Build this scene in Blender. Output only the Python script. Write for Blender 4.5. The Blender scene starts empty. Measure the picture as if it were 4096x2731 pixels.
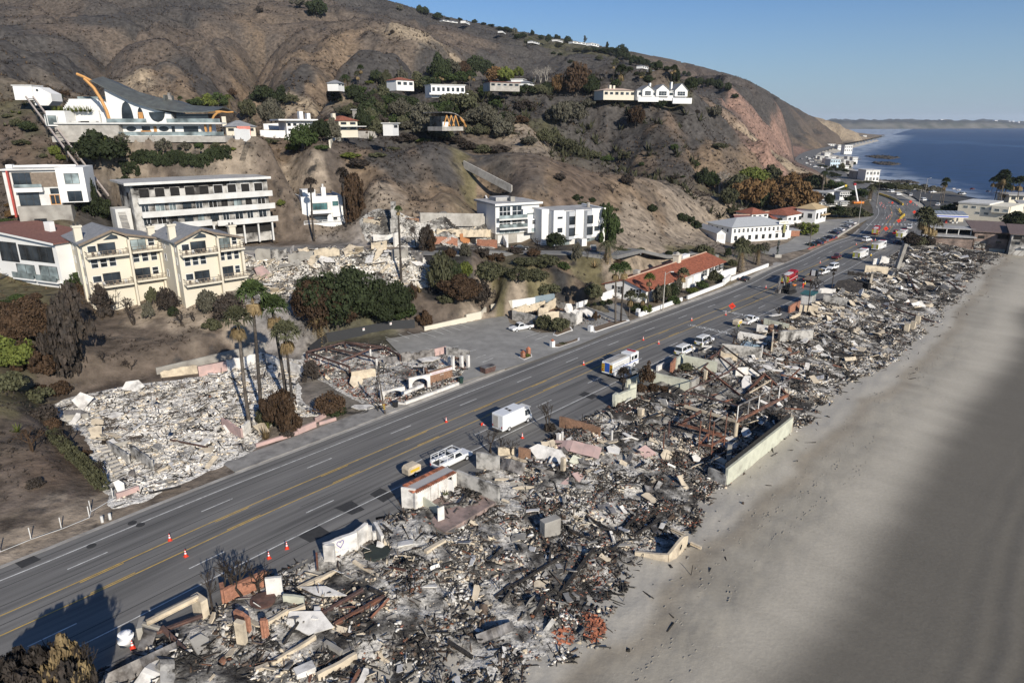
import bpy,math,random
import numpy as np
from mathutils import Vector,Matrix
S=bpy.context.scene
COL=S.collection
rnd=random.Random(7)
NR=np.random.RandomState(11)
# ---------------------------------------------------------------- camera
CAMH=45.0
FPX=682.667
PITCH=math.radians(17.62)
cd=bpy.data.cameras.new('camera');cam=bpy.data.objects.new('camera',cd);COL.objects.link(cam)
cd.lens=24.0;cd.sensor_width=36.0;cd.clip_start=0.5;cd.clip_end=60000
cam.location=(0,0,CAMH);cam.rotation_euler=(math.pi/2 - PITCH,0,0)
S.camera=cam
# ---------------------------------------------------------------- sky, sun, exposure
SUN_EL=math.radians(25);SH_AZ=math.radians(-27)      # azimuth the shadows run towards, from +Y to +X
W=bpy.data.worlds.new('World');S.world=W;W.use_nodes=True
nt=W.node_tree;nt.nodes.clear()
sky=nt.nodes.new('ShaderNodeTexSky');sky.sky_type='NISHITA';sky.sun_disc=False
sky.sun_elevation=SUN_EL;sky.sun_rotation=SH_AZ + math.pi
sky.air_density=1.0;sky.dust_density=0.5;sky.ozone_density=3.0;sky.altitude=0
bg=nt.nodes.new('ShaderNodeBackground');bg.inputs[1].default_value=0.072
ow=nt.nodes.new('ShaderNodeOutputWorld')
# pale air layer towards the horizon, the same all round
tc=nt.nodes.new('ShaderNodeTexCoord');sp=nt.nodes.new('ShaderNodeSeparateXYZ');nt.links.new(tc.outputs['Generated'],sp.inputs[0])
mr=nt.nodes.new('ShaderNodeMapRange');mr.interpolation_type='SMOOTHSTEP';mr.inputs[1].default_value=-.08;mr.inputs[2].default_value=.20;mr.inputs[3].default_value=.95;mr.inputs[4].default_value=0;nt.links.new(sp.outputs[2],mr.inputs[0])
tn=nt.nodes.new('ShaderNodeMix');tn.data_type='RGBA';tn.blend_type='MULTIPLY';tn.inputs[0].default_value=1;tn.inputs[7].default_value=(.66,.90,1.24,1);nt.links.new(sky.outputs[0],tn.inputs[6])
hz=nt.nodes.new('ShaderNodeMix');hz.data_type='RGBA';hz.inputs[7].default_value=(4.6,6.2,7.6,1);nt.links.new(mr.outputs[0],hz.inputs[0]);nt.links.new(tn.outputs[2],hz.inputs[6])
nt.links.new(hz.outputs[2],bg.inputs[0]);nt.links.new(bg.outputs[0],ow.inputs[0])
sl=bpy.data.lights.new('sun','SUN');sl.energy=5.0;sl.angle=math.radians(0.53);sl.color=(1,0.93,0.82)
so=bpy.data.objects.new('sun',sl);COL.objects.link(so)
shadow_dir=Vector((math.sin(SH_AZ)*math.cos(SUN_EL),math.cos(SH_AZ)*math.cos(SUN_EL),-math.sin(SUN_EL)))
so.rotation_euler=shadow_dir.to_track_quat('-Z','Y').to_euler();so.location=(60,-60,120)
S.view_settings.view_transform='Standard';S.view_settings.look='None'
S.view_settings.exposure=0.15;S.view_settings.gamma=1.0;S.view_settings.use_curve_mapping=False
S.cycles.max_bounces=5;S.cycles.diffuse_bounces=2;S.cycles.glossy_bounces=2;S.cycles.transparent_max_bounces=6;S.cycles.volume_bounces=0
# ---------------------------------------------------------------- picture point -> place
K=1024/2352
def ray(u,v):
    x=(u*K-512)/FPX;y=-(v*K-341.33)/FPX
    return (x,math.cos(PITCH)+y*math.sin(PITCH),-math.sin(PITCH)+y*math.cos(PITCH))
def P(u,v,z=0.0):
    r=ray(u,v);t=(z-CAMH)/r[2];return Vector((r[0]*t,r[1]*t,z))
def PY(u,v,Y):
    r=ray(u,v);t=Y/r[1];return Vector((r[0]*t,Y,CAMH+r[2]*t))
def T(c,r,x,y):return ((c*1024+x*.4354)/4096*2352,((0,683,1366,2049)[r]+y*.4354)/4096*2352)
def Z1(x,y):return ((3072+x*.2723)/4096*2352,(620+y*.2723)/4096*2352)
def Z2(x,y):return ((3500+x*.2534)/4096*2352,(700+y*.2534)/4096*2352)
def Z3(x,y):return ((3100+x*.2126)/4096*2352,(950+y*.2126)/4096*2352)
def proj_u(x,y,z):
    c,s=math.cos(PITCH),math.sin(PITCH);d=y*c-(z-CAMH)*s
    return ((x/d)*FPX+512)/K,(341.33-((z-CAMH)*c+y*s)/d*FPX)/K
# ---------------------------------------------------------------- numpy noise
def _hash(ix,iy,seed):
    h=(ix*374761393 + iy*668265263 + seed*974711) & 0x7fffffff
    h=((h ^ (h >> 13))*1274126177) & 0x7fffffff
    return ((h ^ (h >> 16)) & 0xffff)/65535.0
def vnoise(x,y,seed=0):
    x=np.asarray(x,float);y=np.asarray(y,float)
    ix=np.floor(x).astype(np.int64);iy=np.floor(y).astype(np.int64);fx=x-ix;fy=y-iy
    fx=fx*fx*fx*(fx*(fx*6-15)+10);fy=fy*fy*fy*(fy*(fy*6-15)+10)
    a=_hash(ix,iy,seed);b=_hash(ix+1,iy,seed);c=_hash(ix,iy+1,seed);d=_hash(ix+1,iy+1,seed)
    return (a*(1-fx)+b*fx)*(1-fy)+(c*(1-fx)+d*fx)*fy
def fbm(x,y,oct=4,seed=0,gain=.5):
    s=0;a=1;n=0
    for i in range(oct):
        s=s+a*vnoise(x*2**i+17.3*i,y*2**i-9.1*i,seed+i);n += a;a *= gain
    return s/n
def sstep(a,b,x):
    t=np.clip((np.asarray(x,float)-a)/(b-a),0,1);return t*t*(3-2*t)
# ---------------------------------------------------------------- the road's line (left yellow line = offset 0)
_rp=[T(0,3,0,950),T(0,3,725,635),T(0,3,1560,260),T(1,2,0,1480),T(1,2,800,1143),T(1,2,1355,905),T(1,2,1750,738),
       T(2,2,640,215),T(2,1,1200,1550),T(2,1,1940,1260),T(2,1,2351,1090),T(3,1,250,950),T(3,1,480,850),T(3,1,810,680),T(3,1,980,620),
       Z1(1720,1030),Z1(1800,930),Z1(1825,850),Z1(1770,735),Z1(1640,625),Z1(1500,545),Z1(1250,430),Z1(1000,320),Z1(850,230),Z1(640,150),Z1(520,95),Z1(500,60)]
_rp=[P(*q).to_2d() for q in _rp]
d0=(_rp[1]-_rp[0]).normalized()
_rp=[_rp[0]-d0*150,_rp[0]-d0*60] + _rp + [_rp[-1]+Vector((120,260)),_rp[-1]+Vector((330,620)),_rp[-1]+Vector((800,1400)),_rp[-1]+Vector((1500,2600))]
def catmull(pts,n=8):
    out=[]
    for i in range(len(pts)-1):
        p0=pts[max(i-1,0)];p1=pts[i];p2=pts[i+1];p3=pts[min(i+2,len(pts)-1)]
        for k in range(n):
            t=k/n
            out.append(0.5*((2*p1)+(p2-p0)*t+(2*p0-5*p1+4*p2-p3)*t*t+(3*p1-p0-3*p2+p3)*t**3))
    out.append(pts[-1]);return out
RC=np.array([list(p) for p in catmull(_rp)])
for _ in range(6):RC[1:-1]=.25*RC[:-2]+.5*RC[1:-1]+.25*RC[2:]
RD=np.diff(RC,axis=0);RL=np.linalg.norm(RD,axis=1);RD /= RL[:,None];RS=np.concatenate([[0],np.cumsum(RL)])
def road_so(x,y):
    """arc length and signed offset (positive inland) of points"""
    x=np.atleast_1d(np.asarray(x,float));y=np.atleast_1d(np.asarray(y,float))
    bd=np.full(x.shape,1e18);bs=np.zeros(x.shape);bo=np.zeros(x.shape)
    for i in range(len(RD)):
        ex=x-RC[i,0];ey=y-RC[i,1]
        t=np.clip(ex*RD[i,0]+ey*RD[i,1],0,RL[i])
        dx=ex-RD[i,0]*t;dy=ey-RD[i,1]*t;d=dx*dx+dy*dy
        m=d < bd
        sg=np.sign(RD[i,0]*ey-RD[i,1]*ex)
        bd=np.where(m,d,bd);bs=np.where(m,RS[i]+t,bs);bo=np.where(m,sg*np.sqrt(d),bo)
    return bs,bo
def road_pt(s,o,z=0.0):
    i=min(max(int(np.searchsorted(RS,s))-1,0),len(RD)-1);d=RD[i];p=RC[i]+d*(s-RS[i])
    return Vector((p[0]-d[1]*o,p[1]+d[0]*o,z))
def road_az(s):
    i=min(max(int(np.searchsorted(RS,s))-1,0),len(RD)-1);return math.atan2(RD[i][1],RD[i][0])
# ---------------------------------------------------------------- terrain
ANZ=[(0,1290,.3),(250,1165,.2),(0,1080,2),(120,1000,2),(0,880,6),(230,1100,.8),(120,905,1.2),(380,860,1.4),(520,835,1.5),(640,800,1.5),
       (215,690,8.5),(430,690,8.5),(555,700,8),(350,760,5),(520,760,4.5),(150,800,6),(60,690,11),(-60,690,11),(0,770,9),(130,520,22),(30,600,15),(300,520,18.5),(620,535,18),(735,548,15),
       (720,570,14),(860,575,13.4),(600,580,13.8),(1080,572,12),(1200,562,11),(1385,570,9.8),(1300,580,10.2),(1465,590,7),(1588,592,4),(1680,575,1.5),
       (760,785,1.5),(950,755,.5),(1130,715,.4),(1380,685,.4),(1000,690,2.3),(1500,610,3),
       (820,480,20),(1000,485,19),(1120,480,17.5),(700,470,22),(640,470,22),(1680,560,.5),(1800,540,.2),(1680,562,.5)]
ANY_=[(850,640,163),(950,660,160),(1050,640,166),(1150,640,168),(1250,640,169),(1380,640,172),(1250,680,161),(1150,680,160),(900,700,154),(430,345,214),(420,395,206),(560,360,212),(270,400,200),(640,420,205),(620,380,206),(350,395,204),(0,420,186),(0,300,205),(60,225,222),(0,200,235),(120,180,270),(200,310,212),(110,400,190),(210,440,182),(20,500,170),
        (0,0,760),(0,90,520),(0,160,330),(200,60,560),(150,160,360),(300,150,400),(330,100,520),(250,0,760),(400,200,330),(370,225,290),(480,125,480),(585,37,720),(520,0,850),
        (500,215,270),(600,190,320),(640,230,290),(700,200,340),(700,100,470),(640,35,600),(760,40,600),(830,40,610),(1000,65,640),(1060,95,650),(900,150,480),(1000,130,540),(1150,160,640),(1230,190,600),
        (760,205,350),(900,205,400),(1000,215,410),(1100,210,440),(1250,215,460),(1400,217,470),(1580,236,480),
        (650,300,255),(800,300,280),(900,290,310),(1050,300,320),(1200,290,345),(1250,330,310),(1000,330,275),(800,325,245),
        (620,338,200),(720,350,220),(850,356,232),(1000,347,242),(1150,360,250),(1300,375,260),(1450,405,275),(1550,432,292),(1650,470,320),
        (1000,362,285),(1300,395,310),(1450,425,335),(1150,378,290),(850,366,262),
        (850,420,210),(1000,430,217),(1200,430,226),(1400,480,240),(1550,520,262),(1640,545,290),(1300,520,215),(1450,545,225),
        (1200,240,445),(1350,240,460),(1500,245,465),(1300,300,410),(1500,300,425),(1650,320,460),(1500,385,370),(1640,412,395),(1740,425,440),(1850,402,560),
        (1600,215,640),(1650,240,660),(1700,275,640),(1690,214,800),(1750,236,850),(1800,266,910),(1720,226,830),(1740,310,760),(1800,350,860),(1850,372,960),(1835,330,950),(1885,350,1150),
        (820,8,1050),(900,27,1080),(1000,47,1120),(1100,72,1150),(1200,87,1150),(1300,107,1150),(1400,122,1100),(1500,152,1050),(1570,183,1000),
        (1250,155,850),(1350,175,820),(1450,195,780),(1100,110,850),(1000,85,850),(1570,200,820),
        (1830,262,1500),(1880,275,1750),(1925,288,2050),(1960,306,2400),(1980,317,2700),(1870,320,1500),(1920,318,2000),
        (-300,0,700),(-300,200,260),(-300,640,150),(-300,900,100),(400,-150,1400),(900,60,2000),(1300,150,2400),(1700,250,2600),(1850,284,3200)]
_ap=[P(u,v,z) for u,v,z in ANZ] + [PY(*q) for q in ANY_]
_ss=list(np.arange(120,620,22))+list(np.arange(640,1500,60))+list(np.arange(1600,4000,250))
for s in _ss:
    for o in (11,-40):_ap.append(road_pt(s,o,0.2))
_A=np.array([list(p) for p in _ap])
def _pc(x,y):
    r=np.sqrt(x*x+y*y)+1e-9;return np.arctan2(x,y)*1.6,np.log(r)
_ax,_ay=_pc(_A[:,0],_A[:,1])
def _U(r2):return np.where(r2 > 0,r2*np.log(r2+1e-30),0)
n=len(_A);_K=_U((_ax[:,None]-_ax)**2+(_ay[:,None]-_ay)**2)+np.eye(n)*2e-4
_Pm=np.stack([np.ones(n),_ax,_ay],1);_M=np.block([[_K,_Pm],[_Pm.T,np.zeros((3,3))]])
_sol=np.linalg.solve(_M,np.concatenate([_A[:,2],np.zeros(3)]));_w=_sol[:n];_c=_sol[n:]
def tps(x,y):
    a,b=_pc(x,y);out=_c[0]+_c[1]*a+_c[2]*b
    for i in range(len(_A)):out=out+_w[i]*_U((a-_ax[i])**2+(b-_ay[i])**2)
    return out
PADS=[]          # (polygon Nx2, z, falloff)
def pad(pts,z,fall=4.0):PADS.append((np.array([[p[0],p[1]] for p in pts]),z,fall))
def poly_dist(pl,x,y):
    inside=np.zeros(x.shape,bool);d=np.full(x.shape,1e18);m=len(pl)
    for i in range(m):
        ax,ay=pl[i];bx,by=pl[(i+1) % m]
        c=((ay > y) != (by > y)) & (x < (bx-ax)*(y-ay)/((by-ay) if by != ay else 1e-9)+ax);inside ^= c
        ex,ey=bx-ax,by-ay;t=np.clip(((x-ax)*ex+(y-ay)*ey)/(ex*ex+ey*ey+1e-9),0,1)
        d=np.minimum(d,(x-ax-ex*t)**2+(y-ay-ey*t)**2)
    d=np.sqrt(d);return np.where(inside,0,d)
def uvpad(uvs,z,fall=4.0):pad([P(u,v,z) for u,v in uvs],z,fall)
# level ground the houses, lots and roads were cut into
uvpad([T(0,2,1050,1560),T(1,2,0,960),T(1,2,1100,640),T(1,2,900,200),T(1,2,0,100),T(0,2,1900,200),T(0,2,900,420),T(0,2,450,560),T(0,2,700,900)],.07,5)
uvpad([T(1,2,1200,560),T(2,2,190,170),T(2,1,1100,1400),T(2,1,600,1220),T(1,1,1560,1470),T(1,1,700,1560),T(1,2,480,120),T(1,2,850,420)],.12,3)
uvpad([T(2,1,950,1420),T(2,1,1980,1080),T(3,1,0,860),T(2,1,1900,860),T(2,1,1780,840),T(2,1,900,1050),T(2,1,850,1200)],.3,4)
uvpad([T(3,1,380,700),T(3,1,930,440),T(3,1,500,380),T(3,1,0,420),T(2,1,1980,640),T(2,1,2351,760)],.25,5)
pad([PY(245,322,197),PY(585,322,204),PY(585,322,204)+Vector((-6,22,0)),PY(245,322,197)+Vector((-16,24,0))],41.2,7)
pad([P(290,530,18),P(625,538,18),P(625,538,18)+Vector((-6,13,0)),P(290,530,18)+Vector((-6,13,0))],17.8,4)
pad([P(-120,695,11.4),P(140,690,11.4),P(140,690,11.4)+Vector((-8,14,0)),P(-120,695,11.4)+Vector((-8,14,0))],11.4,7)
uvpad([(560,578),(700,583),(860,586),(1000,587),(1080,585),(1080,568),(860,562),(700,556),(560,553)],13.7,8)
uvpad([(1080,585),(1250,583),(1400,585),(1400,568),(1200,558),(1080,564)],10.7,8)
CANYONS=[([PY(*q).to_2d() for q in L],d,w) for L,d,w in (([(370,222,300),(480,122,480),(585,34,730)],62,30),([(150,150,420),(230,60,620)],36,26),([(680,235,330),(760,120,480),(800,60,580)],20,16),([(1500,370,375),(1430,290,420),(1400,250,450)],18,12),([(1640,400,400),(1590,310,450),(1560,260,470)],13,12),([(1300,340,330),(1260,270,420)],9,12),([(1100,180,620),(1180,100,900)],40,34),([(930,190,470),(960,110,580)],18,14),([(560,170,380),(620,90,540)],16,12))]
def terrain(x,y,detail=True):
    x=np.atleast_1d(np.asarray(x,float));y=np.atleast_1d(np.asarray(y,float))
    s,o=road_so(x,y);r=np.sqrt(x*x+y*y)
    z=tps(x,y)
    far=sstep(225,420,r)*sstep(18,70,o)
    if detail:
        g=1-np.abs(2*fbm(x/140+.3*fbm(x/60,y/60,2,40),y/140,3,5)-1)
        g2=1-np.abs(2*fbm(x/42,y/42,3,9)-1)
        amp=np.clip(r*.06,0,34)*(1-.95*sstep(480,720,r))
        xr=x*.8-y*.6;yr=x*.6+y*.8;g3=1-np.abs(2*fbm(xr/210,yr/75+.4*fbm(x/50,y/50,2,47),4,25)-1)
        z=z+far*amp*((g-.82)*.8+(g2-.8)*.6+(g3-.82)*1.1)
        for cl,dep,wd in CANYONS:
            dc=np.full(x.shape,1e9)
            for (ax,ay),(bx,by) in zip(cl,cl[1:]):
                t=np.clip(((x-ax)*(bx-ax)+(y-ay)*(by-ay))/((bx-ax)**2+(by-ay)**2),0,1);dc=np.minimum(dc,np.hypot(x-ax-t*(bx-ax),y-ay-t*(by-ay)))
            z=z-dep*np.exp(-dc/wd)*sstep(200,320,r)
        cg=np.abs(2*fbm(x/60+.5*fbm(x/30,y/30,2,3),y/60,4,57)-1);z=z-sstep(520,680,r)*sstep(25,60,o)*np.clip(1-cg*3.2,0,1)*13
        z=z+sstep(14,40,o)*(fbm(x/9,y/9,3,21)-.5)*1.4
    inl=sstep(9.4,15,o);z=np.where(o > 0,np.maximum(z,.05)*inl,0)
    wz=np.zeros(x.shape);ww=np.zeros(x.shape)
    for pl,pz,fa in PADS:
        bb0=pl.min(0)-fa;bb1=pl.max(0)+fa
        m=(x > bb0[0]) & (x < bb1[0]) & (y > bb0[1]) & (y < bb1[1])
        if not m.any():continue
        d=poly_dist(pl,x[m],y[m]);w=1-sstep(0,fa,d)
        z[m]=z[m]*(1-w)+pz*w
    z=np.where(o > 0,z*sstep(9.3,11.5,o),0)
    # sea side: lots fall to the sand, the sand to the water
    b=-o
    bsh=np.interp(s,SHORE_S,SHORE_B);b0=np.minimum(44,bsh*.7)
    sea=np.where(b < 13,0,np.where(b < b0,-2.6*sstep(13,b0-3,b),-2.6-3*(b-b0)/(bsh-b0)))
    sea=np.maximum(sea,-9.5)
    return np.where(o < 0,sea,z)
SHORE_S=[0,480,600,714,770,860,1000,1121,1250,1335,1500,2500];SHORE_B=[112,112,92,74,76,46,48,54,62,80,30,26]
# ---------------------------------------------------------------- materials
MATS={}
def mat(name,c,rough=.85,var=.18,scale=.6,bump=0.0,metal=0.0,c2=None,s2=.15,thr=.5,soft=.12,rndv=0.0,attr=False,spec=.3,detail=5):
    if name in MATS:return MATS[name]
    m=bpy.data.materials.new(name);m.use_nodes=True;t=m.node_tree;N=t.nodes;L=t.links
    b=N['Principled BSDF'];b.inputs['Roughness'].default_value=rough;b.inputs['Metallic'].default_value=metal
    b.inputs['Specular IOR Level'].default_value=spec
    g=N.new('ShaderNodeNewGeometry')
    def noise(sc,det=detail):
        n_=N.new('ShaderNodeTexNoise');n_.inputs['Scale'].default_value=sc;n_.inputs['Detail'].default_value=det
        n_.inputs['Roughness'].default_value=.62;L.new(g.outputs['Position'],n_.inputs['Vector']);return n_
    def mix(kind,f,a,b_):
        x=N.new('ShaderNodeMix');x.data_type='RGBA';x.blend_type=kind
        for val,sock in ((f,0),(a,6),(b_,7)):
            if isinstance(val,bpy.types.NodeSocket):L.new(val,x.inputs[sock])
            elif sock == 0:x.inputs[0].default_value=val
            else:x.inputs[sock].default_value=(*val,1) if len(val) == 3 else val
        return x.outputs[2]
    if attr:
        a=N.new('ShaderNodeAttribute');a.attribute_name='Col';col=a.outputs['Color']
    else:
        r=N.new('ShaderNodeRGB');r.outputs[0].default_value=(*c,1);col=r.outputs[0]
    if c2 is not None:
        n2=noise(s2,6);mr=N.new('ShaderNodeMapRange');mr.inputs[1].default_value=thr-soft;mr.inputs[2].default_value=thr+soft
        L.new(n2.outputs[0],mr.inputs[0]);col=mix('MIX',mr.outputs[0],col,c2)
    n1=noise(scale);mr=N.new('ShaderNodeMapRange');mr.inputs[1].default_value=.3;mr.inputs[2].default_value=.7
    mr.inputs[3].default_value=1-var;mr.inputs[4].default_value=1+var;L.new(n1.outputs[0],mr.inputs[0])
    v=mr.outputs[0]
    if rndv:
        oi=N.new('ShaderNodeObjectInfo');mm=N.new('ShaderNodeMapRange');mm.inputs[3].default_value=1-rndv;mm.inputs[4].default_value=1+rndv
        L.new(oi.outputs['Random'],mm.inputs[0]);mu=N.new('ShaderNodeMath');mu.operation='MULTIPLY'
        L.new(v,mu.inputs[0]);L.new(mm.outputs[0],mu.inputs[1]);v=mu.outputs[0]
    vm=N.new('ShaderNodeVectorMath');vm.operation='SCALE';L.new(col,vm.inputs[0]);L.new(v,vm.inputs['Scale'])
    L.new(vm.outputs[0],b.inputs['Base Color'])
    if bump:
        bp=N.new('ShaderNodeBump');bp.inputs['Strength'].default_value=min(bump,1);bp.inputs['Distance'].default_value=.12*max(bump,1)
        L.new(n1.outputs[0],bp.inputs['Height']);L.new(bp.outputs[0],b.inputs['Normal'])
    MATS[name]=m;return m
def glassmat(name,c=(.02,.025,.03),rough=.08):
    m=bpy.data.materials.new(name);m.use_nodes=True;t=m.node_tree;b=t.nodes['Principled BSDF']
    nz=t.nodes.new('ShaderNodeTexNoise');nz.inputs['Scale'].default_value=.35;g=t.nodes.new('ShaderNodeNewGeometry')
    t.links.new(g.outputs['Position'],nz.inputs['Vector'])
    cr=t.nodes.new('ShaderNodeValToRGB');cr.color_ramp.elements[0].position=.35;cr.color_ramp.elements[1].position=.7
    cr.color_ramp.elements[0].color=(*[x*.5 for x in c],1);cr.color_ramp.elements[1].color=(*[x*2.2 for x in c],1)
    t.links.new(nz.outputs[0],cr.inputs[0]);t.links.new(cr.outputs[0],b.inputs['Base Color'])
    b.inputs['Roughness'].default_value=rough;b.inputs['Specular IOR Level'].default_value=.6
    MATS[name]=m;return m
# ---------------------------------------------------------------- objects
def link(o,parent=None):
    COL.objects.link(o)
    if parent is not None:o.parent=parent
    return o
def thing(name,label,cat,loc=(0,0,0),rz=0.0,group=None):
    o=bpy.data.objects.new(name,None);o.location=loc;o.rotation_euler=(0,0,rz);o.empty_display_size=.5
    o['label']=label;o['category']=cat
    if group:o['group']=group
    return link(o)
def tag(o,label,cat,group=None):
    o['label']=label;o['category']=cat
    if group:o['group']=group
    return o
def structure(o):o['kind']='structure';return o
def stuff(o):o['kind']='stuff';return o
class MB:
    def __init__(self):self.v=[];self.f=[];self.m=[]
    def poly(self,pts,mi=0):
        b=len(self.v);self.v += [tuple(p) for p in pts];self.f.append(tuple(range(b,b+len(pts))));self.m.append(mi);return self
    def hexa(self,p,mi=0):          # 8 corners: bottom 0-3 ccw, top 4-7
        b=len(self.v);self.v += [tuple(q) for q in p]
        for q in ((3,2,1,0),(4,5,6,7),(0,1,5,4),(1,2,6,5),(2,3,7,6),(3,0,4,7)):self.f.append(tuple(b+i for i in q));self.m.append(mi)
        return self
    def box(self,x0,x1,y0,y1,z0,z1,mi=0):
        return self.hexa([(x0,y0,z0),(x1,y0,z0),(x1,y1,z0),(x0,y1,z0),(x0,y0,z1),(x1,y0,z1),(x1,y1,z1),(x0,y1,z1)],mi)
    def cbox(self,c,s,rz=0.0,mi=0,R=None):
        if R is None:R=Matrix.Rotation(rz,3,'Z')
        c=Vector(c);q=[]
        for dz in (-.5,.5):
            for dx,dy in ((-.5,-.5),(.5,-.5),(.5,.5),(-.5,.5)):q.append(c+R @ Vector((dx*s[0],dy*s[1],dz*s[2])))
        return self.hexa(q,mi)
    def bar(self,a,b,w=.1,h=None,mi=0):
        a=Vector(a);b=Vector(b);h=h or w;d=b-a
        if d.length < 1e-6:return self
        R=d.to_track_quat('X','Z').to_matrix();return self.cbox((a+b)/2,(d.length,w,h),R=R,mi=mi)
    def tube(self,pts,rad,n=6,mi=0,cap=True):
        pts=[Vector(p) for p in pts];rad=rad if isinstance(rad,(list,tuple)) else [rad]*len(pts);b0=len(self.v)
        for i,p in enumerate(pts):
            d=(pts[min(i+1,len(pts)-1)]-pts[max(i-1,0)]);q=d.to_track_quat('Z','Y').to_matrix() if d.length > 1e-9 else Matrix.Identity(3)
            for k in range(n):
                a=2*math.pi*k/n;self.v.append(tuple(p+q @ Vector((math.cos(a)*rad[i],math.sin(a)*rad[i],0))))
        for i in range(len(pts)-1):
            for k in range(n):
                k2=(k+1) % n;self.f.append((b0+i*n+k,b0+i*n+k2,b0+(i+1)*n+k2,b0+(i+1)*n+k));self.m.append(mi)
        if cap:
            self.f.append(tuple(b0+k for k in range(n))[::-1]);self.m.append(mi)
            e=b0+(len(pts)-1)*n;self.f.append(tuple(e+k for k in range(n)));self.m.append(mi)
        return self
    def cyl(self,c,r,h,n=12,mi=0,r2=None):return self.tube([c,(c[0],c[1],c[2]+h)],[r,r if r2 is None else r2],n,mi)
    def wheel(self,c,r,w,n=14,mi=0):          # axis along local y
        return self.tube([(c[0],c[1]-w/2,c[2]),(c[0],c[1]+w/2,c[2])],r,n,mi)
    def prism(self,prof,y0,y1,mi=0):           # x-z profile extruded along y
        n=len(prof);b=len(self.v);self.v += [(p[0],y0,p[1]) for p in prof]+[(p[0],y1,p[1]) for p in prof]
        self.f.append(tuple(range(b,b+n)));self.f.append(tuple(range(b+2*n-1,b+n-1,-1)));self.m += [mi,mi]
        for i in range(n):j=(i+1) % n;self.f.append((b+i,b+n+i,b+n+j,b+j));self.m.append(mi)
        return self
    def slab(self,pts,z0,z1,mi=0):             # x-y polygon extruded along z
        n=len(pts);b=len(self.v);self.v += [(p[0],p[1],z0) for p in pts]+[(p[0],p[1],z1) for p in pts]
        self.f.append(tuple(range(b+n-1,b-1,-1)));self.f.append(tuple(range(b+n,b+2*n)));self.m += [mi,mi]
        for i in range(n):j=(i+1) % n;self.f.append((b+i,b+j,b+n+j,b+n+i));self.m.append(mi)
        return self
    def xf(self,M,start=0):
        for i in range(start,len(self.v)):self.v[i]=tuple(M @ Vector(self.v[i]))
        return self
    def mesh(self,name,mats):
        me=bpy.data.meshes.new(name);me.from_pydata(self.v,[],self.f)
        for m in (mats if isinstance(mats,(list,tuple)) else [mats]):me.materials.append(m)
        if any(self.m):me.polygons.foreach_set('material_index',self.m)
        me.update();return me
    def build(self,name,mats,parent=None,smooth=False,bevel=0):
        me=self.mesh(name,mats)
        import bmesh as _b
        bm=_b.new();bm.from_mesh(me);_b.ops.recalc_face_normals(bm,faces=bm.faces)
        if bevel:_b.ops.bevel(bm,geom=list(bm.edges),offset=bevel,segments=1,affect='EDGES',clamp_overlap=True)
        bm.to_mesh(me);bm.free()
        if smooth:me.polygons.foreach_set('use_smooth',[True]*len(me.polygons))
        return link(bpy.data.objects.new(name,me),parent)
def inst(name,me,parent=None,loc=(0,0,0),rz=0.0,scale=None):
    o=bpy.data.objects.new(name,me);o.location=loc;o.rotation_euler=(0,0,rz)
    if scale:o.scale=scale if isinstance(scale,(tuple,list)) else (scale,)*3
    return link(o,parent)
def copy_tree(o,parent=None):
    c=o.copy();COL.objects.link(c)
    if parent is not None:c.parent=parent
    for ch in o.children:copy_tree(ch,c)
    return c
def npmesh(name,V,F,mats,cols=None,mi=None,parent=None,smooth=False):
    """V (n,3), F (m,3 or 4) arrays to an object, cols per face (m,3)"""
    V=np.asarray(V,np.float32);F=np.asarray(F,np.int32);k=F.shape[1]
    me=bpy.data.meshes.new(name);me.vertices.add(len(V));me.vertices.foreach_set('co',V.ravel())
    me.loops.add(F.size);me.loops.foreach_set('vertex_index',F.ravel())
    me.polygons.add(len(F));me.polygons.foreach_set('loop_start',np.arange(0,F.size,k,dtype=np.int32))
    me.polygons.foreach_set('loop_total',np.full(len(F),k,np.int32))
    for m in (mats if isinstance(mats,(list,tuple)) else [mats]):me.materials.append(m)
    if mi is not None:me.polygons.foreach_set('material_index',np.asarray(mi,np.int32))
    if smooth:me.polygons.foreach_set('use_smooth',np.ones(len(F),bool))
    if cols is not None:
        dom='FACE' if len(cols) == len(F) and len(cols) != len(V) else 'POINT'
        at=me.color_attributes.new('Col','FLOAT_COLOR','CORNER' if dom == 'FACE' else 'POINT')
        c4=np.ones((len(cols),4),np.float32);c4[:,:3]=cols
        if dom == 'FACE':c4=np.repeat(c4,k,axis=0)
        at.data.foreach_set('color',c4.ravel())
    me.update();me.validate()
    return link(bpy.data.objects.new(name,me),parent)
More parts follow.
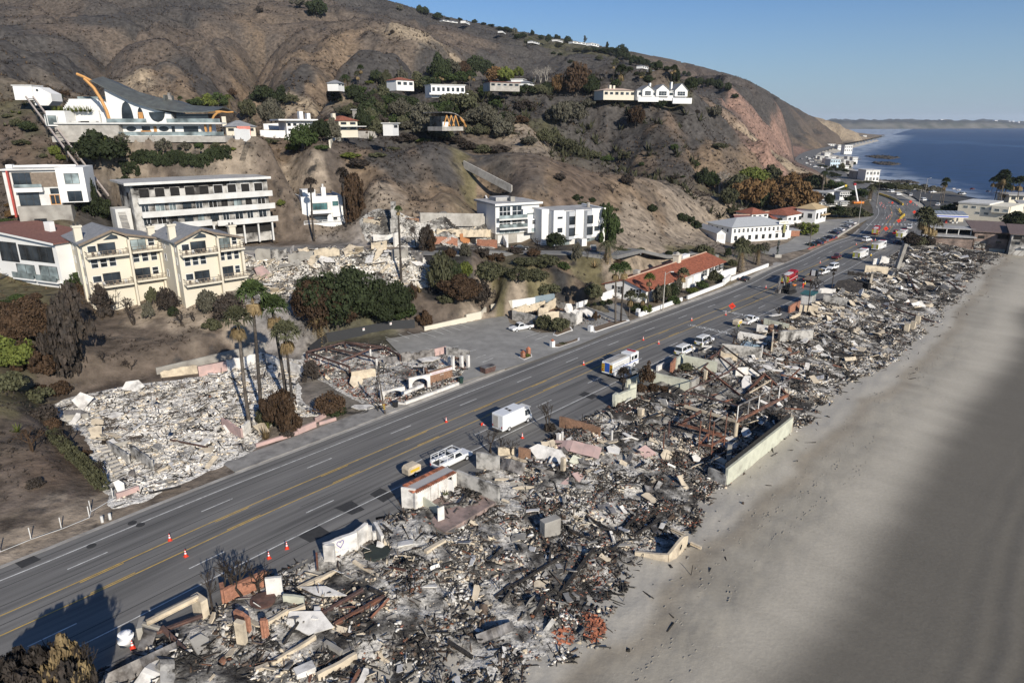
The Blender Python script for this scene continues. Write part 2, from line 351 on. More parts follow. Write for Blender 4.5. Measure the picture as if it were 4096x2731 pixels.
# ---------------------------------------------------------------- ground colours
PAL=dict(C=(.068,.062,.057),B=(.118,.093,.073),D=(.172,.126,.086),N=(.31,.245,.17),G=(.08,.075,.045),Q=(.235,.15,.115),S=(.265,.215,.163),A=(.27,.25,.23),K=(.04,.038,.036),R=(.125,.092,.068),O=(.125,.108,.06))
CA=[(600,110,'D'),(690,150,'D'),(780,90,'D'),(880,110,'B'),(740,200,'D'),(540,190,'B'),(650,60,'B'),(220,90,'B'),(120,50,'B'),(1400,260,'K'),(1450,350,'C'),(1520,325,'K'),(1350,340,'C'),(1570,262,'K'),(1260,285,'C'),(1480,300,'K'),(1330,290,'K'),(1400,330,'C'),(1610,270,'C'),(1640,300,'C'),(1660,240,'C'),(1730,220,'C'),(1560,310,'B'),(1820,285,'C'),(1860,300,'B'),(1800,275,'C'),(0,60,'C'),(100,130,'C'),(250,40,'C'),(300,110,'B'),(420,160,'C'),(380,200,'D'),(180,160,'C'),(520,60,'B'),(330,190,'N'),(450,20,'C'),(500,170,'B'),(620,130,'C'),(560,200,'D'),(700,80,'B'),(800,60,'B'),(700,180,'C'),
      (850,120,'C'),(950,70,'N'),(1040,100,'B'),(900,180,'C'),(1000,150,'C'),(1150,170,'C'),(900,20,'C'),(1050,55,'C'),(1250,130,'C'),(1350,160,'C'),(1300,110,'G'),(1450,180,'C'),(1500,170,'B'),(1550,190,'G'),
      (700,240,'N'),(680,280,'B'),(780,270,'B'),(900,250,'G'),(1000,250,'G'),(1100,270,'G'),(1000,310,'C'),(850,320,'C'),(760,330,'B'),(1200,260,'C'),(1250,320,'G'),(1100,330,'B'),(1150,300,'S'),
      (1300,250,'C'),(1350,300,'C'),(1400,280,'B'),(1450,310,'C'),(1500,270,'C'),(1550,290,'R'),(1600,320,'C'),(1560,360,'C'),(1500,350,'D'),(1640,360,'D'),(1700,390,'D'),(1620,400,'D'),(1600,230,'C'),(1660,220,'C'),(1700,240,'Q'),(1740,280,'Q'),(1780,300,'Q'),(1760,340,'Q'),(1800,320,'Q'),(1730,380,'D'),(1800,380,'N'),(1840,350,'Q'),(1780,240,'B'),(1850,275,'C'),(1900,300,'B'),(1950,310,'N'),(1720,215,'C'),(1880,330,'D'),
      (650,350,'D'),(750,370,'B'),(900,360,'C'),(1000,365,'C'),(1100,372,'C'),(1200,390,'B'),(850,400,'D'),(1000,420,'D'),(1100,440,'D'),(1250,430,'D'),(1350,430,'R'),(1400,460,'D'),(1500,470,'D'),(1550,500,'S'),(1600,530,'S'),(1450,530,'S'),(1500,560,'S'),(1300,470,'R'),(950,460,'D'),(1080,420,'O'),(640,420,'B'),(700,440,'S'),(900,470,'S'),
      (100,300,'G'),(60,260,'O'),(40,350,'R'),(150,350,'R'),(200,400,'B'),(330,340,'S'),(430,340,'S'),(520,345,'S'),(400,390,'B'),(250,370,'S'),(30,500,'R'),(20,580,'O'),(230,480,'C'),
      (100,690,'O'),(60,760,'G'),(200,720,'B'),(300,760,'B'),(330,700,'S'),(450,720,'S'),(550,730,'S'),(600,700,'A'),(500,770,'B'),(380,790,'B'),(250,830,'B'),(100,870,'B'),(60,960,'B'),(120,1080,'R'),(60,1150,'B'),(180,1120,'B'),(50,1240,'S'),(200,1170,'S'),(20,900,'O'),
      (600,600,'A'),(680,620,'A'),(800,600,'A'),(900,640,'A'),(1000,600,'K'),(1050,580,'K'),(1100,600,'B'),(1150,640,'O'),(1220,620,'O'),(1200,680,'S'),(1300,640,'D'),(1350,650,'O'),(1280,600,'K'),(1400,610,'S'),(1500,600,'S'),(1100,690,'S'),(980,700,'B'),(1600,590,'O'),(1700,590,'S'),(1650,560,'S'),(850,720,'G'),(1680,440,'G'),(1750,430,'R'),(1800,440,'O'),(1850,430,'G')]
def polar(na,nr,a0,a1,r0,r1):
    a=np.radians(np.linspace(a0,a1,na));r=np.exp(np.linspace(math.log(r0),math.log(r1),nr))
    A,R=np.meshgrid(a,r);return (np.sin(A)*R).ravel(),(np.cos(A)*R).ravel()
_na,_nr=680,600
gx,gy=polar(_na,_nr,-58,58,30,3600)
gs,go=road_so(gx,gy);gz=terrain(gx,gy);_gz2=gz.reshape(_nr,_na)
def HZ(x,y):
    x=np.asarray(x,float);y=np.asarray(y,float)
    a=(np.degrees(np.arctan2(x,y))+58)/116*(_na-1);b=(np.log(np.sqrt(x*x+y*y))-math.log(30))/math.log(120)*(_nr-1)
    a=np.clip(a,0,_na-1.001);b=np.clip(b,0,_nr-1.001);i=a.astype(int);j=b.astype(int);fa=a-i;fb=b-j
    return (_gz2[j,i]*(1-fa)+_gz2[j,i+1]*fa)*(1-fb)+(_gz2[j+1,i]*(1-fa)+_gz2[j+1,i+1]*fa)*fb
def tz(x,y):return float(HZ(x,y))
def hit(u,v,z0=0.0):
    r=np.array(ray(u,v));ts=np.exp(np.linspace(math.log(34),math.log(3500),900))/math.hypot(r[0],r[1])
    d=CAMH+r[2]*ts-HZ(r[0]*ts,r[1]*ts)-z0
    i=int(np.argmax(d < 0)) if (d < 0).any() else len(ts)-1
    i=max(i,1);f=d[i-1]/(d[i-1]-d[i]+1e-9);t=ts[i-1]+(ts[i]-ts[i-1])*min(max(f,0),1)
    return Vector((r[0]*t,r[1]*t,CAMH+r[2]*t-z0))
_ch=[hit(u,v) for u,v,c in CA];_cp=np.array([[h.x,h.y] for h in _ch]);_cc=np.array([PAL[c] for *_,c in CA])
_cax,_cay=_pc(_cp[:,0],_cp[:,1])
def ground_col(x,y):
    r=np.sqrt(x*x+y*y);a,b=_pc(x,y)
    a=a+.09*(fbm(x/r*30,b*22,4,61)-.5);b=b+.16*(fbm(x/r*26+9,b*24,4,71)-.5)
    num=np.zeros((len(x),3));den=np.zeros(len(x))
    for i in range(len(_cax)):
        w=1/(((a-_cax[i])**2+((b-_cay[i])*.8)**2)+4e-5)**2.6;num += w[:,None]*_cc[i];den += w
    c=num/den[:,None]
    c *= (.72+.56*fbm(x/5,y/5,4,81))[:,None]
    pt=sstep(.55,.68,fbm(x/28+3,y/28,4,91))*.4
    return c*(1-pt[:,None])+np.array(PAL['C'])*1.05*pt[:,None]
# ---------------------------------------------------------------- hillside and beach
def gridfaces(na,nr):
    i=np.arange(na*nr).reshape(nr,na);return np.stack([i[:-1,:-1],i[:-1,1:],i[1:,1:],i[1:,:-1]],-1).reshape(-1,4)
def submesh(name,X,Y,Z,F,keep,m,cols,smooth=True):
    F=F[keep];used=np.unique(F);re=np.full(len(X),-1);re[used]=np.arange(len(used))
    return npmesh(name,np.stack([X,Y,Z],1)[used],re[F],m,cols[used],smooth=smooth)
gf=gridfaces(_na,_nr)
gc=ground_col(gx,gy)
M_hill=mat('hillside_earth',(.1,.1,.1),.95,.5,.35,bump=5.0,attr=True,spec=.1,detail=9,c2=(.045,.041,.038),s2=.22,thr=.63,soft=.07)
fo=go[gf]
structure(submesh('hillside',gx,gy,gz,gf,fo.max(1) > 9.0,M_hill,gc))
# ---------------------------------------------------------------- beach
bx,by=polar(520,420,-52,58,30,2600)
bs_,bo_=road_so(bx,by);bz=terrain(bx,by);bb=-bo_
lump=(fbm(bx/3.2,by/3.2,4,33)-.5)*.5+(fbm(bx/.9,by/.9,2,35)-.5)*.18
bz=bz+lump*sstep(30,40,bb)*(1-sstep(50,56,bb))*.6
rip=np.sin((bb+3*fbm(bx/9,by/9,3,44)+2*vnoise(bx/25,by/40,3))*2*math.pi/2.6)
bz=bz+rip*.05*sstep(64,78,bb)
edge=45.2+1.6*(fbm(bs_/8,bb*0+1,3,52)-.5)*2
dark=59+4*(fbm(bs_/14,bb/30,4,55)-.5)
dry=np.array((.425,.39,.325));damp=np.array((.345,.312,.252));wet=np.array((.142,.128,.104));dk=np.array((.105,.098,.088))
w1=sstep(-1,1,bb-edge)[:,None];w2=sstep(-3.5,4,bb-dark)[:,None];w3=sstep(74,92,bb+6*(fbm(bx/5,by/14,3,7)-.5))[:,None]
stre=((fbm(bs_/2.2,bb/12,4,66)-.5)*.34+(fbm(bx/22,by/22,3,67)-.5)*.25)[:,None]
lightband=(sstep(50,55,bb)*(1-sstep(57,63,bb)))[:,None]
dline=(np.exp(-((bb-edge-1.2)/1.6)**2))[:,None];bc=dry*(1-w1)+damp*(1+stre+.24*lightband)*w1
bc=bc*(1-.16*dline*np.array((.8,1,1.2)))
bc=bc*(1-w2)+wet*(1+.35*stre+.07*rip[:,None]*sstep(66,78,bb)[:,None])*w2
bc=bc*(1-w3*.7)+dk*(1+.12*rip[:,None])*w3*.7
ash=(sstep(.46,.62,fbm(bx/4,by/4,4,77))*(1-sstep(34,46,bb)))[:,None]
bc=bc*(1-.35*ash)+np.array((.16,.15,.14))*.35*ash
M_sand=mat('beach_sand',(.5,.45,.4),.9,.07,2.2,bump=.35,attr=True,spec=.2,detail=6)
bf=gridfaces(520,420);fb=bb[bf]
structure(submesh('beach',bx,by,bz,bf,(fb.min(1) > 10.5) & (bz[bf].max(1) > -9),M_sand,bc))
# ---------------------------------------------------------------- road
def strip(o0,o1,s0,s1,z,step=3.0,cols=1):
    ss=np.arange(s0,s1+step,step);V=[];UV=[]
    for s in ss:
        s=min(s,s1)
        for j in range(cols+1):
            o=o0+(o1-o0)*j/cols;p=road_pt(s,o,z);V.append(tuple(p));UV.append((o,s))
    c=cols+1;F=[(i*c+j,i*c+j+1,(i+1)*c+j+1,(i+1)*c+j) for i in range(len(ss)-1) for j in range(cols)]
    return V,F,UV
def strip_obj(name,o0,o1,s0,s1,z,m,step=3.0,cols=1,parent=None):
    V,F,UV=strip(o0,o1,s0,s1,z,step,cols);me=bpy.data.meshes.new(name);me.from_pydata(V,[],[f[::-1] for f in F]);me.materials.append(m)
    ul=me.uv_layers.new(name='uv');idx=[me.loops[i].vertex_index for i in range(len(me.loops))]
    ul.data.foreach_set('uv',np.array([UV[i] for i in idx],np.float32).ravel());me.update()
    return link(bpy.data.objects.new(name,me),parent)
def asphalt_mat():
    m=bpy.data.materials.new('road_asphalt');m.use_nodes=True;t=m.node_tree;N=t.nodes;L=t.links;b=N['Principled BSDF']
    b.inputs['Roughness'].default_value=.8;b.inputs['Specular IOR Level'].default_value=.25
    uv=N.new('ShaderNodeUVMap');sp=N.new('ShaderNodeSeparateXYZ');L.new(uv.outputs[0],sp.inputs[0])
    mp=N.new('ShaderNodeMapping');mp.inputs['Scale'].default_value=(1.1,.035,1);L.new(uv.outputs[0],mp.inputs[0])
    n1=N.new('ShaderNodeTexNoise');n1.inputs['Scale'].default_value=1.5;n1.inputs['Detail'].default_value=6;L.new(mp.outputs[0],n1.inputs['Vector'])
    mp2=N.new('ShaderNodeMapping');mp2.inputs['Scale'].default_value=(.33,.045,1);L.new(uv.outputs[0],mp2.inputs[0])
    n2=N.new('ShaderNodeTexNoise');n2.inputs['Scale'].default_value=1.0;n2.inputs['Detail'].default_value=4;L.new(mp2.outputs[0],n2.inputs['Vector'])
    n3=N.new('ShaderNodeTexNoise');n3.inputs['Scale'].default_value=9;n3.inputs['Detail'].default_value=4;L.new(uv.outputs[0],n3.inputs['Vector'])
    # worn wheel tracks: a cosine across the lanes
    co=N.new('ShaderNodeMath');co.operation='MULTIPLY';co.inputs[1].default_value=2*math.pi/1.62;L.new(sp.outputs[0],co.inputs[0])
    cs=N.new('ShaderNodeMath');cs.operation='COSINE';L.new(co.outputs[0],cs.inputs[0])
    def madd(x,k,c):
        q=N.new('ShaderNodeMath');q.operation='MULTIPLY_ADD';L.new(x,q.inputs[0]);q.inputs[1].default_value=k
        if isinstance(c,float):q.inputs[2].default_value=c
        else:L.new(c,q.inputs[2])
        return q.outputs[0]
    f=madd(cs.outputs[0],.035,.18);f=madd(n1.outputs[0],.62,f);f=madd(n2.outputs[0],.5,f);f=madd(n3.outputs[0],.2,f)
    cr=N.new('ShaderNodeValToRGB');cr.color_ramp.elements[0].position=.52;cr.color_ramp.elements[1].position=1.05
    cr.color_ramp.elements[0].color=(.062,.060,.057,1);cr.color_ramp.elements[1].color=(.215,.205,.188,1)
    L.new(f,cr.inputs[0]);L.new(cr.outputs[0],b.inputs['Base Color'])
    return m
M_asph=asphalt_mat()
RS0,RS1=105.0,1900.0
road=structure(strip_obj('road',-15.5,9.2,RS0,RS1,.012,M_asph,3,4))
M_white=mat('road_paint_white',(.62,.61,.57),.7,.35,1.2,c2=(.2,.19,.18),s2=1.6,thr=.66,soft=.08)
M_yellow=mat('road_paint_yellow',(.60,.38,.075),.7,.3,1.0,c2=(.2,.16,.1),s2=1.5,thr=.68,soft=.08)
markings=[]
def s_of(q):p=P(*q);return float(road_so([p.x],[p.y])[0][0])
z1=.022
for nm,o,w,s0,s1,m in (('edge_line',6.35,.15,RS0,585,M_white),('edge_line',-10.2,.15,RS0,520,M_white),('centre_line',0,.13,RS0,585,M_yellow),('centre_line',-3.2,.13,RS0,585,M_yellow)):
    structure(strip_obj(nm,o-w/2,o+w/2,s0,s1,z1,m,3))
sd=s_of(T(0,3,615,518));k=0
for o,ph in ((3.2,0),(-6.7,s_of(T(0,3,1735,515))-sd)):
    for i in range(-5,30):
        s=sd+ph+i*14.63
        if s < RS0 or s > 590:continue
        structure(strip_obj('lane_dash',o-.07,o+.07,s,s+4.0,z1,M_white,2))
for o,ph in ((-.28,s_of(T(0,3,725,638))-sd),(-2.92,s_of(T(0,3,835,745))-sd)):
    for i in range(-4,30):
        s=sd+ph+i*14.63
        if s < RS0 or s > 580:continue
        structure(strip_obj('centre_dash',o-.06,o+.06,s,s+4.3,z1,M_yellow,2.2))
M_seam=mat('tar_seam',(.05,.049,.047),.8,.2,3)
for o,s0,s1 in ((4.85,110,560),(1.55,150,330),(-1.6,110,420),(-5.0,180,560),(-8.4,110,300),(7.6,130,400),(-12.4,120,380)):structure(strip_obj('tar_seam',o-.05,o+.05,s0,s1,.017,M_seam,4))
# crosswalk and stop bars by the junction
for a,b in ((Z1(1430,1020),Z1(2100,1035)),(Z1(1660,1010),Z1(2200,1015)),(Z1(1620,740),Z1(1930,750)),(Z1(1250,640),Z1(1250,641))):
    pa,pb=P(*a),P(*b);mb=MB();n_=max(1,int((pb-pa).length/1.6))
    for i in range(n_):c_=pa.lerp(pb,(i+.5)/n_);mb.cbox((c_.x,c_.y,.02),(.6,2.6,.006),road_az(530)-math.pi/2+.25)
    structure(mb.build('crosswalk',M_white))
# kerb, gutter and footway on the inland side
M_conc=mat('pale_concrete',(.40,.375,.335),.9,.16,.8,bump=.3,c2=(.26,.24,.21),s2=.35,thr=.56,soft=.16)
M_conc2=mat('worn_pavement',(.27,.255,.232),.9,.2,.6,bump=.3,c2=(.17,.16,.148),s2=.5,thr=.58,soft=.1)
M_brickpave=mat('brick_paving',(.30,.125,.085),.9,.3,3.0,c2=(.2,.12,.09),s2=1,thr=.55)
def prism_strip(name,o0,o1,s0,s1,z0,z1_,m,step=4):
    mb=MB();ss=list(np.arange(s0,s1,step))+[s1]
    for a,b in zip(ss,ss[1:]):
        mb.hexa([road_pt(a,o0,z0),road_pt(a,o1,z0),road_pt(b,o1,z0),road_pt(b,o0,z0),road_pt(a,o0,z1_),road_pt(a,o1,z1_),road_pt(b,o1,z1_),road_pt(b,o0,z1_)])
    return structure(mb.build(name,m))
prism_strip('gutter',8.75,9.35,RS0,480,-.2,.03,M_conc)
sA,sB=s_of(T(0,3,400,280)),s_of(T(1,2,480,960))
prism_strip('pavement',9.35,13.2,sA+22,s_of(T(1,2,1180,660)),-.3,.12,M_conc2)
prism_strip('pavement',9.35,12.4,s_of(T(1,2,1180,660)),s_of(T(2,2,130,320)),-.3,.13,M_conc)
prism_strip('pavement',9.35,12.0,s_of(T(2,1,760,1540)),s_of(T(3,1,150,850)),-.3,.13,M_conc)
# ---------------------------------------------------------------- sea
_sa,_sr=300,420
sx,sy=polar(_sa,_sr,8,62,230,30000)
ss_,so_=road_so(sx,sy)
M_sea=bpy.data.materials.new('sea_water');M_sea.use_nodes=True;t=M_sea.node_tree;N=t.nodes;L=t.links;b=N['Principled BSDF']
at=N.new('ShaderNodeAttribute');at.attribute_name='Col';b.inputs['Roughness'].default_value=.4;b.inputs['Specular IOR Level'].default_value=.22
g=N.new('ShaderNodeNewGeometry')
mp=N.new('ShaderNodeMapping');mp.inputs['Scale'].default_value=(.05,.11,.05);mp.inputs['Rotation'].default_value=(0,0,.5);L.new(g.outputs[0],mp.inputs[0])
w=N.new('ShaderNodeTexNoise');w.inputs['Scale'].default_value=1;w.inputs['Detail'].default_value=7;L.new(mp.outputs[0],w.inputs[0])
mr=N.new('ShaderNodeMapRange');mr.inputs[1].default_value=.3;mr.inputs[2].default_value=.7;mr.inputs[3].default_value=.6;mr.inputs[4].default_value=1.45;L.new(w.outputs[0],mr.inputs[0])
vm=N.new('ShaderNodeVectorMath');vm.operation='SCALE';L.new(at.outputs[0],vm.inputs[0]);L.new(mr.outputs[0],vm.inputs['Scale']);L.new(vm.outputs[0],b.inputs['Base Color'])
bp=N.new('ShaderNodeBump');bp.inputs['Strength'].default_value=.5;bp.inputs['Distance'].default_value=1.2;L.new(w.outputs[0],bp.inputs['Height']);L.new(bp.outputs[0],b.inputs['Normal'])
sr_=np.sqrt(sx*sx+sy*sy)
deep=np.array((.010,.030,.088));lite=np.array((.07,.14,.25));foam=np.array((.62,.66,.68))
st1=sstep(.54,.66,fbm(sx/260+fbm(sx/90,sy/90,3,3),sy/900,4,12))*(1-sstep(1500,4000,sr_))
pale_streak=np.clip(st1*.55,0,1)[:,None]  # mask of lighter blue streaks over the deep water colour
sc=deep*(1-pale_streak)+lite*pale_streak
shore=-so_
fw=np.clip((1-sstep(36,120,shore+50*(fbm(sx/20,sy/35,4,19)-.5)))*sstep(.36,.56,fbm(sx/12,sy/26,4,15)+.13),0,1)[:,None]
sc=sc*(1-fw*.55)+foam*fw*.55
structure(npmesh('sea',np.stack([sx,sy,np.full(len(sx),-5.6)],1),gridfaces(_sa,_sr),M_sea,sc))
# ---------------------------------------------------------------- far coast across the bay
fa=np.linspace(18,60,420);hx=[];hz=[]
M_far=mat('far_coast_earth',(.1,.1,.1),.95,.35,.012,attr=True,spec=.05,c2=(.05,.055,.04),s2=.006,thr=.55,soft=.1)
V=[];Cc=[]
rows=[(0,0,0),(60,.05,0),(160,.5,0),(300,.95,1),(700,1.0,1),(2500,1.25,1),(5200,1.5,2)]
for a in fa:
    R0=9000+4300*sstep(24,44,a);bl=1-sstep(33.5,38.5,a)
    for d,h,c in rows:
        r=R0+d;x,y=math.sin(math.radians(a))*r,math.cos(math.radians(a))*r
        hh=(25+62*bl)*(.75+.5*float(fbm(a*2.2,d/900,3,8)))*h
        V.append((x,y,-5.7+hh));Cc.append([(.15,.14,.12),(.046,.045,.042),(.032,.035,.03)][c if h > .05 else 0])
nrow=len(rows);F=[(i*nrow+j,(i+1)*nrow+j,(i+1)*nrow+j+1,i*nrow+j+1) for i in range(len(fa)-1) for j in range(nrow-1)]
structure(npmesh('far_coast',V,F,M_far,np.array(Cc),smooth=True))

# the air: one closed box of thin even haze
hb=MB().box(-4000,24000,-600,32000,-12,420).build('haze',[]);stuff(hb);tag(hb,'thin pale sea haze filling the whole view','haze')
hm_=bpy.data.materials.new('haze_air');hm_.use_nodes=True;hm_.node_tree.nodes.clear();hv=hm_.node_tree.nodes.new('ShaderNodeVolumePrincipled');hv.inputs['Density'].default_value=3.2e-5;hv.inputs['Color'].default_value=(.80,.88,1,1);hv.inputs['Anisotropy'].default_value=0
ho=hm_.node_tree.nodes.new('ShaderNodeOutputMaterial');hm_.node_tree.links.new(hv.outputs[0],ho.inputs['Volume']);hb.data.materials.append(hm_)

# footprints along the damp line
n=700;fs=NR.uniform(170,330,n);row=NR.choice([0,1,1,2],n);fbb=np.choose(row,[46.3,48.2,51.0])+1.1*np.sin(fs/9)+NR.normal(0,.35,n);ii=np.clip(np.searchsorted(RS,fs)-1,0,len(RD)-1);dd=RD[ii];pp=RC[ii]+dd*(fs-RS[ii])[:,None];fx,fy=pp[:,0]+dd[:,1]*fbb,pp[:,1]-dd[:,0]*fbb;aa=np.arctan2(dd[:,1],dd[:,0])+NR.normal(0,.3,n)
fz=terrain(fx,fy);L_,W_=.17,.075;ca,sa=np.cos(aa),np.sin(aa)
V=np.stack([np.stack([fx+ca*a*L_-sa*b*W_,fy+sa*a*L_+ca*b*W_,fz+h],-1) for a,b,h in ((-1,-1,.0),(1,-1,.0),(1,1,.0),(-1,1,.0),(-.6,-.5,.035),(.6,-.5,.035),(.6,.5,.035),(-.6,.5,.035))],1).reshape(-1,3)
F=(np.array([(4,5,6,7),(0,1,5,4),(1,2,6,5),(2,3,7,6),(3,0,4,7)])[None]+(np.arange(n)*8)[:,None,None]).reshape(-1,4);stuff(tag(npmesh('footprints',V,F,M_sand,np.tile(damp*.93,(len(F),1))),'trails of footprints pressed along the damp sand line','footprints'))
# ---------------------------------------------------------------- rubble
def Zm(ox,oy,k):return lambda x,y:((ox+x*k)/1.7415,(oy+y*k)/1.7415)
R1=Zm(2600,1180,.2551);R2=Zm(2440,1480,.2551);R3=Zm(1900,1600,.2551);R4=Zm(1500,1780,.4464);R5=Zm(520,2200,.4464);R6=Zm(1180,2060,.4464)
PR=dict(white=(.74,.70,.63),ash=(.45,.425,.38),cream=(.62,.52,.38),gray=(.24,.225,.20),mid=(.14,.122,.105),char=(.026,.024,.022),brown=(.10,.068,.048),rust=(.20,.085,.045),brick=(.27,.10,.06),pink=(.58,.40,.33))
_UB=np.array([(-.5,-.5,-.5),(.5,-.5,-.5),(.5,.5,-.5),(-.5,.5,-.5),(-.5,-.5,.5),(.5,-.5,.5),(.5,.5,.5),(-.5,.5,.5)])
_FB=np.array([(3,2,1,0),(4,5,6,7),(0,1,5,4),(1,2,6,5),(2,3,7,6),(3,0,4,7)])
def boxes(cx,cy,cz,dims,yaw,tx,ty,jit=.18):
    n=len(cx);b=np.repeat(_UB[None],n,0)*(1+NR.uniform(-jit,jit,(n,8,3)))*dims[:,None,:]
    c,s=np.cos(tx),np.sin(tx);y,z=b[...,1].copy(),b[...,2].copy();b[...,1]=y*c[:,None]-z*s[:,None];b[...,2]=y*s[:,None]+z*c[:,None]
    c,s=np.cos(ty),np.sin(ty);x,z=b[...,0].copy(),b[...,2].copy();b[...,0]=x*c[:,None]+z*s[:,None];b[...,2]=-x*s[:,None]+z*c[:,None]
    c,s=np.cos(yaw),np.sin(yaw);x,y=b[...,0].copy(),b[...,1].copy();b[...,0]=x*c[:,None]-y*s[:,None];b[...,1]=x*s[:,None]+y*c[:,None]
    b[...,0] += cx[:,None];b[...,1] += cy[:,None];b[...,2] += cz[:,None]
    return b.reshape(-1,3),(_FB[None]+(np.arange(n)*8)[:,None,None]).reshape(-1,4)
M_rub=mat('burnt_debris',(.3,.3,.3),.95,.42,2.3,bump=.8,attr=True,spec=.12,detail=8)
M_ash=mat('ash_heap',(.3,.3,.3),.97,.55,2.4,bump=2.0,attr=True,spec=.08,detail=10,c2=(.05,.045,.04),s2=2.6,thr=.60,soft=.06)
def heap(x,y,amp=1.0):return amp*(1.3*(fbm(x/5.5,y/5.5,3,101)-.35)+.55*(fbm(x/1.3,y/1.3,3,103)-.5))
def debris(name,label,x,y,w,dark,sc,amp=1.0,warm=.35,planks=.16,brickf=.0,gain=1.0,zf=None):
    """x,y chunk places; dark 0..1 share of charred pieces at each; sc chunk size in metres"""
    n=len(x);k=NR.rand(n);pat=fbm(x/3.0,y/3.0,3,131);pat2=vnoise(x/1.1,y/1.1,137);dk=np.clip(dark+.07+(pat-.5)*2.6+(pat2-.5)*.5,.02,.97)
    kind=NR.rand(n);s=sc*np.exp(NR.normal(0,.72,n));s=np.minimum(s,.95)
    sb=np.minimum(s,.45)*1.0;dims=np.stack([sb*1.25,sb*NR.uniform(.4,.8,n),sb*NR.uniform(.2,.55,n)],1)
    sl=(kind > .58) & (kind < .78);dims[sl]=np.stack([s[sl]*NR.uniform(1.2,2.6,sl.sum()),s[sl]*NR.uniform(.5,1.2,sl.sum()),.03+.04*NR.rand(sl.sum())],1)
    pl=kind > 1-planks;m=pl.sum();dims[pl]=np.stack([NR.uniform(.4,1.4,m)*(1+2*NR.rand(m)**3),NR.uniform(.05,.15,m),NR.uniform(.05,.14,m)],1)
    tx=NR.normal(0,.42,n);ty=NR.normal(0,.42,n);tx[pl] *= .4;ty[pl] *= .45;up=pl & (NR.rand(n) < .16);ty[up]=NR.normal(1.45,.25,up.sum());dims[up,1:] *= .6
    z=(HZ(x,y) if zf is None else zf(x,y))+w*(heap(x,y,amp)+.12)+dims[:,2]*.25
    col=np.zeros((n,3));P_={q:np.array(c) for q,c in PR.items()}
    k2=.55*k+.45*np.clip((vnoise(x/.7+31,y/.7,191)-.5)*1.6+.5,0,1);isd=k2 < dk;hue=np.clip((fbm(x/2.2+7,y/2.2,2,181)-.5)*2.4+.5+NR.normal(0,.14,n),0,.999);r=hue
    lightpal=np.where((r < .26)[:,None],P_['white'],np.where((r < .26+warm)[:,None],P_['cream'],np.where((r < .82)[:,None],P_['ash'],np.where((r < .985)[:,None],P_['gray'],P_['mid']))))
    darkpal=np.where((r < .45)[:,None],P_['char'],np.where((r < .66)[:,None],P_['mid'],np.where((r < .84)[:,None],P_['brown'],np.where((r < .9)[:,None],P_['rust'],P_['gray']))))
    col=np.where(isd[:,None],darkpal,lightpal)
    col[pl]=np.where((NR.rand(m) < .8)[:,None],P_['char'],P_['brown'])
    bz=NR.rand(n) < brickf*sstep(.45,.6,fbm(x/4,y/4,2,171));col[bz]=P_['brick']*NR.uniform(.6,1.25,(bz.sum(),1));dims[bz]=np.array((.3,.17,.08))*NR.uniform(.7,1.3,(bz.sum(),1))
    dust=np.array((.30,.28,.25));a_=NR.uniform(.03,.26,(n,1));col=col*(1-a_)+dust*a_*np.where(isd,.45,1)[:,None];col *= NR.uniform(.75,1.15,(n,1))
    col *= np.where(isd,1,gain)[:,None];V,F=boxes(x,y,z,dims,NR.uniform(0,6.28,n),tx,ty)
    o=npmesh(name,V,F,M_rub,np.repeat(col,6,0));tag(o,label,'debris');return stuff(o)
def heap_cols(x,y,dark,k=1.25):
    p=fbm(x/3.2,y/3.2,4,141);q=fbm(x/.8,y/.8,3,151);d=np.clip(dark+(p-.5)*2.6+(q-.5)*1.2,0,1)[:,None]
    lt=np.array(PR['ash'])*k;md=np.array(PR['gray'])*.9;ck=np.array(PR['char'])*1.8
    return np.where(d < .5,lt*(1-d*2)+md*d*2,md*(2-2*d)+ck*(2*d-1))*(.8+.4*q[:,None])
# --- the burnt strip between highway and beach
LOTS=[(148,187),(187,206),(206,233.5),(233.5,259),(259,287),(287,330),(330,385),(385,458)]
DS,DV=[148,185,200,215,230,240,256,264,300,330,345,380,400,460],[.40,.40,.46,.46,.52,.74,.74,.5,.42,.45,.55,.62,.74,.85]
def outer(s):return 39.5+1.6*(fbm(np.asarray(s)/6,0*np.asarray(s),2,9)-.5)*2+np.interp(s,[180,190,200,206,212,230,300,450],[2,2.5,0,3,0,-1.5,1,3])
def inner(s):return np.interp(s,[150,186,188,206,208,233,235,260,300,330,390,460],[14.2,14.2,15,15.2,15.2,15.4,15.4,15,14.8,15,15.5,15.5])
def so_xy(s,o):
    i=np.clip(np.searchsorted(RS,s)-1,0,len(RD)-1);d=RD[i];p=RC[i]+d*(s-RS[i])[:,None]
    return p[:,0]-d[:,1]*o,p[:,1]+d[:,0]*o
def edge_w(s,b):return sstep(0,2.2,b-inner(s))*(1-sstep(-4,.6,b-outer(s)))
for li,(a,b_) in enumerate(LOTS):
    st=.26 if a < 230 else .38
    ss=np.arange(a,b_+st,st);oo=np.arange(13.6,45,st);Sg,Og=np.meshgrid(ss,oo);sg,og=Sg.ravel(),Og.ravel();x,y=so_xy(sg,-og)
    w=edge_w(sg,og);court=np.exp(-(((sg-199)/3.4)**2+((og-19.5)/2.6)**2)**2)*(a == 187)
    z=HZ(x,y)+w*(1-court)*(heap(x,y)+.12)+.03
    z=np.where(w < .02,z-.25,z)
    c=heap_cols(x,y,np.interp(sg,DS,DV)+.12*(og > 33)*(sg > 185)*(sg < 225))
    F=gridfaces(len(ss),len(oo));keep=w[F].max(1) > .04
    o=submesh('ash_ground',x,y,z,F,keep,M_ash,c);structure(o)
